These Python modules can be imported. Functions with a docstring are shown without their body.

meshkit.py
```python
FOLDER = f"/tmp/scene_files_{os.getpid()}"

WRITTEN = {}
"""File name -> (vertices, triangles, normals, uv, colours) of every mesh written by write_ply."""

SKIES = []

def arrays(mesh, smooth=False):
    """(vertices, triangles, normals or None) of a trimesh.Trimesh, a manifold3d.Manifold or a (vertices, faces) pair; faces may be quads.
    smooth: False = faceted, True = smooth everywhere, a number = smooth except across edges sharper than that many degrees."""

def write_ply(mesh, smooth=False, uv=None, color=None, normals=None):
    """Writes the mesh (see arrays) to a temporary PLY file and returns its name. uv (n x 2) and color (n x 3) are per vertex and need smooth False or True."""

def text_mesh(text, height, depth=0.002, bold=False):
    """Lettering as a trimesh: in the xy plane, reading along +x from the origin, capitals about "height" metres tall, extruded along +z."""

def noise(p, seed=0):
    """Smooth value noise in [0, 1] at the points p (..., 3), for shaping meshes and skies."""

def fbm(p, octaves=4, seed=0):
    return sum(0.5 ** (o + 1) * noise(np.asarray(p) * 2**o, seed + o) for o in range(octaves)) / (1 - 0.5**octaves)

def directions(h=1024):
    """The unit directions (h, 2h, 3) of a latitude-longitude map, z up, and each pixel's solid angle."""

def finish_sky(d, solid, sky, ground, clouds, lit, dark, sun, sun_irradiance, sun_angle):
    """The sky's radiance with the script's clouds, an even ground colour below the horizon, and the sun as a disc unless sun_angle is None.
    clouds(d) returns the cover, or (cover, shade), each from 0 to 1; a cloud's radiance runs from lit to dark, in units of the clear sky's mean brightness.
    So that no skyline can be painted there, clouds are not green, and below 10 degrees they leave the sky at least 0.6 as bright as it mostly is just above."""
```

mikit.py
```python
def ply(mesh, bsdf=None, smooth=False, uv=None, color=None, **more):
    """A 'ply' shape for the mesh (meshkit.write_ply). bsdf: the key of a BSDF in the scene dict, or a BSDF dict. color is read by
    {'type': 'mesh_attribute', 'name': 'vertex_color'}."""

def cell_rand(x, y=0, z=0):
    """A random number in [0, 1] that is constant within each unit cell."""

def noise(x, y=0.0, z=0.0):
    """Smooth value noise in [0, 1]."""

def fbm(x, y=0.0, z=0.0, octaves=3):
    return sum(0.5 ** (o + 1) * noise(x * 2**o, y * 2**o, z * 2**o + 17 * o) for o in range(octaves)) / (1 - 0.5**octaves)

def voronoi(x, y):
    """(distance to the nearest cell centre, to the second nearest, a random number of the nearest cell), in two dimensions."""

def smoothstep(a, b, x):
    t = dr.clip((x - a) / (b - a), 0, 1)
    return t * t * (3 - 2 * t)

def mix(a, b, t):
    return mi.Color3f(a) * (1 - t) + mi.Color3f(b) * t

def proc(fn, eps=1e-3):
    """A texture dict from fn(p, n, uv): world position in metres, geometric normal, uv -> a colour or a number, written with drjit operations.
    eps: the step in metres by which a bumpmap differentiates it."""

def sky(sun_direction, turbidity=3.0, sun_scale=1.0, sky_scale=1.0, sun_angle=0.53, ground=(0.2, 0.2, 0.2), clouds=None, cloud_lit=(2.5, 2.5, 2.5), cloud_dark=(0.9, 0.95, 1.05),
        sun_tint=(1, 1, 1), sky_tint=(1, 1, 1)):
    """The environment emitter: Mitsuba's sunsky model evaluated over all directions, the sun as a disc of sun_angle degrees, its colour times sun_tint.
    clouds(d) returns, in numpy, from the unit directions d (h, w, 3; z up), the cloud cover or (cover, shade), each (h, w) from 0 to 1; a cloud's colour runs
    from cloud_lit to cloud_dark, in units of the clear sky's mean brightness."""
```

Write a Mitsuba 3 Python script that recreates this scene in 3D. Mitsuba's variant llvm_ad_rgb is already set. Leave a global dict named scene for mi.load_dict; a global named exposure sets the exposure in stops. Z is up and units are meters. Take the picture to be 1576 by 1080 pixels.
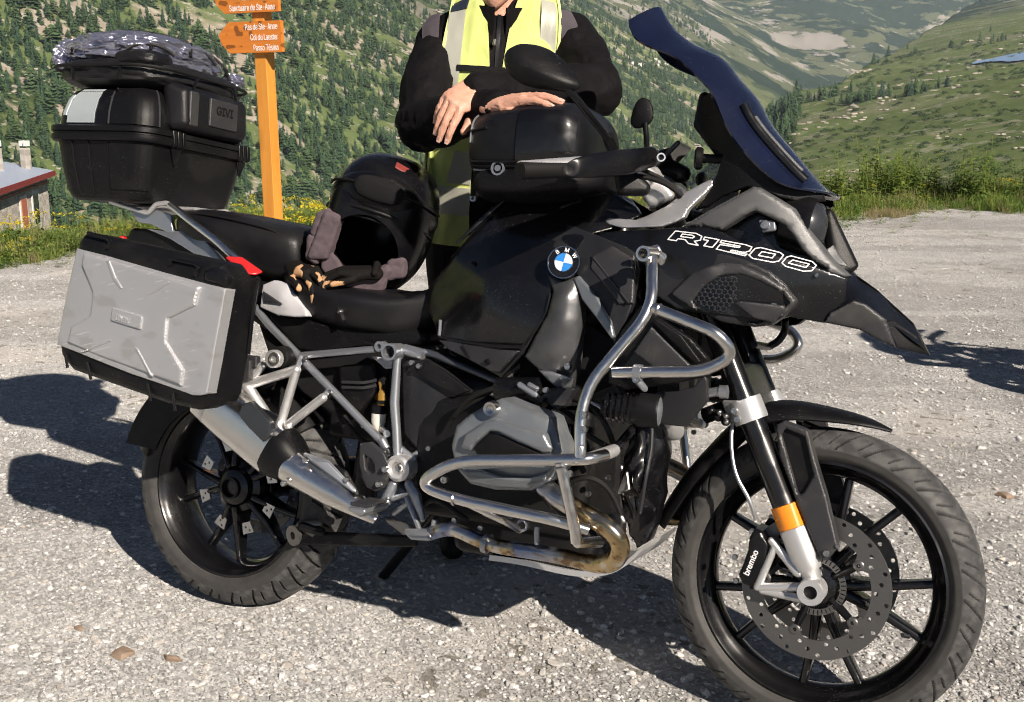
import math, random
import numpy as np, trimesh, shapely, manifold3d
import mitsuba as mi, drjit as dr, mikit, meshkit
from shapely.geometry import Polygon, Point, LineString
from shapely.ops import unary_union
from scipy.spatial import Delaunay, cKDTree
from scipy.interpolate import RBFInterpolator, PchipInterpolator
from mikit import noise, fbm, voronoi, cell_rand, smoothstep, mix
T = mi.ScalarTransform4f
scene, labels = {}, {}

# ------------------------------------------------------------------ camera, sky, exposure
CAM = np.array([1.8545, -2.2661, 1.3325])
YAW, PITCH, ROLL, LEAN, FOC = -.4306, .2232, -.0032, .1812, 1750.0     # FOC for a picture 1576 wide
FW = np.array([math.sin(YAW) * math.cos(PITCH), math.cos(YAW) * math.cos(PITCH), -math.sin(PITCH)])
RT = np.cross(FW, [0, 0, 1.0]); RT /= np.linalg.norm(RT)
UP = np.cross(RT, FW)
RT, UP = RT * math.cos(ROLL) + UP * math.sin(ROLL), UP * math.cos(ROLL) - RT * math.sin(ROLL)
scene['camera'] = {'type': 'perspective', 'fov': 2 * math.degrees(math.atan(788 / FOC)), 'fov_axis': 'x', 'near_clip': .05, 'far_clip': 20000.0,
                   'to_world': T().look_at(origin=CAM.tolist(), target=(CAM + FW).tolist(), up=UP.tolist())}
SUN = np.array([.711, -.471, .521])
def wisps(d):
    n = meshkit.fbm(d * np.array([3, 3, 9.0]), 5, 3)
    return np.clip((n - .62) * 3, 0, .5) * np.clip(d[..., 2] * 4, 0, 1)
scene['sky'] = mikit.sky(SUN, turbidity=2.0, sky_scale=.11, ground=(.16, .17, .12), clouds=wisps, sky_tint=(.52, .82, 1.5), sun_tint=(.91, 1.03, 1.34))
exposure = 2.6

# ------------------------------------------------------------------ helpers
def rot(axis, a):
    a_ = np.asarray(axis, float); a_ = a_ / np.linalg.norm(a_)
    K = np.array([[0, -a_[2], a_[1]], [a_[2], 0, -a_[0]], [-a_[1], a_[0], 0]])
    return np.eye(3) + math.sin(a) * K + (1 - math.cos(a)) * K @ K
LM = rot([1, 0, 0], -LEAN)                    # the motorcycle leans to its left on the side stand
def ray(x, y): return FW + RT * (x - 788) / FOC - UP * (y - 540) / FOC
def U(x, y, Y):
    """Where the sight line of a measured photograph point meets the motorcycle's own lengthwise plane Y (metres left of its middle)."""
    d, c = LM.T @ ray(x, y), LM.T @ CAM
    return c + d * (Y - c[1]) / d[1]
def UX(x, y, X):
    d, c = LM.T @ ray(x, y), LM.T @ CAM
    return c + d * (X - c[0]) / d[0]
def G(x, y, z=0.0):
    d = ray(x, y)
    return CAM + d * (z - CAM[2]) / d[2]
def WY(x, y, Y):
    d = ray(x, y)
    return CAM + d * (Y - CAM[1]) / d[1]
def WD(x, y, depth): return CAM + ray(x, y) * depth
def view(u, v, z=0.0):
    """Ground position u metres right and v metres ahead of the camera's foot."""
    f = np.array([math.sin(YAW), math.cos(YAW)]); r = np.array([f[1], -f[0]])
    p = CAM[:2] + u * r + v * f
    return np.array([p[0], p[1], z])

def TM(v, f): return trimesh.Trimesh(np.asarray(v, float), np.asarray(f, int), process=False)
def cat(*ms): return trimesh.util.concatenate([m for m in ms if m is not None])
def man(m):
    a = m.to_mesh()
    return TM(a.vert_properties[:, :3], a.tri_verts)
def xf(m, R=None, t=(0, 0, 0)):
    m = m.copy()
    m.vertices = (np.asarray(m.vertices) @ (np.asarray(R).T if R is not None else np.eye(3))) + np.asarray(t)
    return m
def mirror(m):
    m = m.copy(); v = np.array(m.vertices); v[:, 1] *= -1
    return TM(v, np.asarray(m.faces)[:, ::-1])
def lean(m): return xf(m, LM)
def number(key):
    if key not in scene and key not in labels: return key
    k = 1
    while f'{key}_{k:03d}' in scene or f'{key}_{k:03d}' in labels: k += 1
    return f'{key}_{k:03d}'
def add(key, mesh, mat, smooth=35, label=None, cat_=None, group=None, kind=None, **kw):
    key = number(key)
    scene[key] = mikit.ply(mesh, mat, smooth=smooth, **kw)
    tag(key, label, cat_, group, kind)
    return key
def tag(key, label=None, cat_=None, group=None, kind=None):
    d = {}
    if label: d['label'] = label
    if cat_: d['category'] = cat_
    if group: d['group'] = group
    if kind: d['kind'] = kind
    if d: labels[key] = d
def bike(key, mesh, mat, smooth=35, label=None): return add('motorcycle__' + key, lean(mesh), mat, smooth, label)

def mesh_ok(m):
    if m.volume < 0: m.invert()
    return m
def ball(c, r, n=2):
    return xf(trimesh.creation.icosphere(n, r), None, c)
def rbox(c, size, r=.006, R=None, n=10):
    hx = np.asarray(size, float) / 2 - r
    s = manifold3d.Manifold.sphere(r, n)
    m = manifold3d.Manifold.batch_hull([s.translate((float(a * hx[0]), float(b * hx[1]), float(c_ * hx[2]))) for a in (-1, 1) for b in (-1, 1) for c_ in (-1, 1)])
    return xf(man(m), R, c)
def hull(pts, r, n=12):
    """Rounded hull of points, each with its radius."""
    rs = np.broadcast_to(r, (len(pts),))
    return man(manifold3d.Manifold.batch_hull([manifold3d.Manifold.sphere(float(q), n).translate(tuple(map(float, p))) for p, q in zip(pts, rs)]))
def fillet(pts, rad, n=6, closed=False):
    p = [np.asarray(q, float) for q in pts]; N = len(p); out = []
    for i in range(N):
        if not closed and i in (0, N - 1): out.append(p[i]); continue
        a, b, c = p[i - 1], p[i], p[(i + 1) % N]
        la, lc = np.linalg.norm(a - b), np.linalg.norm(c - b)
        r = min(rad, .48 * la, .48 * lc)
        s, e = b + (a - b) / la * r, b + (c - b) / lc * r
        for k in range(n + 1):
            t = k / n
            out.append((1 - t) ** 2 * s + 2 * t * (1 - t) * b + t * t * e)
    return np.array(out)
def spline(pts, n=40, closed=False):
    from scipy.interpolate import CubicSpline
    p = np.asarray(pts, float)
    if closed: p = np.vstack([p, p[:1]])
    d = np.r_[0, np.cumsum(np.linalg.norm(np.diff(p, axis=0), axis=1) ** .5)]
    return CubicSpline(d, p, bc_type='periodic' if closed else 'natural')(np.linspace(0, d[-1], n))
def tube(pts, r, rad=.0, n=14, cap=True, flat=None):
    """A round bar along the points, corners eased by rad; r a number or one per point (then rad is ignored)."""
    p = fillet(pts, rad) if rad > 0 else np.asarray(pts, float)
    keep = np.r_[True, np.linalg.norm(np.diff(p, axis=0), axis=1) > 1e-6]; p = p[keep]
    rr = np.broadcast_to(np.asarray(r, float), (len(keep),))[keep] if np.ndim(r) and len(np.atleast_1d(r)) == len(keep) else np.full(len(p), float(np.mean(r)))
    t = np.gradient(p, axis=0); t /= np.linalg.norm(t, axis=1, keepdims=True)
    a = np.cross(t[0], [0, 1, 0] if abs(t[0][1]) < .9 else [1, 0, 0]); a /= np.linalg.norm(a)
    V = []; ang = np.arange(n) * 2 * np.pi / n
    for i in range(len(p)):
        a = a - t[i] * (a @ t[i]); a /= np.linalg.norm(a); b = np.cross(t[i], a)
        V.append(p[i] + rr[i] * (np.cos(ang)[:, None] * a + np.sin(ang)[:, None] * b))
    return loft(V, cap)
def loft(loops, cap=True, closed=False):
    V = np.array(loops); k, n = V.shape[:2]; F = []
    i, j = np.meshgrid(np.arange(k if closed else k - 1), np.arange(n), indexing='ij'); i2 = (i + 1) % k; j2 = (j + 1) % n
    q = np.stack([i * n + j, i * n + j2, i2 * n + j2, i2 * n + j], -1).reshape(-1, 4)
    F = np.vstack([q[:, [0, 1, 2]], q[:, [0, 2, 3]]]); v = V.reshape(-1, 3)
    if cap and not closed:
        c0, c1 = V[0].mean(0), V[-1].mean(0); m = len(v)
        v = np.vstack([v, c0, c1]); a = np.arange(n); b = (a + 1) % n
        F = np.vstack([F, np.stack([b, a, 0 * a + m], 1), np.stack([a + (k - 1) * n, b + (k - 1) * n, 0 * a + m + 1], 1)])
    return mesh_ok(TM(v, F)) if cap else TM(v, F)
def frame(axis):
    z = np.asarray(axis, float); z /= np.linalg.norm(z)
    x = np.cross([0, 0, 1.0] if abs(z[2]) < .9 else [1.0, 0, 0], z); x /= np.linalg.norm(x)
    return np.stack([x, np.cross(z, x), z], 1)
def lathe(profile, c=(0, 0, 0), axis=(0, 0, 1), n=32):
    """profile: (radius, height) pairs, closed on the axis or as a loop."""
    p = np.asarray(profile, float); R = frame(axis); ang = np.arange(n) * 2 * np.pi / n
    loops = [np.stack([q[0] * np.cos(ang), q[0] * np.sin(ang), np.full(n, q[1])], 1) @ R.T + np.asarray(c) for q in p]
    return loft(loops, cap=True)
def ring(profile, c, axis, n=64):
    """A ring whose cross-section is the closed loop of (radius, height)."""
    p = np.asarray(profile, float); R = frame(axis); ang = np.arange(n) * 2 * np.pi / n
    loops = [np.stack([p[:, 0] * math.cos(t), p[:, 0] * math.sin(t), p[:, 1]], 1) @ R.T + np.asarray(c) for t in ang]
    return mesh_ok(loft(loops, cap=False, closed=True))
def bolt(c, r, axis=(0, -1, 0), h=.006):
    return lathe([(0, -.004), (r, -.004), (r, h * .6), (r * .85, h), (r * .5, h), (r * .45, h * .35), (0, h * .35)], c, axis, 16)
def oval(cx, cy, a, b, n=28, e=2.0, rotd=0):
    t = np.arange(n) * 2 * np.pi / n; c, s = np.cos(t), np.sin(t)
    x, y = a * np.sign(c) * abs(c) ** (2 / e), b * np.sign(s) * abs(s) ** (2 / e); r = math.radians(rotd)
    return [(cx + x[i] * math.cos(r) - y[i] * math.sin(r), cy + x[i] * math.sin(r) + y[i] * math.cos(r)) for i in range(n)]
def depth_of(ctrl):
    """Depth surface Y(x, z) through control points (x, y, z)."""
    c = np.asarray(ctrl, float)
    if np.ptp(c[:, 1]) < 1e-5: return lambda q: np.full(len(q), c[0, 1])
    _, i = np.unique(np.round(c[:, [0, 2]], 4), axis=0, return_index=True); c = c[i]
    try:
        f = RBFInterpolator(c[:, [0, 2]], c[:, 1], kernel='thin_plate_spline', smoothing=1e-7)
        f(c[:1, [0, 2]])
    except Exception:
        f = RBFInterpolator(c[:, [0, 2]] + np.random.RandomState(0).normal(0, .002, (len(c), 2)), c[:, 1], kernel='linear')
    return f
def face_of(P3, I3=()):
    P3 = np.asarray(P3, float)
    if len(I3) == 0 and len(P3) >= 10 and np.ptp(P3[:, 1]) > 1e-5:          # a calm, evenly curved face
        q_ = lambda a: np.c_[np.ones(len(a)), a[:, 0] - P3[0, 0], a[:, 1] - P3[0, 2], (a[:, 0] - P3[0, 0]) ** 2, (a[:, 0] - P3[0, 0]) * (a[:, 1] - P3[0, 2]), (a[:, 1] - P3[0, 2]) ** 2]
        co = np.linalg.lstsq(q_(P3[:, [0, 2]]), P3[:, 1], rcond=None)[0]
        return lambda a: q_(a) @ co
    return depth_of(np.vstack([P3] + ([np.array(I3)] if len(I3) else [])))
def panel(out, inner=(), t=.012, b=.004, s=.012, rc=0.0, holes=(), back=None, dish=None):
    """A shaped cover: its edge runs through the measured points (photo x, photo y, depth Y), its face through those and the inner points;
    t thick with its edges rolled over by b. rc eases the outline's corners; holes: outlines (x, y, Y)."""
    P3 = np.array([U(*q) for q in out]); I3 = [U(*q) for q in inner]; H3 = [np.array([U(*q) for q in h]) for h in holes]
    return plate(P3, I3, t, b, s, rc, H3, back, dish)
def plate(P3, I3=(), t=.012, b=.004, s=.012, rc=0.0, H3=(), back=None, dish=None):
    P3 = np.asarray(P3, float)
    Y = face_of(P3, I3)
    poly = Polygon(P3[:, [0, 2]], [h[:, [0, 2]] for h in H3]).buffer(0)
    if rc: poly = poly.buffer(-rc).buffer(2 * rc).buffer(-rc)
    if poly.geom_type != 'Polygon': poly = max(poly.geoms, key=lambda g: g.area)
    fine = max(min(s, 2.5 * b), .0025)
    pts = []; ringsN = []
    def sample(g, step):
        o = []
        for g_ in getattr(g, 'geoms', [g]):
            if g_.is_empty: continue
            for line in [g_.exterior, *g_.interiors]:
                n = max(int(line.length / step), 4)
                L_ = np.array([line.interpolate(k / n, normalized=True).coords[0] for k in range(n)])
                # keep true corners
                C_ = np.array(line.coords)[:-1]
                d_ = cKDTree(L_).query(C_)
                for cc, dd, ii in zip(C_, *d_):
                    if dd < step * .75: L_[ii] = cc
                o.append(L_)
        return o
    edge = sample(poly, fine)
    for q in edge: pts.append(np.c_[q, np.full(len(q), 1.0)])
    for fr, hgt in ((.1, .56), (.3, .28), (.6, .08), (1.0, 0.0)):
        if b > 0:
            for q in sample(poly.buffer(-b * fr), fine): pts.append(np.c_[q, np.full(len(q), hgt)])
    x0, z0, x1, z1 = poly.bounds
    gx, gz = np.meshgrid(np.arange(x0, x1, s), np.arange(z0, z1, s)); gx = gx + (np.arange(gx.shape[0]) % 2)[:, None] * s / 2
    g = np.c_[gx.ravel(), gz.ravel()]
    inn = poly.buffer(-max(b * 1.05, s * .55) )
    g = g[shapely.contains_xy(inn, g[:, 0], g[:, 1])] if not inn.is_empty else g[:0]
    pts.append(np.c_[g, np.zeros(len(g))])
    A = np.vstack(pts); _, i = np.unique(np.round(A[:, :2], 5), axis=0, return_index=True); A = A[np.sort(i)]
    tri = Delaunay(A[:, :2]).simplices
    ce = A[tri][:, :, :2].mean(1)
    x2 = lambda p, q: p[:, 0] * q[:, 1] - p[:, 1] * q[:, 0]
    ar = np.abs(x2(A[tri][:, 1, :2] - A[tri][:, 0, :2], A[tri][:, 2, :2] - A[tri][:, 0, :2]))
    tri = tri[shapely.contains_xy(poly.buffer(1e-6), ce[:, 0], ce[:, 1]) & (ar > 1e-10)]
    a, c_, d = A[tri[:, 0], :2], A[tri[:, 1], :2], A[tri[:, 2], :2]
    flip = x2(c_ - a, d - a) < 0; tri[flip] = tri[flip][:, ::-1]
    y = Y(A[:, :2]); n = len(A)
    yf = y + A[:, 2] * b
    if dish is not None: yf = yf + dish(A[:, :2], y)
    yb = (y + t) if back is None else np.full(n, back)
    V = np.vstack([np.c_[A[:, 0], yf, A[:, 1]], np.c_[A[:, 0], np.maximum(yb, yf + .0005), A[:, 1]]])
    e = np.vstack([tri[:, [0, 1]], tri[:, [1, 2]], tri[:, [2, 0]]])
    es = np.sort(e, 1); _, inv, cnt = np.unique(es, axis=0, return_inverse=True, return_counts=True)
    bd = e[cnt[inv.ravel()] == 1]
    F = np.vstack([tri, tri[:, ::-1] + n, np.c_[bd[:, 1], bd[:, 0], bd[:, 0] + n], np.c_[bd[:, 1], bd[:, 0] + n, bd[:, 1] + n]])
    return mesh_ok(TM(V, F))
def P(pts, Y): return [(x, y, Y) for x, y in pts]
def tubeU(pts, r, rad=.02, n=14): return tube([U(*q) for q in pts], r, rad, n)
def ribbon(pts3, w, h, nrm=(0, -1, 0)):
    """A flat stripe w wide and h proud along points."""
    p = np.asarray(pts3, float); t = np.gradient(p, axis=0); t /= np.linalg.norm(t, axis=1, keepdims=True)
    nn = np.asarray(nrm, float); nn = nn / np.linalg.norm(nn); s = np.cross(t, nn); s /= np.linalg.norm(s, axis=1, keepdims=True)
    return loft([[q + sd * w / 2, q - sd * w / 2, q - sd * w / 2 + nn * h, q + sd * w / 2 + nn * h] for q, sd in zip(p, s)])
def text3(txt, h, origin, xdir, ydir, depth=.0012, bold=False, align='l', stretch=1.0):
    m = meshkit.text_mesh(txt, h, depth, bold); v = np.array(m.vertices); v[:, 0] *= stretch
    w = v[:, 0].max() - v[:, 0].min()
    v[:, 0] -= v[:, 0].min() + (0 if align == 'l' else w if align == 'r' else w / 2)
    x = np.asarray(xdir, float); x /= np.linalg.norm(x); y = np.asarray(ydir, float); y -= x * (x @ y); y /= np.linalg.norm(y)
    return TM(np.asarray(origin) + v[:, :1] * x + v[:, 1:2] * y + v[:, 2:] * np.cross(x, y), m.faces)
def sect(x, y0, zt, zb, w, e=3.0, n=32, tw=1.0):
    """Upright cushion cross-section: rounded box w half wide, narrower at the bottom by tw."""
    a = np.arange(n) * 2 * np.pi / n; c, s = np.cos(a), np.sin(a)
    yy = w * np.sign(c) * abs(c) ** (2 / e); zz = np.sign(s) * abs(s) ** (2 / e)
    yy = yy * (tw + (1 - tw) * (zz + 1) / 2)
    return np.stack([np.full(n, x), y0 + yy, (zt + zb) / 2 + zz * (zt - zb) / 2], 1)
def smooth_loft(secs, k=5, cap=True):
    S = np.array(secs); n, m = S.shape[:2]; u = np.arange(n); un = np.linspace(0, n - 1, (n - 1) * k + 1)
    return loft(PchipInterpolator(u, S, axis=0)(un), cap)
# ------------------------------------------------------------------ materials
def pr(key, col, rough, metal=0.0, spec=.5, coat=0.0, coat_gloss=.9, bump=None, bscale=.0004, two=True, **kw):
    b = {'type': 'principled', 'base_color': col if isinstance(col, dict) else {'type': 'rgb', 'value': list(col)}, 'roughness': rough, 'metallic': metal, 'specular': spec, **kw}
    if coat: b.update(clearcoat=coat, clearcoat_gloss=coat_gloss)
    if bump is not None: b = {'type': 'bumpmap', 'arbitrary': bump, 'scale': bscale, 'bsdf': b} if False else {'type': 'bumpmap', 'tex': bump, 'scale': bscale, 'bsdf': b}
    scene[key] = {'type': 'twosided', 'bsdf': b} if two else b
def dusty(c0, c1, f=14.0, lo=.45, hi=.75):
    def fn(p, n, uv): return mix(c0, c1, smoothstep(lo, hi, fbm(p.x * f, p.y * f, p.z * f, 4)))
    return mikit.proc(fn)
grain = mikit.proc(lambda p, n, uv: noise(p.x * 900, p.y * 900, p.z * 900), 3e-4)
leather = mikit.proc(lambda p, n, uv: fbm(p.x * 420, p.y * 420, p.z * 420, 2), 5e-4)
smudge = mikit.proc(lambda p, n, uv: .10 + .25 * smoothstep(.4, .8, fbm(p.x * 25, p.y * 25, p.z * 25, 3)))
def specked(c0, c1, f=14.0, sp=(.07, .07, .067), k=.85):
    """Dark plastic: slightly uneven, with a few dry dust specks."""
    def fn(p, n, uv):
        c = mix(c0, c1, smoothstep(.45, .75, fbm(p.x * f, p.y * f, p.z * f, 4)))
        d = smoothstep(k, k + .05, noise(p.x * 330, p.y * 330, p.z * 330)) * smoothstep(.45, .62, fbm(p.x * 9 + 4, p.y * 9, p.z * 9, 2))
        return mix(c, sp, d * .6)
    return mikit.proc(fn)
pr('black_plastic', specked((.0042, .0042, .005), (.0095, .0092, .0092)), .44, spec=.26, bump=grain, bscale=.00025)
pr('satin_black', specked((.0042, .0042, .0055), (.0085, .0082, .0085), 20), .25, spec=.32)
pr('gloss_black', specked((.002, .002, .0028), (.003, .003, .0036), 10, k=.84), smudge, spec=.45, coat=.8)
pr('screen_sky_painted', specked((.002, .0045, .019), (.003, .006, .024), 10, k=.88), .05, spec=.6, coat=1.0)  # blue in the base colour stands in for sky reflected by the dark screen
pr('dark_grey', dusty((.026, .026, .029), (.039, .0385, .038)), .40, bump=grain, bscale=.0003)
pr('char_grey', dusty((.014, .0145, .017), (.021, .021, .022)), .36, spec=.4, bump=grain, bscale=.0003)
pr('mid_grey', dusty((.085, .087, .090), (.108, .109, .110), 30), .40, metal=.25, bump=grain, bscale=.0003)
pr('seat_vinyl', dusty((.0065, .0065, .008), (.013, .0128, .0128), 10), .42, spec=.32, bump=leather, bscale=.0006)
pr('rubber', (.007, .007, .007), .6, spec=.3)
def tyre_col(p, n, uv):
    a = smoothstep(.35, .75, fbm(p.x * 55, p.y * 55, p.z * 55, 4))
    return mix((.040, .040, .041), (.085, .084, .082), a)
pr('tyre', mikit.proc(tyre_col), .62, spec=.35)
pr('steel', (.82, .80, .77), mikit.proc(lambda p, n, uv: .12 + .18 * fbm(p.x * 60, p.y * 60, p.z * 60, 3)), metal=1.0)
pr('cast_silver', (.72, .72, .72), .38, metal=.75, bump=grain, bscale=.0002)
pr('frame_silver', (.40, .42, .45), .34, metal=.8)
pr('bolt_steel', (.62, .61, .59), .25, metal=1.0)
pr('engine_grey', dusty((.21, .23, .25), (.27, .285, .295), 20), .33, metal=.55)
pr('engine_dark', dusty((.085, .087, .092), (.11, .111, .114), 20), .32, metal=.55, bump=grain, bscale=.0002)
pr('frame_shaded', (.10, .11, .13), .4, metal=.7)  # frame silver darkened: shade on the upper tube put into the colour
pr('tyre_wall', mikit.proc(lambda p, n, uv: mix((.030, .029, .028), (.058, .056, .053), fbm(p.x * 40, p.y * 40, p.z * 40, 4))), .6, spec=.35)
def case_col(p, n, uv):
    c = mix((.43, .44, .46), (.50, .50, .51), fbm(p.x * 9, p.y * 9, p.z * 9, 4))
    sc_ = smoothstep(.78, .83, noise(p.x * 8 + p.z * 60, p.y * 30, p.z * 210 - p.x * 60)) * smoothstep(.5, .65, fbm(p.x * 12, p.y * 12, p.z * 12, 2))
    return mix(mix(c, (.30, .28, .25), smoothstep(.56, .74, fbm(p.x * 16 + 3, p.y * 16, p.z * 30, 4)) * .35), (.66, .66, .66), sc_ * .6)
pr('case_silver', mikit.proc(case_col), .40, metal=.55, bump=grain, bscale=.00012)
pr('white_grey', (.44, .44, .46), .38)
def heat(p, n, uv):
    a = fbm(p.x * 22, p.y * 22, p.z * 22, 4); m = fbm(p.x * 75, p.y * 75, p.z * 75, 3)
    c = mix((.66, .63, .58), (.58, .44, .24), smoothstep(.36, .55, a + (p.x - .95) * .30))
    c = mix(c, (.17, .24, .42), smoothstep(.50, .60, fbm(p.x * 13 + 3, p.y * 13, p.z * 13, 3)) * smoothstep(1.12, .9, p.x) * .9)
    return mix(c, (.16, .085, .045), smoothstep(.50, .62, .5 * a + .5 * m) * .75)
pr('header_steel', mikit.proc(heat), mikit.proc(lambda p, n, uv: .16 + .3 * smoothstep(.4, .7, fbm(p.x * 40, p.y * 40, p.z * 40, 3))), metal=1.0)
pr('chrome', (.78, .77, .75), .10, metal=1.0)
pr('disc_steel', (.17, .165, .16), .34, metal=.8)
pr('white_paint', (.78, .78, .78), .4)
pr('emblem_blue', (.03, .22, .62), .2, coat=.6)
pr('red_plastic', (.55, .02, .02), .3, coat=.4)
pr('amber', (.85, .26, .01), .18, coat=.8)
pr('gold', (.45, .26, .06), .4, metal=.5)
pr('glass_dark', (.02, .022, .026), .06, coat=1.0)
pr('lens', (.26, .28, .31), .10, metal=.6, coat=1.0)
pr('reservoir', (.62, .60, .54), .4)
pr('reflective', (.42, .47, .49), .42, metal=.3)
foil = mikit.proc(lambda p, n, uv: fbm(p.x * 40, p.y * 40, p.z * 40, 3), 1e-3)
pr('foil', (.55, .55, .66), .16, metal=.9, bump=foil, bscale=.012)
pr('orange_wood', mikit.proc(lambda p, n, uv: mix((.52, .20, .025), (.68, .30, .05), fbm(p.x * 30, p.y * 30, p.z * 2.2, 4)) * (.85 + .15 * smoothstep(.3, .45, fbm(p.x * 3, p.y * 3, p.z * 3 + 5, 3)))), .5)
pr('sign_wood', mikit.proc(lambda p, n, uv: mix((.50, .15, .02), (.66, .22, .035), fbm(p.x * 5, p.y * 5, p.z * 40, 4)) * (1 - .6 * smoothstep(.74, .80, noise(p.x * 22, p.y * 22, p.z * 22)))), .5)
pr('jacket_cloth', mikit.proc(lambda p, n, uv: mix((.0055, .005, .006), (.010, .009, .010), fbm(p.x * 30, p.y * 30, p.z * 30, 3))), .7, spec=.08, bump=mikit.proc(lambda p, n, uv: fbm(p.x * 34, p.y * 34, p.z * 22, 3), 1e-3), bscale=.010)
pr('grey_cloth', (.075, .065, .075), .8, spec=.2)
pr('trouser_cloth', (.008, .008, .009), .85, spec=.2)
pr('vest_yellow', mikit.proc(lambda p, n, uv: mix((.50, .57, .17), (.58, .64, .23), fbm(p.x * 14, p.y * 14, p.z * 14, 3))), .6, spec=.2, bump=mikit.proc(lambda p, n, uv: fbm(p.x * 18, p.y * 18, p.z * 9, 3), 1e-3), bscale=.02)
pr('vest_tape', (.50, .50, .42), .45, metal=.3)
def skin_col(p, n, uv): return mix((.50, .25, .17), (.66, .38, .28), fbm(p.x * 60, p.y * 60, p.z * 60, 4))
pr('skin', mikit.proc(skin_col), .45, spec=.4, bump=mikit.proc(lambda p, n, uv: fbm(p.x * 260, p.y * 260, p.z * 260, 2), 4e-4), bscale=.0012)
pr('hair', (.12, .10, .09), .6)
pr('mauve_pad', mikit.proc(lambda p, n, uv: mix((.075, .058, .066), (.12, .093, .104), fbm(p.x * 90, p.y * 90, p.z * 90, 3))), .9, spec=.15, sheen=.4)
pr('liner_black', (.012, .012, .013), .9, spec=.1)
pr('tan_leather', mikit.proc(lambda p, n, uv: mix((.42, .24, .12), (.58, .36, .20), fbm(p.x * 70, p.y * 70, p.z * 70, 3))), .7, spec=.2)
pr('dark_leather', (.006, .005, .0045), .8, spec=.2)
pr('stone_wall', mikit.proc(lambda p, n, uv: mix((.26, .24, .21), (.46, .43, .38), cell_rand(dr.floor(p.x * 2.2), dr.floor(p.y * 2.2), dr.floor(p.z * 3.5))) * (.8 + .4 * fbm(p.x * 5, p.y * 5, p.z * 5, 3))), .9, spec=.2)
pr('metal_roof', (.33, .38, .47), .45, metal=.2)
pr('eave_red', (.20, .028, .03), .5)
pr('terracotta', (.36, .12, .07), .7)
pr('plaster', (.62, .60, .56), .8)
pr('roof_dark', (.16, .13, .12), .8)
leaf = lambda a, b, f: mikit.proc(lambda p, n, uv: mix(a, b, fbm(p.x * f, p.y * f, p.z * f, 2)))
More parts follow.
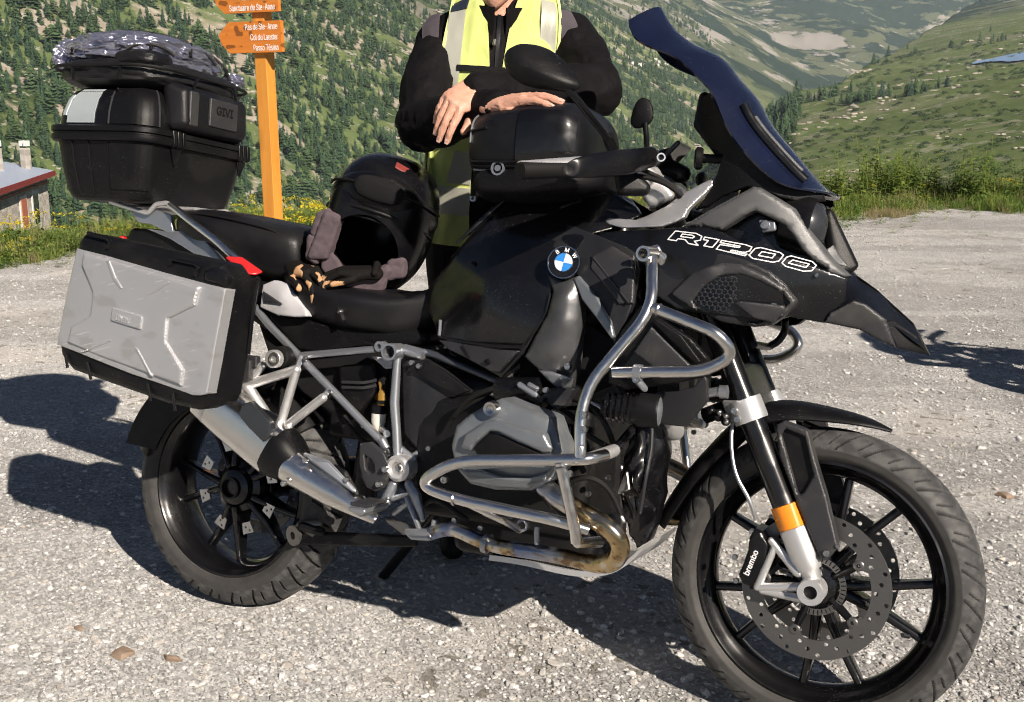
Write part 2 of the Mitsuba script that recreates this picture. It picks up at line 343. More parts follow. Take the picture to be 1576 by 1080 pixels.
for nm, a, b in (('leaf_green', (.095, .165, .036), (.21, .30, .085)), ('leaf_dark', (.06, .115, .03), (.13, .21, .055)), ('leaf_lime', (.18, .25, .05), (.33, .38, .11)), ('dry_straw', (.28, .24, .12), (.40, .34, .19)), ('petal_yellow', (.62, .52, .03), (.75, .62, .08))):
    scene[nm] = {'type': 'principledthin', 'base_color': leaf(a, b, 3.0), 'roughness': .55, 'diff_trans': .7, 'spec_trans': 0.0}
def peb(p, n, uv): return mix(mix((.30, .295, .285), (.68, .675, .66), cell_rand(dr.floor(p.x * 70), dr.floor(p.y * 70), 3)), (.42, .37, .32), smoothstep(.7, .85, cell_rand(dr.floor(p.x * 60), dr.floor(p.y * 60), 8)) * .6)
pr('pebble', mikit.proc(peb), .9, spec=.2)
pr('brown_stone', mikit.proc(lambda p, n, uv: mix((.20, .14, .10), (.34, .26, .20), fbm(p.x * 50, p.y * 50, p.z * 50, 3))), .9, spec=.2)
pr('liner_bag', dusty((.006, .006, .007), (.012, .012, .013), 20), .5, bump=leather, bscale=.001)
pr('bag_cloth', dusty((.0045, .005, .0065), (.008, .008, .010), 20), .40, spec=.3, bump=leather, bscale=.0008)
pr('label_red', (.20, .035, .03), .5)
pr('navy_cloth', (.015, .022, .040), .6)
pr('vest_bright', (.62, .70, .28), .6)
pr('nail', (.62, .40, .33), .3, coat=.3)
# ------------------------------------------------------------------ the land: plateau, valley sides, far mountain
FV = np.array([math.sin(YAW), math.cos(YAW)]); RV = np.array([FV[1], -FV[0]])
def smax(a, b, k):
    h = np.clip(.5 + .5 * (a - b) / k, 0, 1)
    return b * (1 - h) + a * h + k * h * (1 - h)
def rough(x, y, s, o=5, seed=0): return meshkit.fbm(np.stack([x / s, y / s, 0 * x + 3.3], -1), o, seed) - .5
def veg(u):
    """How far ahead of the camera the gravel gives way to weeds."""
    return np.interp(u, [-60, -9, -4.03, -3.75, -2.8, -1.94, 1.46, 2.55, 3.37, 5.03, 5.6, 9, 60], [5, 6.2, 8.9, 9.6, 10.6, 11.0, 11.5, 11.35, 11.7, 13.4, 12.6, 13.5, 16])
def rim(u): return veg(u) + 2.0
def land(x, y):
    """Height of the country beyond the terrace at world x, y; also which hill it is."""
    dx, dy = x - CAM[0], y - CAM[1]
    u, v = dx * RV[0] + dy * RV[1], dx * FV[0] + dy * FV[1]
    r = np.hypot(u, v)
    left = -200 + .5 * (.45 * v - u) + 70 * rough(x, y, 420, 6, 1) * np.clip(r / 400, .2, 1) + 16 * np.abs(rough(x, y, 90, 4, 5))
    left = np.minimum(left, 380 + 200 * rough(x, y, 900, 4, 2))
    q = u / np.maximum(v, 1)
    right = -60 + .2 * u + .02 * v + 22 * rough(x, y, 300, 5, 7) * np.clip(r / 700, .15, 1) + 7 * rough(x, y, 60, 4, 8) + 2.5 * np.abs(rough(x, y, 22, 3, 9))
    right = right - .62 * np.clip(.245 * v - u + 30 * rough(x, y, 200, 3, 4), 0, 1e9) - np.clip(v - np.clip(60 / np.maximum(.062 - .37 * (q - .29), .02), 900, 3000), 0, 1e9) * .8
    far = -420 + .36 * (v - 1500) + 420 * np.abs(rough(x + 300, y, 1300, 7, 11)) + 420 * rough(x, y, 900, 7, 12)
    far = np.where(v > 1200, np.minimum(far, 780), -420)
    floor = -240 + 0 * x
    hs = np.stack([left, right, far, floor], -1)
    z = smax(smax(left, right, 12), smax(far, floor, 30), 12)
    # behind the camera the ground just goes on as gentle hill
    back = np.clip(-v / 40, 0, 1)
    z = z * (1 - back) + back * (2 + 10 * rough(x, y, 200, 4, 3) + np.clip(-v - 60, 0, 400) * .12)
    edge = rim(u)
    t = np.clip((v - edge) / 26.0, 0, 1)
    near = -.25 - 9.5 * t
    w = np.clip((v - edge - 14) / 60, 0, 1); w = w * w * (3 - 2 * w)
    z = np.where(v > 0, np.minimum(near, near * (1 - w) + z * w) * (1 - w) + z * w, z)
    return z, hs
LAKE = view(350, 812)
def make_land():
    az = np.concatenate([np.linspace(-180, -34, 60, endpoint=False), np.linspace(-34, 34, 620, endpoint=False), np.linspace(34, 180, 60, endpoint=False)])
    rr = np.concatenate([np.linspace(9, 30, 16, endpoint=False), np.geomspace(30, 7000, 420)])
    A, R_ = np.meshgrid(np.radians(az), rr, indexing='ij')
    u, v = R_ * np.sin(A), R_ * np.cos(A)
    x, y = CAM[0] + u * RV[0] + v * FV[0], CAM[1] + u * RV[1] + v * FV[1]
    z, _ = land(x, y)
    z = np.where((v < rim(u) - .5), np.minimum(z, -.35), z)
    lz = 0
    n, m = x.shape
    V = np.stack([x, y, z], -1).reshape(-1, 3)
    i, j = np.meshgrid(np.arange(n), np.arange(m - 1), indexing='ij'); i2 = (i + 1) % n
    q = np.stack([i * m + j, i * m + j + 1, i2 * m + j + 1, i2 * m + j], -1).reshape(-1, 4)
    F = np.vstack([q[:, [0, 1, 2]], q[:, [0, 2, 3]]])
    return V, F, lz
LV, LF, LAKEZ = make_land()
def vv(p):
    dx, dy = p.x - float(CAM[0]), p.y - float(CAM[1])
    return dx * float(RV[0]) + dy * float(RV[1]), dx * float(FV[0]) + dy * float(FV[1])
def scree_mask(u, v, x, y, z):
    """Where bare scree lies, drawn out along the slope (works on numpy and on drjit numbers)."""
    pass
def land_col(p, n, uv):
    u, v = vv(p)
    s = v - u * .35
    a = fbm(p.x / 60, p.y / 60, p.z / 60, 5); b = fbm(p.x / 9, p.y / 9, p.z / 9, 4); c = fbm(p.x / 2.2, p.y / 2.2, p.z / 2.2, 3)
    grass = mix((.085, .125, .040), (.160, .205, .082), b)
    grass = mix(grass, (.17, .16, .085), smoothstep(.5, .75, c) * .7)
    bush = (.022, .042, .014)
    left = smoothstep(-.02, .03, .21 - u / dr.maximum(v, 1.0)) * smoothstep(60, 150, v)
    far = smoothstep(1500, 1900, v)
    streak = fbm((u * .55 + v * .83) / 22, (v * .55 - u * .83) / 170, p.z / 40, 4)
    rock = mix((.30, .25, .20), (.42, .36, .30), c)
    sc = smoothstep(.53, .60, streak + .10 * (b - .5))
    sc = sc * smoothstep(.38, .55, a + .25 * (b - .5))
    col = mix(grass, bush, smoothstep(.50, .62, .5 * b + .5 * a) * mix(.35, .8, left).x)
    col = mix(col, rock, sc * dr.maximum(left * .9, .25))
    rk2 = smoothstep(.56, .64, b * .6 + c * .4) * .9
    col = mix(col, (.40, .39, .31), rk2 * mix(.45, .8, left).x)
    fl = left * smoothstep(650, 1300, v)
    col = mix(col, (.030, .052, .032), smoothstep(.46, .52, fbm(p.x / 120 + 5, p.y / 120, p.z / 70, 5) + .5 * (fbm(p.x / 26, p.y / 26, p.z / 20, 3) - .5)) * fl * .9)
    # the far mountain: forest below, grass and scree above
    fa = fbm(p.x / 190, p.y / 190, p.z / 110, 6)
    fb = fbm(p.x / 34, p.y / 34, p.z / 26, 4)
    fcol = mix((.022, .040, .030), (.105, .120, .070), smoothstep(.50, .57, fa + .8 * (fb - .5)))
    fcol = mix(fcol, (.31, .29, .265), smoothstep(.615, .67, fa * .55 + fbm(p.x / 70 + 9, p.y / 70, p.z / 40, 5) * .45 + .22 * (fbm(p.x / 15, p.y / 15, p.z / 12, 3) - .5) + .0003 * p.z))
    return mix(col, fcol, far)
scene['land_mat'] = {'type': 'twosided', 'bsdf': {'type': 'diffuse', 'reflectance': mikit.proc(land_col, .2)}}
add('hills', TM(LV, LF), 'land_mat', True, 'mountain valley with wooded slope on the left, far mountain and green hill on the right', None, None, 'structure')
# small lake on the right-hand hill
t_ = np.linspace(0, 2 * np.pi, 40, endpoint=False); wob = 1 + .18 * np.sin(3 * t_ + 1) + .1 * np.sin(5 * t_)
pr('lake_sky_painted', (.17, .28, .46), .25, spec=.5)  # blue base colour emulates the sky mirrored in the water
lk = Polygon(np.c_[21 * wob * np.cos(t_), 44 * wob * np.sin(t_)])
lv = np.array(lk.exterior.coords)[:-1] @ np.array([RV, FV]) + LAKE[:2]
add('lake', TM(np.vstack([np.c_[lv, land(lv[:, 0], lv[:, 1])[0] + 1.2], [[LAKE[0], LAKE[1], land(LAKE[:1], LAKE[1:2])[0][0] + 1.6]]]), [(i, (i + 1) % len(lv), len(lv)) for i in range(len(lv))]), 'lake_sky_painted', False, 'small lake with sky reflection painted blue on the green hillside', None, None, 'structure')

# ---- conifers
pr('conifer_green', mikit.proc(lambda p, n, uv: mix((.020, .040, .014), (.050, .080, .026), fbm(p.x * .8, p.y * .8, p.z * .8, 3))), .8, spec=.2)
for q_, (a_, b_) in enumerate((((.025, .055, .025), (.060, .108, .050)), ((.033, .070, .027), (.084, .136, .054)), ((.021, .050, .030), (.052, .096, .053)))):
    pr(f'conifer_tone_{q_}', mikit.proc(lambda p, n, uv, a_=a_, b_=b_: mix(a_, b_, fbm(p.x * .8, p.y * .8, p.z * .8, 3))), .8, spec=.2)
pr('bark', (.09, .065, .045), .9, spec=.2)
def conifer(seed, tiers=9, k=11):
    rs = np.random.RandomState(seed); V, F = [], []; fat = (1.0, 1.25, .8, 1.1, 1.45, .9)[seed]; tiers = (9, 8, 11, 7, 8, 10)[seed]
    for i in range(tiers):
        h = .10 + .86 * i / tiers; R_ = fat * (.30 * (1 - h) ** (.8 if seed != 4 else .5) + .02) * rs.uniform(.7, 1.2)
        for a in np.arange(k) * 2 * np.pi / k + rs.uniform(0, 6):
            if rs.rand() < .16: continue
            a += rs.normal(0, .25); L_ = R_ * rs.uniform(.6, 1.2); w = L_ * .42; dz = rs.uniform(.05, .12)
            d, s = np.array([math.cos(a), math.sin(a), 0]), np.array([-math.sin(a), math.cos(a), 0])
            b = len(V)
            V += [np.array([0, 0, h + .05]), d * L_ * .6 + s * w + [0, 0, h - dz * .4], d * L_ + [0, 0, h - dz], d * L_ * .6 - s * w + [0, 0, h - dz * .4]]
            F += [(b, b + 1, b + 2), (b, b + 2, b + 3)]
    b = len(V); V += [np.array([.03, 0, .94]), np.array([-.03, .02, .94]), np.array([0, -.03, .94]), np.array([0, 0, 1.03])]; F += [(b, b + 1, b + 3), (b + 1, b + 2, b + 3), (b + 2, b, b + 3)]
    return TM(V, F), lathe([(0, 0), (.022, 0), (.012, .5), (0, .9)], n=5)
for s in range(6):
    cr, tr = conifer(s)
    scene[f'pine_kind_{s}'] = {'type': 'shapegroup', 'crown': mikit.ply(cr, f'conifer_tone_{s % 3}'), 'trunk': mikit.ply(tr, 'bark')}
def ground_at(u, v):
    u, v = np.asarray(u, float), np.asarray(v, float)
    x, y = CAM[0] + u * RV[0] + v * FV[0], CAM[1] + u * RV[1] + v * FV[1]
    return np.stack([x, y, land(x, y)[0]], -1)
def seen(p):
    """Photo position of world points and their distance ahead."""
    d = p - CAM; z = d @ FW
    return 788 + FOC * (d @ RT) / z, 540 - FOC * (d @ UP) / z, z
def np_fbm(p, s, o=4, seed=0): return meshkit.fbm(np.asarray(p) / s, o, seed)
rs = np.random.RandomState(5)
# candidates, thinned by patchy density
N = 60000
th, rad = rs.uniform(-.50, .50, N), np.exp(rs.uniform(np.log(150), np.log(2600), N))
cu, cv = rad * np.tan(th), rad
cp = ground_at(cu, cv)
q = cu / cv
dens = np_fbm(cp, 70, 4, 3) * .7 + np_fbm(cp, 22, 3, 9) * .3
s_ = np_fbm(np.c_[(cu * .55 + cv * .83) / 22, (cv * .55 - cu * .83) / 170, cp[:, 2] / 40], 1, 4, 0)
leftside = (q < .17)
ok = np.where(leftside, (dens > .425), (dens > .66) & (cv < 1500) & (cv > 330) & (q > .24))
ok |= (~leftside) & (cv > 560) & (cv < 1250) & (q > .19) & (q < .245 + .05 * (dens - .5)) & (dens > .36)
px, py, pz = seen(cp)
ok &= (px > -40) & (px < 1620) & (py > -60) & (py < 420)
idx = np.where(ok)[0]
keep_p = np.clip((cv[idx] / 900) ** 1.0, .25, 1.0)
idx = idx[rs.uniform(size=len(idx)) < keep_p]
hgt = rs.uniform(4.5, 10, len(idx)) * (1 + .25 * rs.normal(size=len(idx)).clip(-1, 2))
app = hgt / pz[idx]
order = np.argsort(-app)
n_pine, n_far = 0, 0
pine_names = []
for rank, o in enumerate(order):
    i = idx[o]; h = float(hgt[o]); p = cp[i]
    tw = T().translate([float(p[0]), float(p[1]), float(p[2] - .1 * h)]).rotate([0, 0, 1], float(rs.uniform(0, 360))).scale([h * float(rs.uniform(.8, 1.15)), h * float(rs.uniform(.8, 1.15)), h])
    ent = {'type': 'instance', 'to_world': tw, 'g': {'type': 'ref', 'id': f'pine_kind_{int(rs.randint(6))}'}}
    if rank < 260:
        key = number('pine_tree'); scene[key] = ent
        if leftside[i]: tag(key, 'small dark green conifer standing on the rocky wooded mountainside', 'tree', 'conifers on the left mountainside')
        else: tag(key, 'lone little dark conifer on the open green hill at right', 'tree', 'conifers on the green hill')
    else:
        n_far += 1; scene[f'conifer_wood__{n_far:03d}'] = ent
tag('conifer_wood', 'far conifer wood covering the mountain slopes', None, None, 'stuff')
print('conifers', len(order))
# ---- pale boulders and low bushes over the slopes
rk = trimesh.creation.icosphere(1, 1.0); vr = np.array(rk.vertices)
rk = TM(vr * (.7 + .7 * meshkit.noise(vr * 1.7 + 9, 4)[:, None]) * [1, .8, .55], rk.faces)
pr('scree_rock', mikit.proc(lambda p, n, uv: mix((.26, .23, .19), (.46, .42, .36), noise(p.x * .4, p.y * .4, p.z * .4))), .9, spec=.2)
scene['rock_kind'] = {'type': 'shapegroup', 'rock': mikit.ply(rk, 'scree_rock')}
bs = []
for k in range(60):
    a, e = rs.uniform(0, 6.28), rs.uniform(.0, 1.4); c = np.array([math.cos(a) * math.cos(e), math.sin(a) * math.cos(e), .7 * math.sin(e)]) * rs.uniform(.6, 1)
    d1, d2 = rs.normal(size=3), rs.normal(size=3); bs.append(TM([c, c + d1 * .2, c + d2 * .2], [(0, 1, 2)]))
scene['bush_kind'] = {'type': 'shapegroup', 'bush': mikit.ply(cat(*bs), 'conifer_green')}
N = 11000
th, rad = rs.uniform(-.48, .48, N), np.exp(rs.uniform(np.log(60), np.log(1100), N))
cu, cv = rad * np.tan(th), rad; cp2 = ground_at(cu, cv); d2 = np_fbm(cp2, 30, 4, 21)
nb = nr = 0
for i in range(N):
    p = cp2[i]; s = float(rs.uniform(.5, 1.0) * (0.35 + cv[i] / 350))
    if d2[i] > .55 and rs.rand() < .8:
        nr += 1; s *= .9; scene[f'boulders__{nr:03d}'] = {'type': 'instance', 'to_world': T().translate(p.tolist()).rotate([0, 0, 1], float(rs.uniform(0, 360))).scale([s * float(rs.uniform(.8, 1.8)), s, s * .7]), 'g': {'type': 'ref', 'id': 'rock_kind'}}
    elif d2[i] < .50:
        nb += 1; scene[f'hillside_bushes__{nb:03d}'] = {'type': 'instance', 'to_world': T().translate(p.tolist()).rotate([0, 0, 1], float(rs.uniform(0, 360))).scale([s * 1.3, s * 1.3, s * 1.1]), 'g': {'type': 'ref', 'id': 'bush_kind'}}
tag('boulders', 'pale boulders strewn over the mountain slopes', None, None, 'stuff')
tag('hillside_bushes', 'low dark bushes scattered over the slopes', None, None, 'stuff')
# ------------------------------------------------------------------ the gravel terrace
def gravel_col(p, n, uv):
    a, b_, r = voronoi(p.x * 85, p.y * 85); a2, b2, r2 = voronoi(p.x * 34 + 7, p.y * 34); big = fbm(p.x * 1.3, p.y * 1.3, 0, 4); mid = fbm(p.x * 9, p.y * 9, 2, 3)
    c = mix((.33, .325, .315), (.64, .635, .62), r)
    c = mix(c, mix((.33, .325, .31), (.72, .715, .70), r2), smoothstep(.30, .10, a2))
    c = mix(c, (.24, .23, .21), smoothstep(.10, .0, b_ - a) * .75)
    c = mix(c, (.52, .49, .45), smoothstep(.52, .70, big) * .45)
    track = smoothstep(.50, .62, fbm(p.x * .55 + .25 * p.y, p.y * 2.2 - .9 * p.x, 7, 3))
    c = mix(c, c * .80, track); c = mix(c, (.16, .15, .12), smoothstep(.80, .86, noise(p.x * 26, p.y * 26, 4)) * smoothstep(.5, .6, big) * .7)
    return c * (.80 + .34 * mid)
def gravel_h(p, n, uv):
    a, b_, r = voronoi(p.x * 85, p.y * 85); a2, b2, r2 = voronoi(p.x * 34 + 7, p.y * 34)
    return smoothstep(0, .35, b_ - a) * (.4 + .6 * r) * .5 + smoothstep(.34, .05, a2) * .9 + .4 * fbm(p.x * 220, p.y * 220, 0, 2)
scene['gravel_mat'] = {'type': 'twosided', 'bsdf': {'type': 'bumpmap', 'tex': mikit.proc(gravel_h, 8e-4), 'scale': .009, 'bsdf': {'type': 'diffuse', 'reflectance': mikit.proc(gravel_col)}}}
def gz(x, y):
    dx, dy = np.asarray(x) - CAM[0], np.asarray(y) - CAM[1]
    u, v = dx * RV[0] + dy * RV[1], dx * FV[0] + dy * FV[1]
    z = .05 * rough(np.asarray(x, float), np.asarray(y, float), 3.0, 3, 2) * np.clip((np.hypot(np.asarray(x) - .75, np.asarray(y)) - 1.6) / 3, 0, 1)
    k = np.clip((v - rim(u) + 1.5) / 4, 0, 1)
    return z - 1.1 * k ** 2
ug, vg = np.concatenate([np.linspace(-60, -8, 30, endpoint=False), np.linspace(-8, 9, 200, endpoint=False), np.linspace(9, 60, 30)]), np.concatenate([np.linspace(-40, .5, 20, endpoint=False), np.linspace(.5, 18, 220)])
Ug, Vg = np.meshgrid(ug, vg, indexing='ij')
Vg = np.minimum(Vg, rim(Ug) + 2.6)
X, Y_ = CAM[0] + Ug * RV[0] + Vg * FV[0], CAM[1] + Ug * RV[1] + Vg * FV[1]
n, m = X.shape; i, j = np.meshgrid(np.arange(n - 1), np.arange(m - 1), indexing='ij')
q = np.stack([i * m + j, (i + 1) * m + j, (i + 1) * m + j + 1, i * m + j + 1], -1).reshape(-1, 4)
add('gravel', TM(np.stack([X, Y_, gz(X, Y_)], -1).reshape(-1, 3), np.vstack([q[:, [0, 1, 2]], q[:, [0, 2, 3]]])), 'gravel_mat', True, 'pale gravel of the parking terrace', None, None, 'structure')
# ------------------------------------------------------------------ the motorcycle: wheels, brakes, fork
tag('motorcycle', 'black touring motorcycle with crash bars leaning on its side stand on the gravel', 'motorcycle')
def slab(poly, y0, y1):
    m = trimesh.util.concatenate([trimesh.creation.extrude_polygon(g, abs(y1 - y0), engine='earcut') for g in getattr(poly, 'geoms', [poly])])
    v = np.array(m.vertices); return mesh_ok(TM(np.c_[v[:, 0], min(y0, y1) + v[:, 2], v[:, 1]], m.faces[:, ::-1]))
def circ(cx, cz, r, n=40): return Polygon([(cx + r * math.cos(t), cz + r * math.sin(t)) for t in np.arange(n) * 2 * np.pi / n])
def tyre(c, rb, yb, rs_, ys, rc_, grooves, slant, seg=1300):
    a = math.radians(74); t = np.linspace(-1, 1, 45)
    crown = np.c_[rc_ - (rc_ - rs_) * (1 - np.cos(t * a)) / (1 - math.cos(a)), ys * np.sin(t * a) / math.sin(a)]
    k = np.linspace(0, 1, 8)[1:-1]
    wall = np.c_[rs_ + (rb - rs_) * k, ys + (yb - ys) * k + .006 * np.sin(np.pi * k) - .0015 * ((k > .28) & (k < .36))]
    wl = wall.copy(); wl[:, 1] *= -1
    prof = np.vstack([wl[::-1], crown, wall, [[rb, yb], [rb + .012, yb * .6], [rb + .012, -yb * .6], [rb, -yb]]])
    tt = np.r_[np.full(len(wl), 9.0), t, np.full(len(wall) + 4, 9.0)]
    th = np.arange(seg) * 2 * np.pi / seg
    TH, TT = np.meshgrid(th, tt, indexing='ij'); at = np.abs(TT)
    ph = (grooves * TH / (2 * np.pi) + np.where(TT > 0, .5, 0) + slant * at ** 1.3) % 1
    ph2 = (grooves * TH / (2 * np.pi) + np.where(TT > 0, .0, .5) + slant * .8 * at ** 1.3) % 1
    g = ((np.abs(ph - .5) < .038 + .022 * at) & (at > .06) & (at < .97)) | ((np.abs(ph2 - .5) < .036) & (at > .42) & (at < .86))
    R_ = np.tile(prof[:, 0], (seg, 1)) - .007 * g; H = np.tile(prof[:, 1], (seg, 1))
    V = np.stack([c[0] + R_ * np.cos(TH), c[1] + H, c[2] + R_ * np.sin(TH)], -1)
    m = mesh_ok(loft(V, cap=False, closed=True)); gv = g.ravel()[m.faces].sum(1) >= 2; wv = (TT > 5).ravel()[m.faces].sum(1) >= 2
    pick = lambda k: TM(m.vertices, m.faces[k])
    return pick(~gv & ~wv), pick(gv), pick(wv)
def wheel_rim(c, rb, yb):
    f = yb + .003
    return ring([(rb + .004, -f), (rb - .003, -f - .003), (rb - .008, -f + .002), (rb - .012, -f + .010), (rb - .018, -f + .014), (rb - .030, -yb * .45), (rb - .033, 0), (rb - .030, yb * .45), (rb - .018, f - .014), (rb - .012, f - .010), (rb - .008, f - .002), (rb - .003, f + .003), (rb + .004, f),
                 (rb - .004, f - .004), (rb - .010, f - .014), (rb - .022, yb * .42), (rb - .025, 0), (rb - .022, -yb * .42), (rb - .010, -f + .014), (rb - .004, -f + .004)], c, (0, 1, 0), 160)
def spokes(c, rin, rout, a0, half, y_in, y_out, r0, r1):
    out = []
    for k in range(5):
        for s in (-1, 1):
            a = math.radians(a0 - 72 * k); b = a + s * math.radians(half); a += s * math.radians(half * .62)
            e = lambda r, q, y: (c[0] + r * math.cos(q), c[1] + y, c[2] + r * math.sin(q))
            out.append(hull([e(rin, a, -y_in), e(rin, a, y_in), e(rin + (rout - rin) * .5, (a + b) / 2, -(y_in + y_out) * .42), e(rin + (rout - rin) * .5, (a + b) / 2, (y_in + y_out) * .42)], [r0, r0, r0 * .78, r0 * .78], 10))
            out[-1] = cat(out[-1], hull([e(rin + (rout - rin) * .48, (a + b) / 2, -(y_in + y_out) * .42), e(rin + (rout - rin) * .48, (a + b) / 2, (y_in + y_out) * .42), e(rout, b, -y_out), e(rout, b, y_out)], [r0 * .78, r0 * .78, r1, r1], 10))
    return out
FWC, RWC = np.array([1.51, 0, .325]), np.array([0, 0, .318])
def disc(c, y, ro, ri, bolts, a0, holes=14):
    P_ = circ(c[0], c[2], ro, 120).difference(circ(c[0], c[2], ri, 90))
    for k in range(bolts):
        a = math.radians(a0 + 360 / bolts * k)
        tab = Polygon([(c[0] + r * math.cos(a + d), c[2] + r * math.sin(a + d)) for r, d in ((ri + .006, -.24), (ri - .008, -.13), (ri - .021, -.08), (ri - .021, .08), (ri - .008, .13), (ri + .006, .24))])
        P_ = P_.union(tab)
    H = []
    for k in range(holes * 3):
        a = 2 * np.pi * (k + .3) / (holes * 3); r = ri + (ro - ri) * (.22 + .28 * ((k * 1) % 3))
        H.append(circ(c[0] + r * math.cos(a), c[2] + r * math.sin(a), .0047, 12))
    return slab(P_.difference(unary_union(H)), y - .0025, y + .0025)
def wheel(name, c, tr, rimp, sp, dr):
    w = 'motorcycle__' + name; tag(w)
    for m, k_, mt in zip(tyre(c, *tr), ('__tyre', '__tyre__groove_rubber', '__tyre__sidewall'), ('tyre', 'rubber', 'tyre_wall')): add(w + k_, lean(m), mt, 40)
    add(w + '__rim', lean(wheel_rim(c, *rimp)), 'gloss_black', 40)
    for m in sp: add(w + '__spoke', lean(m), 'gloss_black', 40)
    for y, ro, ri, n, a0, mt in dr:
        add(w + '__brake_disc', lean(disc(c, y, ro, ri, n, a0)), mt, 30)
wheel('front_wheel', FWC, (.256, .043, .286, .057, .3255, 30, -.85), (.256, .043), spokes(FWC, .055, .226, 64.5, 15, .026, .008, .012, .009),
      [(-.074, .1525, .112, 5, 35, 'disc_steel'), (.074, .1525, .112, 5, 35, 'disc_steel')])
wheel('rear_wheel', RWC, (.230, .070, .270, .083, .3185, 26, -.7), (.230, .070), spokes(RWC, .06, .200, 40, 15, .030, .008, .0105, .008),
      [(.060, .138, .105, 5, 10, 'disc_steel')])
for c, nm in ((FWC, 'front_wheel'), (RWC, 'rear_wheel')):
    fr = nm[0] == 'f'; hw = .066 if fr else .055
    add(f'motorcycle__{nm}__hub', lean(lathe([(0, -hw), (.030, -hw), (.046, -hw + .008), (.050, -.030), (.066, -.022), (.066, .022), (.05, .03), (.046, hw), (0, hw)], c, (0, 1, 0), 40)), 'gloss_black')
    if fr:
        for y in (-.074, .074):
            for k in range(5):
                a = math.radians(35 + 72 * k); e = lambda r, yy: (c[0] + r * math.cos(a), yy, c[2] + r * math.sin(a))
                add(f'motorcycle__{nm}__disc_carrier', lean(hull([e(.045, y * .8), e(.10, y * 1.0)], [.010, .008], 8)), 'satin_black')
                add(f'motorcycle__{nm}__disc_bolt', lean(lathe([(0, -.006), (.011, -.006), (.011, .005), (.008, .007), (.004, .007), (.003, .004), (0, .004)], e(.101, y), (0, math.copysign(1, y), 0), 16)), 'disc_steel')
        P_ = circ(c[0], c[2], .062, 60).difference(circ(c[0], c[2], .049, 60))
        P_ = P_.difference(unary_union([LineString([(c[0] + r * math.cos(t), c[2] + r * math.sin(t)) for r in (.052, .060)]).buffer(.0012) for t in np.arange(40) * 2 * np.pi / 40]))
        add(f'motorcycle__{nm}__sensor_ring', lean(slab(P_, -.068, -.066)), 'disc_steel', False)
        a = math.radians(-24); e = (c[0] + .205 * math.cos(a), -.02, c[2] + .205 * math.sin(a))
        add(f'motorcycle__{nm}__valve', lean(tube([np.array(e), np.array(e) + [-.012, -.012, .004]], .005, n=10)), 'bolt_steel')
    else:
        add(f'motorcycle__{nm}__hub_ring', lean(ring([(.024, -.066), (.029, -.066), (.029, -.054), (.024, -.054)], c, (0, 1, 0), 40)), 'satin_black')
        for k in range(8):
            a = math.radians(20 + 45 * k); rr_ = Polygon([(c[0] + r * math.cos(a + d), c[2] + r * math.sin(a + d)) for r, d in ((.098, -.13), (.128, -.14), (.128, .14), (.098, .13))]).difference(unary_union([circ(c[0] + .110 * math.cos(a - .04), c[2] + .110 * math.sin(a - .04), .0032, 10), circ(c[0] + .120 * math.cos(a + .05), c[2] + .120 * math.sin(a + .05), .0032, 10)]))
            add(f'motorcycle__{nm}__disc_segment', lean(slab(rr_, -.030, -.026)), 'bolt_steel', False)
# fork
def both(key, m, mat, smooth=35, label=None):
    bike(key, m, mat, smooth, label); return bike(key, mirror(m), mat, smooth)
FT, FB_ = U(1098, 495, -.105), U(1222, 812, -.105); FD = (FB_ - FT) / np.linalg.norm(FB_ - FT)
fork = lathe([(0, -.10), (.0265, -.10), (.0265, np.linalg.norm(FB_ - FT)), (0, np.linalg.norm(FB_ - FT))], FT, FD, 28)
both('fork_tube', fork, 'gloss_black')
at_f = lambda y: FT + FD * ((U(1100, y, -.105)[2] - FT[2]) / FD[2])
R0 = U(1206, 776, -.105); R0 = FT + FD * ((R0 - FT) @ FD); R1 = U(1219, 812, -.105); R1 = FT + FD * ((R1 - FT) @ FD)
both('fork_reflector', lathe([(.0275, 0), (.031, .001), (.031, np.linalg.norm(R1 - R0) - .001), (.0275, np.linalg.norm(R1 - R0))], R0, FD, 28), 'amber', label='orange reflector on the fork leg')
B0, B1 = R1, FT + FD * ((U(1243, 872, -.105) - FT) @ FD)
L0 = np.linalg.norm(B1 - B0)
both('fork_foot', cat(lathe([(0, 0), (.030, 0), (.0315, .004), (.0315, L0 * .75), (.024, L0 * 1.08), (0, L0 * 1.1)], B0, FD, 28), hull([B1 - FD * .015, FWC + [0, -.100, .012]], [.022, .018], 14),
     ring([(.014, -.030), (.026, -.030), (.028, -.026), (.028, .02), (.014, .02)], FWC + [0, -.108, 0], (0, 1, 0), 32)), 'cast_silver')
both('axle_bolt', lathe([(0, -.021), (.0145, -.021), (.0145, .012), (0, .012)], FWC + [0, -.108, 0], (0, 1, 0), 18), 'satin_black')
A = lambda x, y, Y=-.108: U(x, y, Y)
both('caliper_bracket', cat(hull([A(1250, 903), A(1170, 903)], [.010, .009], 10), hull([A(1166, 903), A(1192, 842)], [.009, .008], 10), hull([A(1187, 832), A(1228, 880)], [.008, .012], 10), hull([A(1172, 910), A(1185, 912), A(1240, 922)], [.006, .006, .01], 8)), 'cast_silver')
cal = panel(P([(1160, 813), (1172, 818), (1184, 838), (1181, 862), (1168, 895), (1157, 905), (1142, 899), (1135, 886), (1143, 868), (1150, 848), (1152, 828)], -.112), t=.075, b=.010, s=.008, rc=.004)
both('brake_caliper', cal, 'satin_black')
o_ = U(1152, 886, -.1135); bike('brake_caliper__lettering', text3('brembo', .0115, o_, U(1171.5, 839, -.1135) - o_, U(1140, 862, -.1135) - o_, bold=True), 'white_paint', False, 'white maker lettering along the caliper')
for x, y in ((1131, 857), (1133, 893), (1157, 818)): both('caliper_bolt', bolt(U(x, y, -.10), .006), 'bolt_steel')
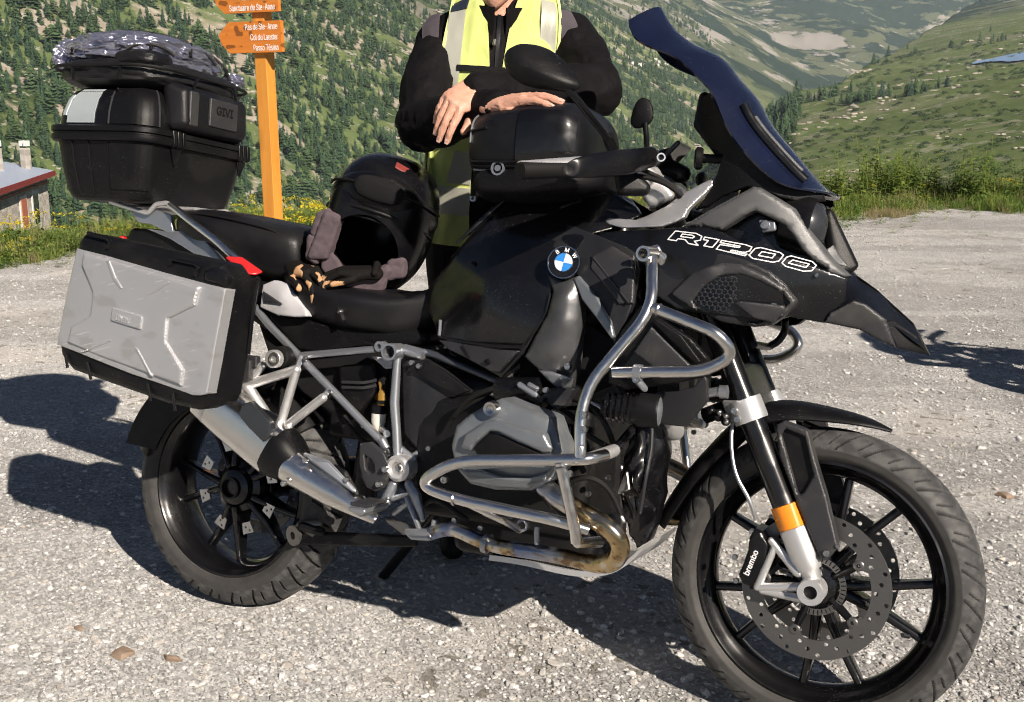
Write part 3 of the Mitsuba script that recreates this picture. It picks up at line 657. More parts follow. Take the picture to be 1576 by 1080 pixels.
CL = FT + FD * ((U(1149, 632, -.105) - FT) @ FD)
both('fork_clamp', cat(lathe([(.0265, -.024), (.035, -.024), (.036, -.02), (.036, .02), (.035, .024), (.0265, .024)], CL, FD, 30), hull([CL - FD * .016 + np.array([-.040, -.006, -.004]), CL + FD * .016 + np.array([-.040, -.006, -.004]), CL - FD * .017 + [-.01, -.022, 0], CL + FD * .017 + [-.01, -.022, 0]], .007, 10)), 'cast_silver')
for x, y in ((1130, 632), (1135, 645)): both('clamp_bolt', bolt(U(x, y, -.136), .007), 'bolt_steel')
bike('fork_bridge', hull([CL + [0, .01, .0], CL * [1, -1, 1] + [0, -.01, 0], FT + FD * .12 + [0, .02, 0], (FT + FD * .12) * [1, -1, 1] - [0, .02, 0]], .022, 10), 'satin_black')
both('wishbone_arm', tube([U(1085, 640, -.10), CL * [1, 0, 1] + [-.03, -.04, .01]], .017), 'satin_black')
bike('brake_hose', tube(spline([U(1128, 640, -.10), U(1126, 690, -.115), U(1135, 735, -.12), U(1151, 765, -.12), U(1163, 800, -.11)], 24), .0042, n=10), 'frame_silver')
bike('banjo_fitting', cat(ball(U(1106, 640, -.12), .012), ball(U(1117, 648, -.125), .010), ball(U(1094, 632, -.12), .009), tube([U(1094, 632, -.12), U(1128, 640, -.11)], .006)), 'satin_black')
for x, y in ((1107, 634), (1118, 649), (1117, 640)): bike('banjo_bolt', ball(U(x, y, -.135), .006), 'bolt_steel')
bike('link_tube', cat(tube([U(1085, 606, -.16), U(1118, 600, -.16)], .010), lathe([(0, 0), (.014, 0), (.014, .016), (0, .016)], U(1108, 603, -.16), (1, 0, .1), 16)), 'frame_silver')
# front mudguard
def shell(path, halfw, drop, n=22, t=.003, phi=80):
    """A mudguard-like shell: arched cross-sections carried along the path (in the bike's middle plane)."""
    p = np.asarray(path, float); tg = np.gradient(p, axis=0); tg /= np.linalg.norm(tg, axis=1, keepdims=True)
    loops = []
    a = np.radians(np.linspace(-phi, phi, n))
    for q, d, w, dp in zip(p, tg, np.broadcast_to(halfw, len(p)), np.broadcast_to(drop, len(p))):
        nn = np.array([-d[2], 0, d[0]]); nn = nn * np.sign(nn[2] if abs(nn[2]) > .05 else -nn[0] + 1e-9)
        o = [q + np.array([0, w * math.sin(x) / math.sin(math.radians(phi)), 0]) - nn * dp * (1 - math.cos(x)) / (1 - math.cos(math.radians(phi))) for x in a]
        i = [q + np.array([0, (w - t) * math.sin(x) / math.sin(math.radians(phi)), 0]) - nn * (t + dp * (1 - math.cos(x)) / (1 - math.cos(math.radians(phi)))) for x in a[::-1]]
        loops.append(o + i)
    return loft(loops)
fp = spline([U(1374, 661, 0), U(1335, 642, 0), U(1270, 624, 0), U(1195, 616, 0), U(1140, 640, 0), U(1095, 683, .0), U(1056, 728, .0), U(1014, 792, 0)], 40)
k_ = np.linspace(0, 1, 40)
bike('front_mudguard', shell(fp, np.interp(k_, [0, .12, .35, .7, 1], [.008, .042, .072, .078, .066]), np.interp(k_, [0, .15, .4, 1], [.004, .018, .04, .035])), 'black_plastic')
cover = [(1193, 655), (1205, 648), (1243, 662), (1254, 706), (1272, 766), (1290, 843), (1269, 867), (1258, 850), (1228, 780), (1200, 705)]
both('fork_cover', panel(P(cover, -.128), t=.03, b=.005, s=.008, rc=.004, holes=[P([(1202, 668), (1208, 660), (1238, 672), (1251, 733), (1237, 757), (1229, 763)], -.128)]), 'dark_grey')
both('fork_cover_recess', panel(P([(1199, 665), (1206, 657), (1241, 669), (1254, 735), (1238, 762), (1226, 766)], -.117), t=.012, b=.002, s=.01), 'black_plastic')
both('fork_cover_bolt', bolt(U(1272, 851, -.13), .007), 'bolt_steel')
both('mudguard_bolt', bolt(U(1289, 840, -.126), .004), 'bolt_steel')
# ------------------------------------------------------------------ fairing, tank, cockpit
SF = [(905, 350, -.12), (926, 357, -.15), (1000, 352, -.17), (1085, 348, -.175), (1110, 356, -.17), (1160, 381, -.165), (1251, 409, -.14), (1303, 427, -.10), (1300, 470, -.10), (1268, 497, -.105), (1215, 487, -.13), (1170, 500, -.15), (1060, 450, -.18), (1010, 420, -.18), (985, 405, -.18), (950, 388, -.17)]
both('side_fairing', panel(SF, t=.014, b=.004), 'gloss_black')
both('intake_cover', panel([(1008, 455, -.19), (1012, 412, -.185), (1030, 399, -.18), (1062, 387, -.18), (1100, 385, -.18), (1150, 400, -.178), (1185, 417, -.17), (1209, 438, -.16), (1225, 460, -.15), (1224, 473, -.15), (1209, 486, -.15), (1188, 500, -.15), (1160, 503, -.16), (1111, 496, -.18), (1080, 482, -.19), (1040, 476, -.19)], [(1110, 440, -.184)], t=.02, b=.006), 'char_grey')
both('intake_surround', panel([(1030, 452, -.20), (1064, 419, -.197), (1110, 404, -.195), (1139, 406, -.192), (1175, 422, -.183), (1207, 443, -.172), (1226, 461, -.16), (1222, 470, -.16), (1209, 484, -.163), (1188, 499, -.165), (1160, 502, -.17), (1111, 494, -.19), (1065, 476, -.20)], [(1090, 412, -.205)], t=.022, b=.006, s=.008, rc=.004,
     holes=[[(1066, 464, -.2), (1084, 440, -.2), (1111, 424, -.197), (1139, 422, -.192), (1167, 432, -.185), (1202, 450, -.172), (1214, 466, -.168), (1194, 488, -.168), (1164, 496, -.172), (1111, 490, -.19), (1074, 474, -.197)]]), 'dark_grey')
both('intake_back', panel([(1060, 464, -.194), (1084, 434, -.194), (1139, 416, -.189), (1205, 448, -.169), (1206, 470, -.164), (1170, 490, -.169), (1080, 480, -.194)], t=.006, b=.001), 'gloss_black')
both('intake_flap', panel([(1128, 466, -.2), (1140, 463, -.2), (1205, 470, -.18), (1208, 476, -.178), (1188, 496, -.178), (1160, 490, -.188)], t=.02, b=.004, s=.007), 'dark_grey')
ms = []
hx = [U(x, y, -.198) for x, y in ((1066, 464), (1084, 440), (1108, 426), (1136, 424), (1134, 464), (1111, 482), (1082, 472))]
hp = Polygon(np.array(hx)[:, [0, 2]]).buffer(-.001); net = hp
x0, z0, x1, z1 = hp.bounds; hxs = []
for i in range(14):
    for j in range(14): hxs.append(Polygon([(x0 + .0115 * (i + .5 * (j % 2)) + .0058 * math.cos(t), z0 + .0085 * j + .0047 * math.sin(t)) for t in np.arange(6) * np.pi / 3]))
net = hp.difference(unary_union(hxs))
both('intake_mesh', slab(net, -.2005, -.196), 'dark_grey', False)
both('fairing_bolt', cat(bolt(U(1191, 471, -.175), .0075), bolt(U(1257, 424, -.135), .004)), 'bolt_steel')
# lettering R1200: thin raised outlines on the fairing
def decal(poly, Yf, th=.0012, lift=.0006):
    m = slab(poly, 0, th); v = np.array(m.vertices); d = Yf(v[:, [0, 2]]); return TM(np.c_[v[:, 0], d - lift - th + v[:, 1], v[:, 2]], m.faces)
fair_Y = face_of([U(*q) for q in SF])
GL = [[(1030, 368.7), (1041, 355.7), (1073, 359.4), (1082, 364), (1080, 370), (1071, 371.5), (1077, 378), (1062, 375), (1057, 369.3), (1046, 367.6), (1043, 370.8)], [(1052, 360.3), (1067, 362.2), (1071, 364.5), (1068, 366.6), (1049.5, 364.3)],
      [(1086.5, 365), (1108, 369), (1098.5, 381), (1085.5, 378.5), (1092, 370.5), (1084.5, 369)],
      [(1112, 370), (1148, 376.5), (1157, 380), (1154, 386), (1146, 388.5), (1127, 385), (1125, 387.5), (1150, 391), (1147, 393.5), (1104.5, 383.5), (1110, 376.5), (1138, 381), (1140, 379), (1110, 373.5)],
      [(1153, 392.5), (1162, 382), (1170, 380.5), (1199, 388), (1203.5, 392), (1197, 401), (1188, 403), (1158.5, 397.5)], [(1167, 392.8), (1172, 386.8), (1192, 390.5), (1187, 396.5)],
      [(1201.5, 404), (1208, 394.8), (1215, 392.8), (1245.5, 401), (1251.5, 407), (1244.6, 415.5), (1233, 416.3), (1206.7, 409)], [(1211, 404), (1217, 399), (1241, 405), (1236, 410.5)]]
for k, g_ in enumerate(GL):
    lr = LineString([U(x, y, -.17)[[0, 2]] for x, y in g_ + g_[:1]])
    bike('side_fairing__lettering', decal(lr.buffer(.00115), fair_Y), 'white_paint', False, 'white outline model lettering R1200 on the fairing side' if k == 0 else None)
# grey frame trim round the lamp
both('fairing_trim', panel([(1047, 349, -.165), (1095, 321, -.165), (1144, 294, -.16), (1158, 286, -.158), (1170, 288, -.155), (1197, 304, -.145), (1223, 320, -.135), (1237, 338, -.128), (1259, 370, -.118), (1281, 399, -.105), (1308, 424, -.09), (1299, 427, -.092), (1273, 419, -.112),
     (1268, 411, -.118), (1247, 397, -.125), (1236, 386, -.13), (1214, 355, -.142), (1207, 346, -.147), (1184, 334, -.155), (1160, 324, -.162), (1144, 331, -.168), (1108, 354, -.175), (1084, 349, -.175)], t=.035, b=.009, s=.008), 'mid_grey')
both('fairing_inner', panel([(1095, 358, -.11), (1110, 345, -.11), (1160, 318, -.105), (1210, 340, -.095), (1250, 395, -.085), (1275, 420, -.075), (1200, 410, -.10), (1150, 385, -.11)], t=.01, b=.002), 'gloss_black')
LP = U(1178, 347, -.135)
both('side_lamp', hull([LP + [-.010, 0, .008], LP + [.016, 0, .006], LP + [.018, 0, -.006], LP + [-.002, 0, -.010]], .005, 10), 'frame_silver')
both('side_lamp_lens', lathe([(0, -.012), (.007, -.0105), (.0105, -.006), (.011, .002), (0, .004)], LP + [0, -.004, 0], (0, 1, 0), 20), 'lens')
# nose, lamp unit
bike('nose_block', hull([U(1100, 345, -.09), U(1100, 345, -.09) * [1, -1, 1], U(1165, 300, -.08), U(1165, 300, -.08) * [1, -1, 1], U(1245, 320, -.06), U(1245, 320, -.06) * [1, -1, 1], U(1262, 400, -.05), U(1262, 400, -.05) * [1, -1, 1], U(1140, 400, -.10), U(1140, 400, -.10) * [1, -1, 1]], .012, 10), 'black_plastic')
HC = U(1247, 350, -.075)
def lampu(s):
    c = HC * [1, s, 1]
    return cat(xf(lathe([(0, .03), (.02, .028), (.04, .018), (.050, 0), (.050, -.055), (.03, -.07), (0, -.07)], (0, 0, 0), (1, 0, -.12), 28), np.diag([1, .95, 1.15]), c))
for s in (1, -1):
    bike('headlight', lampu(s), 'satin_black')
    bike('headlight__lens', xf(lathe([(0, .034), (.02, .032), (.04, .020), (.047, .006), (.045, .004), (0, .004)], (0, 0, 0), (1, 0, -.12), 28), np.diag([1, .95, 1.15]), HC * [1, s, 1]), 'glass_dark')
    bike('headlight__rim', xf(ring([(.046, .002), (.053, .006), (.056, -.01), (.053, -.05), (.050, -.05), (.050, -.01)], (0, 0, 0), (1, 0, -.12), 32), np.diag([1, .95, 1.15]), HC * [1, s, 1]), 'satin_black')
both('headlight_shroud', panel([(1222, 302, -.10), (1240, 303, -.085), (1262, 311, -.065), (1266, 318, -.06), (1256, 336, -.07), (1233, 334, -.09), (1222, 322, -.10)], t=.05, b=.008, s=.008), 'dark_grey')
both('headlight_fins', cat(*[panel([(1234 + k * 6, 312, -.092 + .006 * k), (1237 + k * 6, 312, -.09 + .006 * k), (1235 + k * 6, 330, -.09 + .006 * k), (1232 + k * 6, 330, -.092 + .006 * k)], t=.01, b=.001, s=.01) for k in range(4)]), 'frame_silver')
both('lamp_bezel', panel([(1243, 334, -.098), (1256, 337, -.09), (1262, 362, -.088), (1266, 372, -.086), (1259, 368, -.092), (1247, 352, -.098)], t=.02, b=.003, s=.008), 'mid_grey')
both('nose_plate', panel([(1272, 383, -.075), (1282, 377, -.065), (1300, 403, -.055), (1310, 412, -.05), (1290, 407, -.065), (1279, 396, -.075)], t=.01, b=.002, s=.008), 'mid_grey')
bike('nose_spine', hull([U(1275, 330, 0), U(1284, 360, 0), U(1312, 408, 0), U(1290, 410, 0)], [.012, .014, .012, .03], 10), 'black_plastic')
# beak
both('beak_top', panel([(1286, 404, 0), (1322, 426, 0), (1350, 446, 0), (1375, 469, 0), (1406, 497, 0), (1431, 546, 0), (1413, 530, -.035), (1364, 492, -.072), (1332, 468, -.088), (1314, 462, -.095), (1276, 482, -.105), (1240, 470, -.115), (1240, 420, -.11), (1285, 424, -.085)], [(1330, 448, -.045), (1375, 487, -.04), (1290, 450, -.09)], t=.008, b=.001, s=.01), 'gloss_black')
both('beak_side', panel([(1268, 496, -.115), (1276, 482, -.115), (1314, 462, -.105), (1332, 468, -.098), (1364, 492, -.082), (1380, 536, -.062), (1357, 526, -.075), (1347, 521, -.08), (1322, 507, -.09)], t=.02, b=.005, s=.008), 'dark_grey')
both('beak_tip', panel([(1363, 494, -.08), (1376, 492, -.062), (1412, 518, -.03), (1431, 547, -.004), (1405, 541, -.035), (1381, 536, -.06)], t=.012, b=.003, s=.008), 'black_plastic')
bike('beak_guard_loop', tubeU([(1160, 530, -.03), (1182, 534, .10), (1199, 525, .11), (1209, 508, .11), (1208, 492, .09)], .0085, .02), 'satin_black')
# windscreen: a curved sheet, right edge measured, mirrored about the bike's middle
st = [((967, 31), .085, .046, .046), ((975, 55), .11, .056, .040), ((1005, 73), .125, .064, .028), ((1041, 88), .13, .070, .020), ((1066, 110), .137, .067, .012), ((1095, 141), .145, .065, .010), ((1112, 180), .155, .068, .012), ((1134, 218), .163, .078, .012), ((1160, 248), .163, .080, .008), ((1198, 279), .155, .072, .004), ((1239, 290), .125, .05, .0)]
t_ = np.linspace(-1, 1, 41); loops = []
for (px_, py_), w_, bu, ri in st:
    a_ = U(px_, py_, -w_); loops.append(np.stack([a_[0] + bu * (1 - t_ ** 2), w_ * t_, a_[2] + ri * (1 - t_ ** 2)], 1))
loops = np.array(loops); L2 = np.array([spline(loops[:, i], 60) for i in range(41)]).transpose(1, 0, 2)
def sheet(Gd, th):
    n, m = Gd.shape[:2]; du, dv = np.gradient(Gd, axis=0), np.gradient(Gd, axis=1); nn = np.cross(du, dv); nn /= np.linalg.norm(nn, axis=2, keepdims=True)
    if nn[n // 2, m // 2, 0] < 0: nn = -nn
    B = Gd - nn * th
    per = [(i, 0) for i in range(n)] + [(n - 1, j) for j in range(1, m)] + [(i, m - 1) for i in range(n - 2, -1, -1)] + [(0, j) for j in range(m - 2, 0, -1)]
    V = np.vstack([Gd.reshape(-1, 3), B.reshape(-1, 3)]); N_ = n * m
    i, j = np.meshgrid(np.arange(n - 1), np.arange(m - 1), indexing='ij'); q = np.stack([i * m + j, i * m + j + 1, (i + 1) * m + j + 1, (i + 1) * m + j], -1).reshape(-1, 4)
    F = np.vstack([q[:, [0, 1, 2]], q[:, [0, 2, 3]], q[:, [2, 1, 0]] + N_, q[:, [3, 2, 0]] + N_])
    e = np.array([a * m + b for a, b in per]); e2 = np.roll(e, -1)
    F = np.vstack([F, np.c_[e, e2, e2 + N_], np.c_[e, e2 + N_, e + N_]])
    m_ = TM(V, F); m_.fix_normals(); return m_
bike('windscreen', sheet(L2, .004), 'screen_sky_painted', 50, 'tall dark tinted windscreen with blue sky reflection painted in')
# slot with a light bar in the screen
def on_screen(s, t):
    i = min(int(s * 59), 58); f = s * 59 - i; a = L2[i] * (1 - f) + L2[i + 1] * f; j = (t + 1) * 20; k = min(int(j), 39); g = j - k
    return a[k] * (1 - g) + a[k + 1] * g
for s in (-1, 1):
    sl = [on_screen(q, s * w) + [.004, 0, .002] for q, w in zip(np.linspace(.56, .90, 12), np.linspace(.66, .60, 12))]
    bike('screen_slot', tube(sl, .011, n=12), 'gloss_black')
    bike('screen_slot__strip', tube([q + [.006, 0, .006] for q in sl[2:-1]], .0062, n=10), 'mid_grey')
both('cockpit_fairing', panel([(1080, 150, -.13), (1095, 143, -.13), (1112, 180, -.145), (1134, 218, -.155), (1198, 280, -.15), (1239, 291, -.12), (1268, 300, -.06), (1272, 310, -.05), (1240, 313, -.09), (1200, 303, -.13), (1170, 289, -.145), (1150, 287, -.14), (1112, 302, -.13), (1088, 318, -.12), (1068, 322, -.11), (1098, 290, -.11), (1108, 262, -.11), (1116, 240, -.11), (1092, 226, -.11), (1073, 192, -.12)], t=.012, b=.003), 'black_plastic')
bike('instrument_housing', hull([U(1076, 192, -.09), U(1076, 192, -.09) * [1, -1, 1], U(1084, 150, -.09), U(1084, 150, -.09) * [1, -1, 1], U(1120, 250, -.09), U(1120, 250, -.09) * [1, -1, 1], U(1130, 215, -.09), U(1130, 215, -.09) * [1, -1, 1]], .012, 10), 'black_plastic')
K_ = U(1082, 244, -.10)
bike('screen_knob', cat(lathe([(0, 0), (.020, 0), (.024, .004), (.024, .014), (.018, .018), (0, .018)], K_, (-1, -.25, 0), 20), tube([K_, K_ + [.06, 0, .0]], .010)), 'black_plastic')
# silver side piece beside the handlebar
both('tank_side_trim', panel([(929, 340, -.12), (936, 335, -.12), (964, 337, -.125), (978, 338, -.13), (994, 332, -.13), (1024, 317, -.13), (1053, 296, -.12), (1083, 280, -.115), (1101, 272, -.11), (1098, 284, -.12), (1083, 299, -.13), (1059, 322, -.145), (1053, 334, -.15), (1038, 342, -.152), (1016, 349, -.155), (987, 350, -.15), (957, 350, -.145), (938, 346, -.13)], [(1030, 330, -.143), (1000, 341, -.145)], t=.02, b=.005, s=.008), 'cast_silver')
# tank
both('tank_side', panel([(660, 440, -.10), (700, 392, -.12), (740, 346, -.10), (772, 312, -.075), (800, 290, -.055), (815, 284, -.05), (900, 290, -.06), (950, 299, -.06), (978, 318, -.07), (985, 331, -.09), (940, 352, -.13), (905, 362, -.16), (880, 400, -.185), (850, 430, -.195), (849, 450, -.20), (842, 480, -.21), (822, 515, -.21), (805, 546, -.20), (772, 582, -.19), (755, 573, -.18), (720, 551, -.17), (676, 524, -.15), (668, 500, -.14), (655, 470, -.11)], [(760, 430, -.19), (780, 500, -.205), (720, 480, -.17), (830, 340, -.11), (760, 370, -.14), (700, 460, -.15)], t=.02, b=.004, s=.014), 'gloss_black')
both('tank_lower_plate', panel([(674, 523, -.158), (708, 528, -.172), (777, 538, -.212), (798, 540, -.212), (766, 574, -.20), (755, 572, -.195), (721, 553, -.183), (690, 538, -.168)], t=.012, b=.003, s=.01), 'dark_grey')
both('tank_seam', cat(tubeU([(676, 518, -.155), (720, 527, -.178), (775, 534, -.215), (803, 534, -.217), (822, 512, -.218), (840, 482, -.216), (847, 452, -.206)], .0028, .01, 8), tubeU([(712, 530, -.18), (722, 552, -.186)], .0016, 0, 8)), 'satin_black')
both('tank_rim', tube(spline([U(702, 374, -.122), U(735, 345, -.107), U(770, 313, -.083), U(800, 290, -.062)], 24), np.interp(np.linspace(0, 1, 24), [0, .3, 1], [.002, .006, .004]), n=12), 'gloss_black')
bike('tank_badge_plate', panel([(783, 305, -.092), (806, 288, -.08), (818, 288, -.078), (818, 297, -.085), (812, 306, -.094)], t=.004, b=.001, s=.008), 'gloss_black')
tp = [(.56, .87, .075), (.62, .98, .11), (.69, 1.075, .10), (.75, 1.125, .075), (.85, 1.135, .07), (.95, 1.135, .07), (1.02, 1.115, .075), (1.05, 1.07, .09)]
bike('fuel_tank', loft([[(x, w * math.sin(a) * (1 if math.cos(a) > 0 else 1.0), .80 + (z - .80) * (.5 + .5 * math.copysign(abs(math.cos(a)) ** .5, math.cos(a)))) for a in np.arange(28) * 2 * np.pi / 28] for x, z, w in tp]), 'gloss_black')
both('tank_bolt', cat(bolt(U(729, 405, -.158), .005), bolt(U(750, 557, -.197), .007)), 'satin_black')
both('knee_clip', tubeU([(678, 492, -.155), (677, 505, -.155), (676, 516, -.155)], .004, 0, 8), 'frame_silver')
both('tank_cover', panel([(815, 372, -.14), (836, 361, -.14), (870, 353, -.145), (874, 344, -.14), (920, 363, -.165), (960, 379, -.185), (976, 389, -.19), (979, 420, -.2), (973, 468, -.215), (961, 500, -.22), (946, 529, -.225), (936, 515, -.222), (905, 456, -.21), (886, 420, -.20), (860, 385, -.175)], [(930, 420, -.205), (900, 400, -.19)], t=.02, b=.004), 'char_grey')
both('tank_cover_inset', panel([(910.5, 393, -.195), (941, 378, -.195), (971, 396, -.203), (973, 412, -.208), (976, 420, -.21), (974, 467, -.222), (952, 468, -.222), (908, 412, -.203)], t=.01, b=.004, s=.008), 'dark_grey')
both('tank_cover_ridge', tubeU([(914, 397, -.199), (968, 466, -.226)], .0022, 0, 8), 'dark_grey')
both('tank_blade', panel([(882, 429, -.212), (890, 424, -.212), (918, 456, -.224), (939, 494, -.232), (945, 519, -.235), (940, 521, -.234), (917, 489, -.226), (895, 461, -.216)], t=.012, b=.004, s=.006), 'engine_grey')
both('knee_shroud', panel([(843, 424, -.205), (866, 432, -.21), (887, 425, -.205), (894, 450, -.205), (895, 476, -.205), (894, 503, -.205), (889, 550, -.20), (884, 577, -.195), (877, 597, -.19), (856, 597, -.205), (827, 569, -.215), (806, 549, -.21), (824, 514, -.215), (842, 480, -.215), (850, 449, -.208)], [(868, 455, -.228), (866, 495, -.232), (856, 545, -.228)], t=.03, b=.006, s=.01), 'engine_dark')
both('knee_shroud_wedge', panel([(828, 570, -.222), (845, 571, -.234), (880, 582, -.222), (877, 597, -.208), (857, 597, -.222)], t=.01, b=.003, s=.008), 'frame_silver')
both('shroud_bolt', bolt(U(874, 564, -.228), .0075), 'bolt_steel')
# emblem
EC = U(868, 404, -.214); EN = (U(868, 404, -.214) - LM.T @ CAM); EN = np.array([.12, -.97, .18]); EN /= np.linalg.norm(EN)
ER = frame(-EN)
ex = np.array([1, 0, 0.]) - EN * EN[0]; ex /= np.linalg.norm(ex); ey = np.cross(EN, ex) * -1
if ey[2] < 0: ey = -ey
bike('emblem', lathe([(0, -.006), (.0355, -.006), (.0355, .002), (.034, .004), (.0325, .0032), (0, .0032)], EC, EN, 48), 'gloss_black', label='round emblem with blue and white quarters')
bike('emblem__ring', ring([(.0335, .003), (.0355, .003), (.0355, .0048), (.0335, .0048)], EC, EN, 56), 'chrome')
bike('emblem__ring', ring([(.0195, .003), (.0208, .003), (.0208, .0046), (.0195, .0046)], EC, EN, 48), 'chrome')
tiltE = math.radians(-8)
for k in range(4):
    aa = np.linspace(k * np.pi / 2, (k + 1) * np.pi / 2, 14) + tiltE
    pts = np.vstack([[0, 0], np.c_[.0195 * np.cos(aa), .0195 * np.sin(aa)]])
    top = EC + pts[:, :1] * ex + pts[:, 1:] * ey + EN * .0044; bot = top - EN * .002; n_ = len(pts)
    F = [(0, i, i + 1) for i in range(1, n_ - 1)] + [(n_, n_ + i + 1, n_ + i) for i in range(1, n_ - 1)] + sum([[(i, n_ + i, (i + 1) % n_), ((i + 1) % n_, n_ + i, n_ + (i + 1) % n_)] for i in range(n_)], [])
    m_ = TM(np.vstack([top, bot]), F); m_.fix_normals()
    bike('emblem__quarter', m_, 'white_paint' if k in (0, 2) else 'emblem_blue', False)
for ch, ang in (('B', 128), ('M', 82), ('W', 36)):
    a = math.radians(ang); d = ex * math.cos(a) + ey * math.sin(a); x_ = ex * math.sin(a) - ey * math.cos(a)
    bike('emblem__letter', text3(ch, .0085, EC + d * .0228 + EN * .0034, x_, d, .0008, True, 'c'), 'white_paint', False)
# handlebar, controls, mirrors
bike('handlebar', cat(tubeU([(800, 258, -.44), (900, 250, -.30), (968, 262, -.17), (1010, 275, -.06), (1035, 284, .02), (1052, 296, .17), (1030, 310, .30), (1000, 318, .45)], .0135, .03)), 'cast_silver')
bike('bar_clamp', cat(hull([U(1005, 268, -.06), U(1020, 300, -.06), U(1000, 300, -.06)], .018, 10), hull([U(1005, 268, -.06) * [1, -1, 1], U(1020, 300, -.06) * [1, -1, 1], U(1000, 300, -.06) * [1, -1, 1]], .018, 10)), 'cast_silver')
bike('steering_head', hull([U(1015, 300, -.05), U(1015, 300, -.05) * [1, -1, 1], U(1050, 330, -.06), U(1050, 330, -.06) * [1, -1, 1], U(1095, 480, -.05), U(1095, 480, -.05) * [1, -1, 1]], .02, 10), 'black_plastic')
bike('control_casting', cat(hull([U(960, 262, -.17), U(985, 258, -.15), U(1005, 270, -.12), U(985, 282, -.14)], .014, 10), hull([U(990, 285, -.10), U(1015, 282, -.09), U(1030, 300, -.09), U(1005, 312, -.09)], .012, 10)), 'cast_silver')
bike('cable', cat(tube(spline([U(958, 268, -.18), U(1000, 274, -.16), U(1030, 286, -.15), U(1050, 302, -.14)], 20), .0055, n=10), tube(spline([U(972, 254, -.18), U(1005, 268, -.15), U(1035, 286, -.13), U(1046, 305, -.13)], 20), .0045, n=10)), 'rubber')
bike('switch_block', hull([U(955, 258, -.20), U(990, 290, -.18), U(960, 290, -.2)], .016, 10), 'black_plastic')
gr = [U(966, 258, -.20), U(800, 262, -.44)]
for s in (1, -1):
    q = [g_ * [1, s, 1] for g_ in gr]
    bike('hand_grip', tube(q, .018), 'rubber')
hg = smooth_loft([[(q[0] + .010 * math.cos(a), q[1] + .006 * math.cos(a), q[2] + h * math.sin(a)) for a in np.arange(20) * 2 * np.pi / 20] for q, h in [(U(836, 259, -.44) + [.05, 0, 0], .005), (U(842, 258, -.435) + [.053, 0, 0], .016), (U(860, 255, -.41) + [.058, 0, 0], .022), (U(895, 250, -.35) + [.063, 0, 0], .025), (U(930, 247, -.29) + [.060, 0, 0], .025), (U(968, 241, -.21) + [.05, 0, 0], .021), (U(985, 245, -.18) + [.03, 0, 0], .014)]])
bike('hand_guard', hg, 'satin_black', 60); bike('hand_guard', mirror(hg), 'satin_black', 60)
bike('guard_badge', ring([(.006, 0), (.009, 0), (.009, .002), (.006, .002)], U(974, 241, -.235) + [.06, -.0, 0], (.4, -.9, 0), 24), 'frame_silver')
def mirror_head(c, out, scale=1.0):
    pts = np.array([U(x, y, -.43) for x, y in out]); pts = spline(pts, 40, True); c0 = pts.mean(0); loops = []
    for k, (sc, dy) in enumerate(((.02, -.035), (.45, -.032), (.8, -.020), (.96, -.006), (1.0, .008), (.97, .016), (.9, .018), (.02, .016))):
        loops.append(c0 + (pts - c0) * sc + np.array([.7 * dy, dy, 0]))
    return loft(loops)
mh = mirror_head(None, [(786, 80), (797, 69), (815, 67), (835, 74), (858, 92), (874, 112), (883, 130), (872, 139), (845, 138), (815, 134), (795, 122), (784, 100)])
bike('mirror', mh, 'black_plastic', 50, 'right mirror head seen from its back')
bike('mirror__stalk', cat(tubeU([(868, 132, -.43), (884, 148, -.41), (905, 175, -.36), (930, 205, -.29), (942, 225, -.25)], .0075, .03), hull([U(936, 212, -.27), U(944, 232, -.24)], .013, 8)), 'satin_black')
ml = [U(975, 196, .42), U(978, 165, .42), U(988, 150, .42), U(998, 156, .42), U(1003, 178, .42), U(995, 192, .42)]; ml = spline(ml, 30, True); c0 = ml.mean(0)
bike('mirror', loft([c0 + (ml - c0) * sc + np.array([dx, .5 * dx, 0]) for sc, dx in ((.02, -.014), (.5, -.012), (.85, -.007), (1.0, .0), (.97, .005), (.02, .005))]), 'black_plastic', 50, 'left mirror head behind the cockpit')
bike('mirror__stalk', tubeU([(993, 190, .42), (995, 215, .41), (996, 245, .38), (1010, 300, .33)], .0075, .02), 'satin_black')
bike('navigation_screen', xf(rbox((0, 0, 0), (.012, .10, .075), .006), rot([0, 1, 0], .75) , U(1036, 240, .02)), 'glass_dark')
bike('navigation_mount', cat(hull([U(1030, 258, .02), U(1050, 268, .0), U(1010, 262, .04)], .02, 10), hull([U(1000, 250, .03), U(1030, 240, .05)], .02, 10)), 'black_plastic')
# ------------------------------------------------------------------ seats, frame, engine, exhaust, guard bars
# passenger seat
ps = [sect(-.205, 0, 1.005, .965, .05, tw=.8), sect(-.195, 0, 1.03, .94, .105, tw=.8), sect(-.15, 0, 1.044, .925, .135, tw=.75), sect(-.05, 0, 1.04, .905, .155, tw=.78), sect(.06, 0, 1.028, .878, .162, tw=.84), sect(.14, 0, 1.018, .862, .156, tw=.88), sect(.19, 0, 1.008, .868, .142, tw=.9), sect(.212, 0, .985, .885, .12, tw=.9), sect(.218, 0, .95, .91, .06)]
bike('passenger_seat', smooth_loft(ps), 'seat_vinyl', 60)
sm = [np.array([x, -w * .93, z]) for x, z, w in ((-.17, 1.022, .115), (-.10, 1.026, .135), (0, 1.018, .15), (.08, 1.006, .152), (.15, .99, .145), (.20, .965, .125))]
bike('passenger_seat__seam', tube(spline(sm, 30), .0028, n=8), 'rubber')
rsx = [sect(.17, 0, .92, .80, .12, tw=.9), sect(.21, 0, .915, .785, .155, tw=.85), sect(.29, 0, .885, .765, .178, tw=.78), sect(.38, 0, .872, .752, .175, tw=.74), sect(.46, 0, .868, .748, .15, tw=.74), sect(.53, 0, .875, .765, .115, tw=.8), sect(.58, 0, .90, .80, .085, tw=.9), sect(.615, 0, .905, .84, .055)]
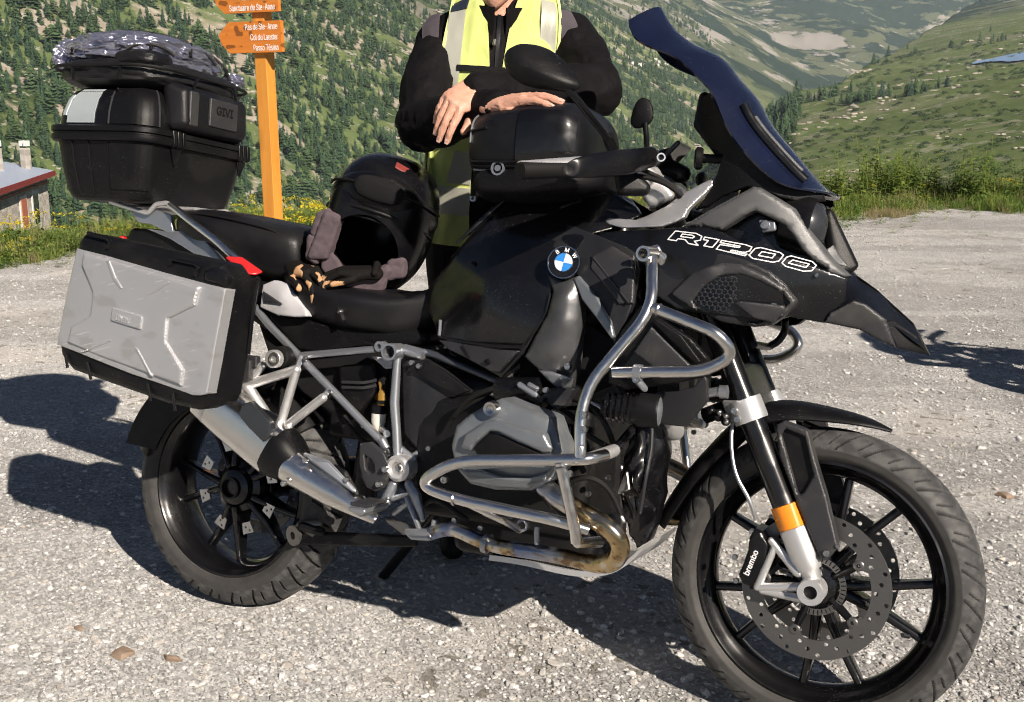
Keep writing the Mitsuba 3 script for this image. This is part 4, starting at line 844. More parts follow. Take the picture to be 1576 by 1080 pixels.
bike('rider_seat', smooth_loft(rsx), 'seat_vinyl', 60)
bike('seat_base', hull([[.18, -.10, .77], [.18, .10, .77], [.55, -.07, .76], [.55, .07, .76], [-.2, -.09, .91], [-.2, .09, .91], [-.25, -.07, .93], [-.25, .07, .93], [.2, -.09, .72], [.2, .09, .72]], .02, 8), 'black_plastic')
both('rear_side_cover', panel([(404, 438, -.15), (421, 431, -.15), (443, 437, -.152), (457, 458, -.155), (471, 478, -.155), (473, 487, -.155), (453, 488, -.158), (427, 485, -.158), (400, 473, -.155), (402, 450, -.152)], [(435, 455, -.168)], t=.02, b=.004, s=.007), 'white_grey')
both('side_cover_notch', panel([(404, 448, -.162), (433, 467, -.176), (407, 464, -.166)], t=.006, b=.002, s=.006), 'dark_grey')
both('side_cover_under', panel([(415, 488, -.12), (474, 490, -.12), (530, 512, -.12), (575, 530, -.12), (480, 540, -.12), (460, 535, -.12)], t=.02, b=.003), 'black_plastic')
# rear rails and carrier
both('grab_rail', cat(tubeU([(262, 315, -.125), (300, 345, -.15), (333, 370, -.165), (352, 388, -.17), (374, 405, -.165)], .0095, .02)), 'steel')
bike('carrier_plate', cat(hull([U(195, 318, -.09), U(195, 318, -.09) * [1, -1, 1], U(300, 322, -.09), U(300, 322, -.09) * [1, -1, 1]], .006, 8)), 'cast_silver')
both('carrier_arm', cat(tubeU([(170, 310, -.12), (228, 328, -.12), (240, 314, -.12), (258, 312, -.12), (268, 322, -.12)], .0065, .008)), 'cast_silver')
both('carrier_bracket', panel(P([(200, 325), (238, 322), (262, 330), (266, 356), (258, 358), (232, 345), (212, 342)], -.11), t=.012, b=.002, s=.01), 'frame_silver')
both('tail_side', panel([(225, 352, -.10), (262, 356, -.11), (300, 352, -.11), (318, 372, -.13), (340, 400, -.14), (300, 392, -.13), (262, 368, -.12)], t=.02, b=.003), 'frame_silver')
bike('tail_unit', hull([[-.40, -.07, .90], [-.40, .07, .90], [-.36, -.07, .97], [-.36, .07, .97], [-.1, -.10, .90], [-.1, .10, .90], [-.1, -.1, .97], [-.1, .1, .97], [0, -.1, .80], [0, .1, .8]], .012, 8), 'black_plastic')
bike('tail_lamp', rbox((-.425, 0, .935), (.02, .11, .05), .008), 'red_plastic')
# frame
Yf = -.155
both('rear_frame_tube', tubeU([(392, 472, -.14), (414, 500, -.15), (505, 594, Yf), (596, 688, Yf)], .0098), 'frame_silver')
both('rear_frame_tube', tubeU([(463, 547, Yf), (578, 537, Yf)], .0085), 'frame_silver')
both('rear_frame_tube', tube(np.array([U(x, y, Y) for x, y, Y in ((612, 548, -.165), (610, 575, -.165), (607, 620, -.165), (610, 660, -.165), (612, 700, -.165))]), np.array([.0085, .010, .0115, .0105, .0105])), 'frame_silver')
both('frame_tube', tubeU([(628, 708, -.14), (692, 668, -.13), (760, 600, -.12), (800, 560, -.11)], .0095), 'frame_silver')
both('frame_tube', tubeU([(612, 686, -.155), (640, 708, -.15)], .007), 'frame_silver')
both('frame_tube', tubeU([(640, 540, -.13), (664, 544, -.14), (766, 586, -.145), (820, 610, -.14)], .0085), 'frame_shaded')
both('frame_node', cat(ring([(.015, -.03), (.020, -.03), (.020, .02), (.015, .02)], U(608, 541, -.165), (0, 1, .0), 28), tubeU([(622, 538, -.15), (652, 546, -.15)], .014)), 'frame_silver')
both('frame_node_core', lathe([(0, .0), (.0155, .0), (.0155, .02), (0, .02)], U(608, 541, -.165), (0, 1, 0), 24), 'rubber')
both('seat_mount', ring([(.006, -.012), (.0125, -.012), (.0125, .012), (.006, .012)], U(587, 533, -.155), (0, 1, 0), 20), 'frame_silver')
both('frame_lug', cat(hull([U(588, 678, Yf), U(598, 695, Yf)], .012, 10)), 'frame_silver')
for x, y, Y, r in ((596, 694, -.168, .009), (470, 552, -.167, .006), (507, 603, -.167, .006), (593, 722, -.20, .008), (584, 745, -.20, .007)): both('frame_bolt', bolt(U(x, y, Y), r), 'bolt_steel')
PC = U(619, 719, -.165)
both('pivot_boss', ring([(.0155, -.022), (.024, -.026), (.031, -.022), (.032, .02), (.0155, .02)], PC, (0, 1, 0), 36), 'cast_silver')
both('pivot_boss_bolt', cat(lathe([(0, .006), (.016, .006), (.016, .012), (0, .012)], PC, (0, 1, 0), 24), ring([(.005, -.012), (.010, -.014), (.011, .008), (.005, .008)], PC, (0, 1, 0), 20)), 'bolt_steel')
both('frame_cover', panel([(618, 560, -.14), (628, 548, -.145), (655, 552, -.15), (682, 570, -.15), (706, 588, -.15), (722, 601, -.15), (720, 606, -.148), (702, 611, -.145), (692, 630, -.14), (680, 652, -.14), (668, 668, -.14), (650, 690, -.14), (640, 690, -.14), (621, 668, -.14), (619, 620, -.14)], [(650, 620, -.158)], t=.03, b=.006), 'char_grey')
both('frame_cover_flap', panel([(632, 553, -.158), (655, 553, -.16), (683, 571, -.163), (722, 601, -.16), (702, 609, -.163), (670, 592, -.168), (640, 574, -.163)], t=.01, b=.003, s=.008), 'black_plastic')
for x, y in ((634, 558), (645, 563)): both('cover_bolt', bolt(U(x, y, -.17), .0065), 'bolt_steel')
both('white_gusset', panel(P([(572, 549), (604, 550), (603, 566), (593, 568)], -.10), t=.01, b=.002, s=.008), 'white_grey')
# suspension parts seen through the frame
bike('shock_adjuster', cat(hull([U(530, 568, -.10), U(572, 564, -.10), U(578, 600, -.10), U(545, 634, -.10), U(530, 600, -.10), U(545, 570, -.05), U(560, 630, -.05)], .010, 10)), 'black_plastic')
for y in (588, 596): bike('shock_adjuster__rib', tubeU([(527, y, -.115), (560, y + 1, -.118), (580, y - 3, -.11)], .0042, .01, 8), 'dark_grey')
bike('shock_spring', cat(tube([U(592, 580, -.05), U(592, 615, -.05)], .026, n=18)), 'gold')
bike('shock_body', tube([U(592, 560, .0), U(560, 760, .0)], .035, n=20), 'satin_black')
Rz = U(583, 636, -.12)
bike('fluid_reservoir', lathe([(0, -.045), (.008, -.045), (.013, -.03), (.017, -.018), (.018, .004), (0, .004)], Rz + [0, 0, -.004], (.0, .0, 1), 20), 'reservoir')
bike('fluid_reservoir__cap', lathe([(0, 0), (.0175, 0), (.0185, .004), (.0185, .018), (.016, .021), (0, .021)], Rz, (0, 0, 1), 20), 'satin_black')
bike('fluid_reservoir__nozzle', cat(tubeU([(588, 660, -.125), (597, 667, -.14)], .008), lathe([(0, 0), (.009, 0), (.009, .006), (0, .006)], U(597, 667, -.145), (0, -1, 0), 16)), 'cast_silver')
bike('battery_box', rbox((.42, 0, .60), (.26, .13, .22), .015), 'black_plastic')
# heel guard, peg, pedal
both('heel_guard', panel(P([(553, 682), (570, 680), (590, 698), (598, 716), (597, 737), (589, 752), (577, 757), (564, 750), (556, 736), (552, 712)], -.19), t=.012, b=.003, s=.007, holes=[P([(560, 700), (570, 706), (576, 716), (575, 727), (570, 730), (562, 722)], -.19)]), 'dark_grey')
both('heel_guard_bolt', cat(bolt(U(593, 722, -.195), .0075), bolt(U(583, 745, -.195), .0075)), 'bolt_steel')
both('peg_bracket', cat(hull([U(606, 745, -.17), U(590, 776, -.18)], [.014, .013], 10), hull([U(630, 745, -.17), U(640, 762, -.17), U(650, 798, -.17)], [.012, .014, .008], 10), hull([U(600, 768, -.17), U(634, 758, -.17)], .007, 8), hull([U(606, 790, -.17), U(640, 765, -.17)], .006, 8)), 'frame_silver')
pg = U(590, 776, -.19)
bike('rider_peg', cat(hull([pg + [.02, -.02, .006], pg + [-.02, -.02, .006], pg + [.018, -.115, .004], pg + [-.016, -.115, .004], pg + [.0, -.02, -.010], pg + [0, -.10, -.008]], .006, 8)), 'frame_silver')
for k in range(9):
    bike('rider_peg__tooth', rbox(pg + [0, -.03 - .0095 * k, .014], (.046, .004, .008), .001, n=6), 'dark_grey')
bike('rider_peg__pin', ball(pg + [.016, -.01, .01], .010), 'bolt_steel')
bike('rider_peg', mirror(cat(hull([pg + [.02, -.02, .006], pg + [-.02, -.02, .006], pg + [.018, -.115, .004], pg + [-.016, -.115, .004]], .008, 8))), 'frame_silver')
bike('brake_pedal', cat(hull([U(626, 818, -.20), U(634, 826, -.21), U(660, 828, -.22), U(664, 818, -.21)], .007, 8), tubeU([(648, 822, -.19), (640, 800, -.18), (625, 765, -.175)], .006, .01), tubeU([(664, 820, -.2), (668, 800, -.2)], .005)), 'frame_silver')
bike('rear_master_cylinder', tubeU([(520, 760, -.17), (540, 768, -.17), (560, 768, -.17)], .008), 'frame_silver')
bike('pedal_link', hull([U(598, 800, -.16), U(622, 818, -.16), U(640, 815, -.16)], .008, 8), 'disc_steel')
bike('inner_mudguard', hull([U(400, 480, -.07), U(470, 505, -.07), U(590, 545, -.07), U(600, 680, -.05), U(540, 650, -.05), U(430, 570, -.06), U(400, 480, .06), U(590, 545, .06), U(600, 680, .06)], .012, 8), 'liner_black')
both('tank_gap_filler', panel([(800, 560, -.15), (880, 480, -.16), (948, 528, -.17), (945, 625, -.16), (860, 625, -.16), (800, 605, -.15)], t=.01, b=.002), 'liner_black')  # added black filler sheet, closes the gap where gravel showed through
# swing arm, rear brake
bike('swing_arm', cat(hull([[.60, .05, .45], [.58, -.06, .40], [.45, .07, .40]], .04, 10), hull([[.50, .08, .42], [.02, .10, .325]], [.045, .05], 12), hull([[.0, .06, .318], [0, .12, .318]], .055, 14)), 'satin_black')
bike('brake_stay', hull([U(450, 822, -.10), U(452, 834, -.10), U(640, 828, -.12), U(640, 838, -.12), U(520, 822, -.10)], .006, 8), 'black_plastic')
bike('rear_caliper', cat(ring([(.010, -.004), (.026, -.004), (.026, .006), (.010, .006)], U(452, 824, -.105), (.3, 1, .1), 20), hull([U(462, 808, -.10), U(490, 806, -.10), U(485, 822, -.10)], .012, 8)), 'disc_steel')
bike('rear_guard_link', hull([U(465, 810, -.11), U(495, 818, -.11)], .012, 8), 'black_plastic')
hp_ = np.array([[RWC[0] + .334 * math.cos(a), 0, RWC[2] + .334 * math.sin(a)] for a in np.radians(np.linspace(38, 167, 40))])
bike('rear_mudguard', shell(hp_, .098, np.linspace(.05, .075, 40), t=.004), 'black_plastic')
bike('hugger_shade_plate', slab(Polygon([(RWC[0] + r * math.cos(a), RWC[2] + r * math.sin(a)) for r, a in [(.328, q) for q in np.radians(np.linspace(62, 165, 24))] + [(.23, q) for q in np.radians(np.linspace(160, 75, 16))]]), -.108, -.102), 'black_plastic', False)  # black plate drawn large to stand in for shade over the upper wheel
# silencer
mx = spline([U(322, 606, -.20), U(360, 640, -.20), U(400, 672, -.20), U(428, 694, -.20)], 14)
def rrect_loft(path, hw, hh, e=3.2, n=36):
    p = np.asarray(path, float); t = np.gradient(p, axis=0); t /= np.linalg.norm(t, axis=1, keepdims=True); out = []
    for q, d, a_, b_ in zip(p, t, np.broadcast_to(hw, len(p)), np.broadcast_to(hh, len(p))):
        s = np.array([0, 1.0, 0]); u = np.cross(s, d); u /= np.linalg.norm(u); s = np.cross(d, u); ang = np.arange(n) * 2 * np.pi / n; c, si = np.cos(ang), np.sin(ang)
        out.append(q + (a_ * np.sign(c) * abs(c) ** (2 / e))[:, None] * s + (b_ * np.sign(si) * abs(si) ** (2 / e))[:, None] * u)
    return loft(out)
bike('silencer', rrect_loft(mx, .048, np.linspace(.060, .066, 14)), 'steel', 40)
bike('silencer__end_cap', rrect_loft(spline([U(306, 592, -.20), U(316, 601, -.20), U(338, 620, -.20)], 8), np.linspace(.036, .050, 8), np.linspace(.044, .0625, 8)), 'cast_silver', 40)
bike('silencer__inset', panel([(372, 622, -.256), (384, 618, -.256), (400, 634, -.256), (416, 652, -.256), (414, 672, -.256), (404, 680, -.256), (382, 658, -.256), (366, 638, -.256)], t=.02, b=.003, s=.008), 'glass_dark')
cx_ = spline([U(424, 690, -.20), U(440, 704, -.20), U(452, 716, -.20)], 6)
bike('silencer__collar', rrect_loft(cx_, np.array([.052, .056, .056, .054, .05, .047]), np.array([.062, .063, .061, .058, .053, .049]), 2.6), 'black_plastic', 40)
tp_ = [U(446, 712, -.205), U(452, 717, -.205), U(490, 741, -.205), U(530, 766, -.205), U(560, 786, -.205), U(580, 800, -.20)]
bike('exhaust_pipe', rrect_loft(spline(tp_, 24), np.interp(np.linspace(0, 1, 24), [0, .1, .5, .85, 1], [.042, .045, .038, .022, .015]), np.interp(np.linspace(0, 1, 24), [0, .08, .5, .85, 1], [.042, .046, .038, .019, .011]), 2.1), 'steel', 40)
bike('exhaust_pipe__shield', cat(hull([U(470, 700, -.225), U(505, 712, -.23), U(516, 736, -.225), U(545, 755, -.22), U(488, 712, -.24)], .006, 8)), 'frame_silver')
for x, y, Y in ((437, 744, -.252), (470, 708, -.25), (534, 738, -.23)): bike('exhaust_bolt', bolt(U(x, y, Y), .007), 'bolt_steel')
bike('exhaust_bracket', hull([U(516, 720, -.215), U(530, 728, -.215), U(548, 760, -.215)], .009, 8), 'black_plastic')
# passenger peg hanger
Yh = -.185
Hn = {'L': (381, 592), 'T': (456, 569), 'B': (428, 666), 'R': (497, 612), 'U': (404, 562)}
H = {k: U(*v, Yh) for k, v in Hn.items()}
bike('peg_hanger', cat(hull([H['L'], H['T']], .0125, 10), hull([H['L'] + [0, 0, -.005], H['B']], .0145, 10), hull([H['T'], H['B']], .0115, 10), hull([H['B'], H['R']], .0115, 10), hull([H['L'], H['U'], H['L'] + [.01, 0, .03]], [.009, .010, .008], 10), hull([U(372, 584, Yh), U(374, 602, Yh), H['L']], .007, 10)), 'cast_silver')
both('hanger_stay', cat(hull([H['T'], U(463, 550, -.16)], .008, 8), hull([H['R'], U(506, 600, -.16)], .008, 8)), 'frame_silver')
bike('hanger_pulley', cat(lathe([(.0, -.012), (.008, -.014), (.019, -.014), (.022, -.010), (.022, .006), (0, .006)], U(423, 552, -.20), (0, 1, 0), 30)), 'cast_silver')
bike('hanger_pulley__face', ring([(.009, -.004), (.012, -.006), (.016, -.004), (.012, .002)], U(423, 552, -.214), (0, 1, 0), 24), 'disc_steel')
bike('hanger_bush', lathe([(0, 0), (.026, 0), (.026, .025), (0, .025)], U(430, 549, -.19), (0, 1, 0), 24), 'rubber')
bike('passenger_peg', cat(hull([U(424, 668, Yh), U(436, 672, -.20), U(430, 688, -.20), U(416, 690, -.20), U(414, 680, -.20)], .009, 8)), 'cast_silver')
bike('case_latch_bracket', cat(rbox(U(375, 568, -.20), (.05, .02, .05), .005), rbox(U(385, 556, -.19), (.05, .02, .03), .004)), 'dark_grey')
# engine
bike('engine_block', cat(rbox((.80, 0, .50), (.44, .30, .30), .03), rbox((.86, 0, .33), (.36, .24, .12), .03), rbox((.66, 0, .58), (.24, .26, .22), .03)), 'black_plastic')
for s in (1, -1):
    for k in range(7):
        bike('cylinder_fin', xf(rbox((.905, s * (.17 + .024 * k), .545), (.17, .009, .13), .003, n=6), None), 'satin_black')
cyl = panel([(692, 687, -.355), (700, 655, -.355), (720, 638, -.355), (744, 624, -.355), (768, 613, -.355), (797, 625, -.355), (846, 642, -.355), (855, 666, -.36), (866, 693, -.365), (863, 716, -.365), (846, 740, -.362), (815, 756, -.36), (760, 755, -.355), (722, 746, -.355), (700, 722, -.355)], [(780, 690, -.375)], t=.075, b=.012, s=.008, rc=.006)
both('cylinder_cover', cyl, 'engine_grey', 45, 'grey cylinder head cover behind the guard bar')
rdg = panel([(706, 690, -.375), (714, 668, -.378), (745, 648, -.385), (764, 645, -.387), (838, 668, -.388), (850, 690, -.385), (846, 697, -.385), (834, 697, -.388), (765, 665, -.392), (752, 664, -.390), (728, 685, -.382), (724, 694, -.38)], t=.02, b=.007, s=.006)
both('cylinder_cover_rib', rdg, 'engine_grey', 45)
both('cylinder_cover_inset', panel([(728, 690, -.381), (752, 667, -.386), (766, 669, -.387), (832, 699, -.386), (800, 706, -.385), (735, 702, -.38)], t=.012, b=.003, s=.008), 'black_plastic')
both('cylinder_cover_lower', panel([(706, 722, -.374), (740, 724, -.378), (770, 734, -.382), (810, 736, -.384), (838, 728, -.382), (846, 722, -.376), (838, 740, -.374), (812, 752, -.37), (762, 750, -.37), (724, 742, -.37)], t=.01, b=.004, s=.007), 'engine_grey')
both('spark_cap_bolt', cat(ring([(.008, -.006), (.0145, -.008), (.0165, 0), (.0165, .012), (.008, .012)], U(756, 629, -.372), (0, 1, 0), 28), lathe([(0, -.004), (.007, -.006), (.008, .004), (0, .004)], U(756, 629, -.372), (0, 1, 0), 18)), 'bolt_steel')
both('cylinder_stud', cat(bolt(U(684, 738, -.36), .008)), 'bolt_steel')
both('throttle_body', cat(tubeU([(770, 600, -.20), (830, 600, -.22)], .028), tubeU([(815, 606, -.24), (840, 620, -.25)], .012)), 'satin_black')
both('throttle_linkage', cat(hull([U(800, 592, -.25), U(822, 606, -.25), U(828, 612, -.25)], .007, 8), hull([U(815, 592, -.25), U(826, 598, -.25)], .006, 8)), 'frame_silver')
both('intake_duct', panel([(830, 612, -.25), (846, 598, -.25), (884, 598, -.24), (870, 625, -.24), (856, 632, -.25)], t=.03, b=.004), 'char_grey')
# header pipe
hd = spline([U(838, 748, -.33), U(862, 768, -.345), U(900, 790, -.35), U(940, 816, -.345), U(954, 838, -.335), U(948, 860, -.32), U(925, 868, -.30), U(890, 862, -.285), U(846, 853, -.27), U(800, 846, -.25), U(760, 839, -.24), U(725, 826, -.23), U(695, 815, -.22), U(660, 822, -.20)], 90)
bike('exhaust_header', tube(hd, np.interp(np.linspace(0, 1, 90), [0, .4, .52, .8, 1], [.0205, .0195, .017, .0155, .0155]), n=20), 'header_steel', 60, 'heat-tinted exhaust header pipe')
bike('exhaust_header', mirror(tube(hd, .019, n=14)), 'header_steel', 60)
bike('header_clamp', ring([(.017, -.006), (.022, -.006), (.022, .006), (.017, .006)], U(749, 836, -.238), (1, 0, -.12), 24), 'frame_silver')
bike('header_shroud', cat(hull([U(830, 748, -.31), U(850, 775, -.31), U(868, 790, -.31), U(840, 745, -.25)], .012, 8)), 'satin_black')
bike('lower_linkage', cat(tubeU([(790, 795, -.24), (770, 790, -.24)], .006), ring([(.008, -.006), (.0135, -.006), (.0135, .006), (.008, .006)], U(805, 808, -.26), (0, 1, 0), 20), hull([U(745, 790, -.25), U(775, 800, -.25), U(795, 812, -.25)], .006, 8), tubeU([(826, 810, -.25), (826, 838, -.25)], .006)), 'frame_silver')
skid = spline([U(752, 861, -.13), U(800, 868, -.13), U(850, 879, -.13), U(892, 886, -.13), U(935, 883, -.13), U(962, 870, -.13), U(988, 846, -.13)], 30)
bike('skid_plate', loft([[q + [0, 0, -.002], q + [0, .26, -.002], q + [.002, .26, .008], q + [.002, .006, .008], q + [.002, 0, .011]] for q in skid]), 'cast_silver', 30)
bike('front_engine_cover', panel([(958, 705, -.17), (970, 680, -.18), (992, 655, -.17), (1012, 645, -.15), (1028, 655, -.13), (1028, 700, -.12), (1022, 760, -.12), (1012, 800, -.12), (1000, 832, -.12), (978, 845, -.13), (966, 815, -.15), (955, 765, -.17)], [(985, 740, -.205), (1000, 700, -.18), (985, 790, -.175)], t=.03, b=.006, s=.01, dish=lambda q, y: .008 * np.sin(q[:, 0] * 160 + 3 * np.sin(q[:, 1] * 40))), 'gloss_black')
bike('front_cover_ridge', cat(tubeU([(1004, 655, -.182), (1003, 690, -.19), (994, 735, -.205), (985, 790, -.19)], .004, .02, 8), tubeU([(958, 718, -.18), (955, 760, -.18), (956, 810, -.165)], .004, .01, 8)), 'dark_grey')
bike('front_cover_clip', cat(*[hull([U(x, y, -.185), U(x + 3, y + 7, -.185)], .005, 8) for x, y in ((957, 718), (957, 752), (957, 795))], hull([U(965, 728, -.205), U(968, 752, -.21), U(953, 758, -.195)], .004, 8)), 'bolt_steel')
bike('horn', cat(lathe([(0, 0), (.03, 0), (.032, .006), (.02, .012), (0, .012)], U(1032, 657, -.12), (0, -.8, -.5), 24)), 'cast_silver')
both('radiator_cover', panel([(936, 560, -.23), (955, 510, -.235), (985, 470, -.235), (1003, 482, -.24), (1062, 520, -.235), (1090, 552, -.22), (1086, 580, -.21), (1040, 590, -.21), (960, 600, -.22), (935, 590, -.22)], t=.02, b=.005), 'black_plastic')
both('radiator_cover_panel', panel([(958, 566, -.25), (1002, 502, -.252), (1062, 562, -.24), (1058, 568, -.24)], t=.01, b=.004, s=.01), 'dark_grey')
both('radiator_cover_strip', panel([(1004, 496, -.256), (1010, 490, -.256), (1048, 516, -.252), (1078, 556, -.24), (1070, 560, -.24)], t=.01, b=.003, s=.008), 'black_plastic')
bike('spray_guard', panel([(1000, 640, -.21), (1008, 604, -.215), (1040, 602, -.215), (1066, 596, -.215), (1084, 577, -.21), (1089, 585, -.21), (1089, 617, -.205), (1056, 657, -.20), (1035, 655, -.205), (1015, 652, -.205)], t=.01, b=.003), 'char_grey')
both('radiator', rbox((1.18, -.075, .79), (.05, .13, .26), .01), 'rubber')
# guard bars
bar = .0118
both('guard_bar', tube(fillet([U(1003, 396, -.30), U(1004, 476, -.355), U(908, 590, -.405), U(893, 640, -.42), U(893, 704, -.425)], .05, 10), bar, n=18), 'steel')
both('guard_bar', tube(fillet([U(1006, 474, -.355), U(1104, 512, -.375), U(1130, 545, -.35), U(1086, 571, -.36), U(943, 573, -.385)], .035, 10), bar, n=18), 'steel')
both('guard_bar', tube(fillet([U(932, 700, -.375), U(905, 707, -.425), U(700, 709, -.43), U(640, 745, -.42), U(705, 769, -.42), U(850, 799, -.405), U(905, 815, -.37)], .05, 10), bar, n=18), 'steel')
both('guard_bar', tube([U(862, 712, -.43), U(885, 815, -.41), U(887, 834, -.40)], bar * .95, n=18), 'steel')
both('guard_bar', tubeU([(715, 772, -.415), (770, 798, -.35), (800, 815, -.26)], bar * .7, .02), 'steel')
both('guard_bar_eye', cat(ring([(.0105, -.022), (.0155, -.022), (.0155, .022), (.0105, .022)], U(997, 391, -.30), (.15, 1, 0), 28), hull([U(1003, 385, -.27), U(1020, 395, -.25), U(1018, 403, -.25)], .009, 8), hull([U(985, 386, -.24), U(1012, 380, -.23), U(1020, 397, -.23)], .005, 8)), 'steel')
both('guard_bar_eye_core', lathe([(0, -.012), (.011, -.012), (.011, .02), (0, .02)], U(997, 391, -.30), (.15, 1, 0), 20), 'rubber')
both('bar_weld', cat(*[ring([(bar, -.003), (bar + .002, 0), (bar, .003)], c, d, 18) for c, d in ((U(699, 768, -.42), U(720, 773, -.42) - U(699, 768, -.42)), (U(863, 720, -.43), U(866, 735, -.43) - U(863, 720, -.43)), (U(1014, 477, -.357), U(1030, 484, -.36) - U(1014, 477, -.357)))]), 'bolt_steel')
both('bar_foot', hull([U(888, 836, -.39), U(900, 838, -.33), U(922, 834, -.30)], [.010, .007, .012], 8), 'steel')
both('bar_tab', hull([U(895, 688, -.43), U(896, 700, -.43)], .007, 8), 'steel')
for x, y, Y in ((919, 833, -.315), (899, 638, -.435), (899, 660, -.435), (876, 729, -.45)): both('bar_bolt', bolt(U(x, y, Y), .007), 'bolt_steel')
both('bar_joint', hull([U(905, 706, -.415), U(930, 701, -.37), U(945, 693, -.33)], [.012, .011, .013], 10), 'cast_silver')
both('bar_tail', tubeU([(945, 693, -.33), (960, 676, -.25), (972, 662, -.2)], .009, .01), 'satin_black')
# fog lamp under the bar
FLc = U(984, 630, -.33); fd = np.array([.985, .14, .0]); fd /= np.linalg.norm(fd)
both('fog_lamp', lathe([(0, -.075), (.016, -.075), (.022, -.06), (.027, -.03), (.030, -.005), (.0335, 0), (.0335, .036), (.031, .040), (.029, .040), (.028, .030), (0, .030)], FLc, fd, 32), 'black_plastic', label='black fog lamp hung below the guard bar')
both('fog_lamp_lens', lathe([(0, .046), (.014, .0445), (.027, .041), (.029, .038), (0, .036)], FLc, fd, 28), 'lens')
both('fog_lamp_fins', cat(*[ring([(.018 + .0022 * k, -.066 + .012 * k), (.0275 + .0012 * k, -.066 + .012 * k), (.0275 + .0012 * k, -.062 + .012 * k), (.018 + .0022 * k, -.062 + .012 * k)], FLc, fd, 28) for k in range(5)]), 'satin_black')
both('fog_lamp_clamp', cat(hull([U(978, 580, -.375), U(984, 590, -.37), U(992, 598, -.36)], .007, 8), ring([(.0118, -.008), (.016, -.008), (.016, .008), (.0118, .008)], U(982, 573, -.378), (1, 0, 0), 22)), 'frame_silver')
both('fog_lamp_bolt', cat(bolt(U(979, 584, -.385), .007)), 'bolt_steel')
both('fog_lamp_wire', tube(spline([U(908, 618, -.30), U(925, 628, -.32), U(940, 643, -.32)], 14), .003, n=8), 'frame_silver')
both('lamp_bracket', hull([U(920, 612, -.28), U(950, 600, -.30), U(960, 615, -.32)], .012, 8), 'black_plastic')
bike('side_stand', cat(tube([[.50, .16, .30], [.26, .30, .04]], .014), rbox((.26, .305, .03), (.08, .05, .012), .004)), 'satin_black')
# hoses and leads about the engine
for q in ([(700, 640, -.20), (725, 612, -.22), (765, 596, -.22), (800, 585, -.20)], [(690, 655, -.18), (712, 628, -.20), (748, 606, -.20), (790, 575, -.16)], [(846, 620, -.22), (880, 640, -.24), (905, 668, -.26), (940, 690, -.25)], [(860, 610, -.20), (900, 620, -.22), (930, 650, -.24), (950, 700, -.22)],
          [(640, 790, -.15), (665, 770, -.17), (690, 780, -.19), (720, 800, -.2)], [(530, 640, -.10), (548, 668, -.11), (575, 690, -.12), (600, 700, -.12)], [(870, 745, -.24), (905, 735, -.24), (935, 752, -.22), (955, 790, -.2)]):
    bike('hose', tube(spline([U(*p) for p in q], 24), .0062, n=10), 'rubber')
for x, y, Y in ((935, 735, -.20), (905, 760, -.21), (880, 780, -.22), (700, 800, -.20), (740, 812, -.21), (660, 690, -.15), (560, 655, -.11), (840, 600, -.26), (810, 640, -.25), (918, 700, -.22)): bike('engine_bolt', bolt(U(x, y, Y), .0062), 'bolt_steel')
# ------------------------------------------------------------------ side case
def thing(key, label, cat_, group=None):
    key = number(key); tag(key, label, cat_, group); return key
def put(key, mesh, mat, smooth=35, label=None): return add(key, lean(mesh), mat, smooth, label)
sc = thing('side_case', 'silver and black hard case hung beside the rear wheel of the motorcycle', 'luggage case')
po = [(124, 357), (200, 373), (338, 404), (353, 425), (320, 612), (312, 627), (296, 632), (250, 622), (106, 571), (89, 550), (86, 533), (116, 368)]
put(sc + '__lid', panel(P(po, -.448), t=.078, b=.028, s=.010, rc=.014), 'black_plastic', 45)
sb = Polygon(np.array([U(*q) for q in P(po, -.448)])[:, [0, 2]]).buffer(-.008)
put(sc + '__tray', plate(np.array([[x, -.372, z] for x, z in sb.exterior.coords[:-1]]), t=.05, b=.006, s=.014), 'black_plastic', 45)
put(sc + '__mount', rbox((.03, -.25, .80), (.16, .16, .10), .01), 'black_plastic')
fpn = [(117.5, 382, -.450), (160, 393, -.456), (250, 419, -.456), (320, 437.5, -.453), (338, 442, -.456), (347, 444.5, -.4545), (318, 606, -.4545), (308, 608.5, -.456), (296, 608.5, -.453), (200, 575, -.456), (120, 543, -.456), (87, 530, -.450)]
put(sc + '__face_plate', panel(fpn, [(300, 520, -.456), (200, 480, -.456), (130, 450, -.456)], t=.035, b=.003, s=.008), 'case_silver', 50, 'silver outer face with raised ribs')
rz = panel(P([(127, 388), (124, 407), (141, 450), (137, 484), (107, 503), (102, 527), (150, 548), (277, 594), (281, 570), (254, 525), (257, 491), (299, 470), (306, 441), (250, 424)], -.4625), t=.012, b=.0075, s=.008)
put(sc + '__face_plate__raised_field', rz, 'case_silver', 25)
for q in ([(163, 401), (168, 401), (177, 425), (188, 443), (184, 444), (174, 432)], [(224, 455), (258, 432), (261, 435), (240, 449)], [(206, 534), (212, 537), (222, 556), (234, 579), (230, 578)], [(120, 543), (168, 522), (172, 524), (140, 538)]):
    put(sc + '__face_plate__rib', panel(P(q, -.4650), t=.006, b=.0022, s=.006), 'case_silver', 25)
put(sc + '__badge', panel(P([(172, 473), (218, 487), (215, 507), (170, 493)], -.468), t=.01, b=.002, s=.008, rc=.003), 'case_silver', 30)
o_ = U(178, 492, -.469); put(sc + '__badge__lettering', text3('BMW', .0125, o_, U(212, 502, -.469) - o_, U(181, 480, -.469) - o_, .0015, True), 'cast_silver', False)
for a_, b_ in (((101, 546), (104, 566)), ((134, 558), (140, 584)), ((227, 590), (232, 617)), ((266, 605), (270, 632))):
    put(sc + '__bottom_rib', tube([U(*a_, -.452), U(*b_, -.450)], .0035, n=8), 'black_plastic')
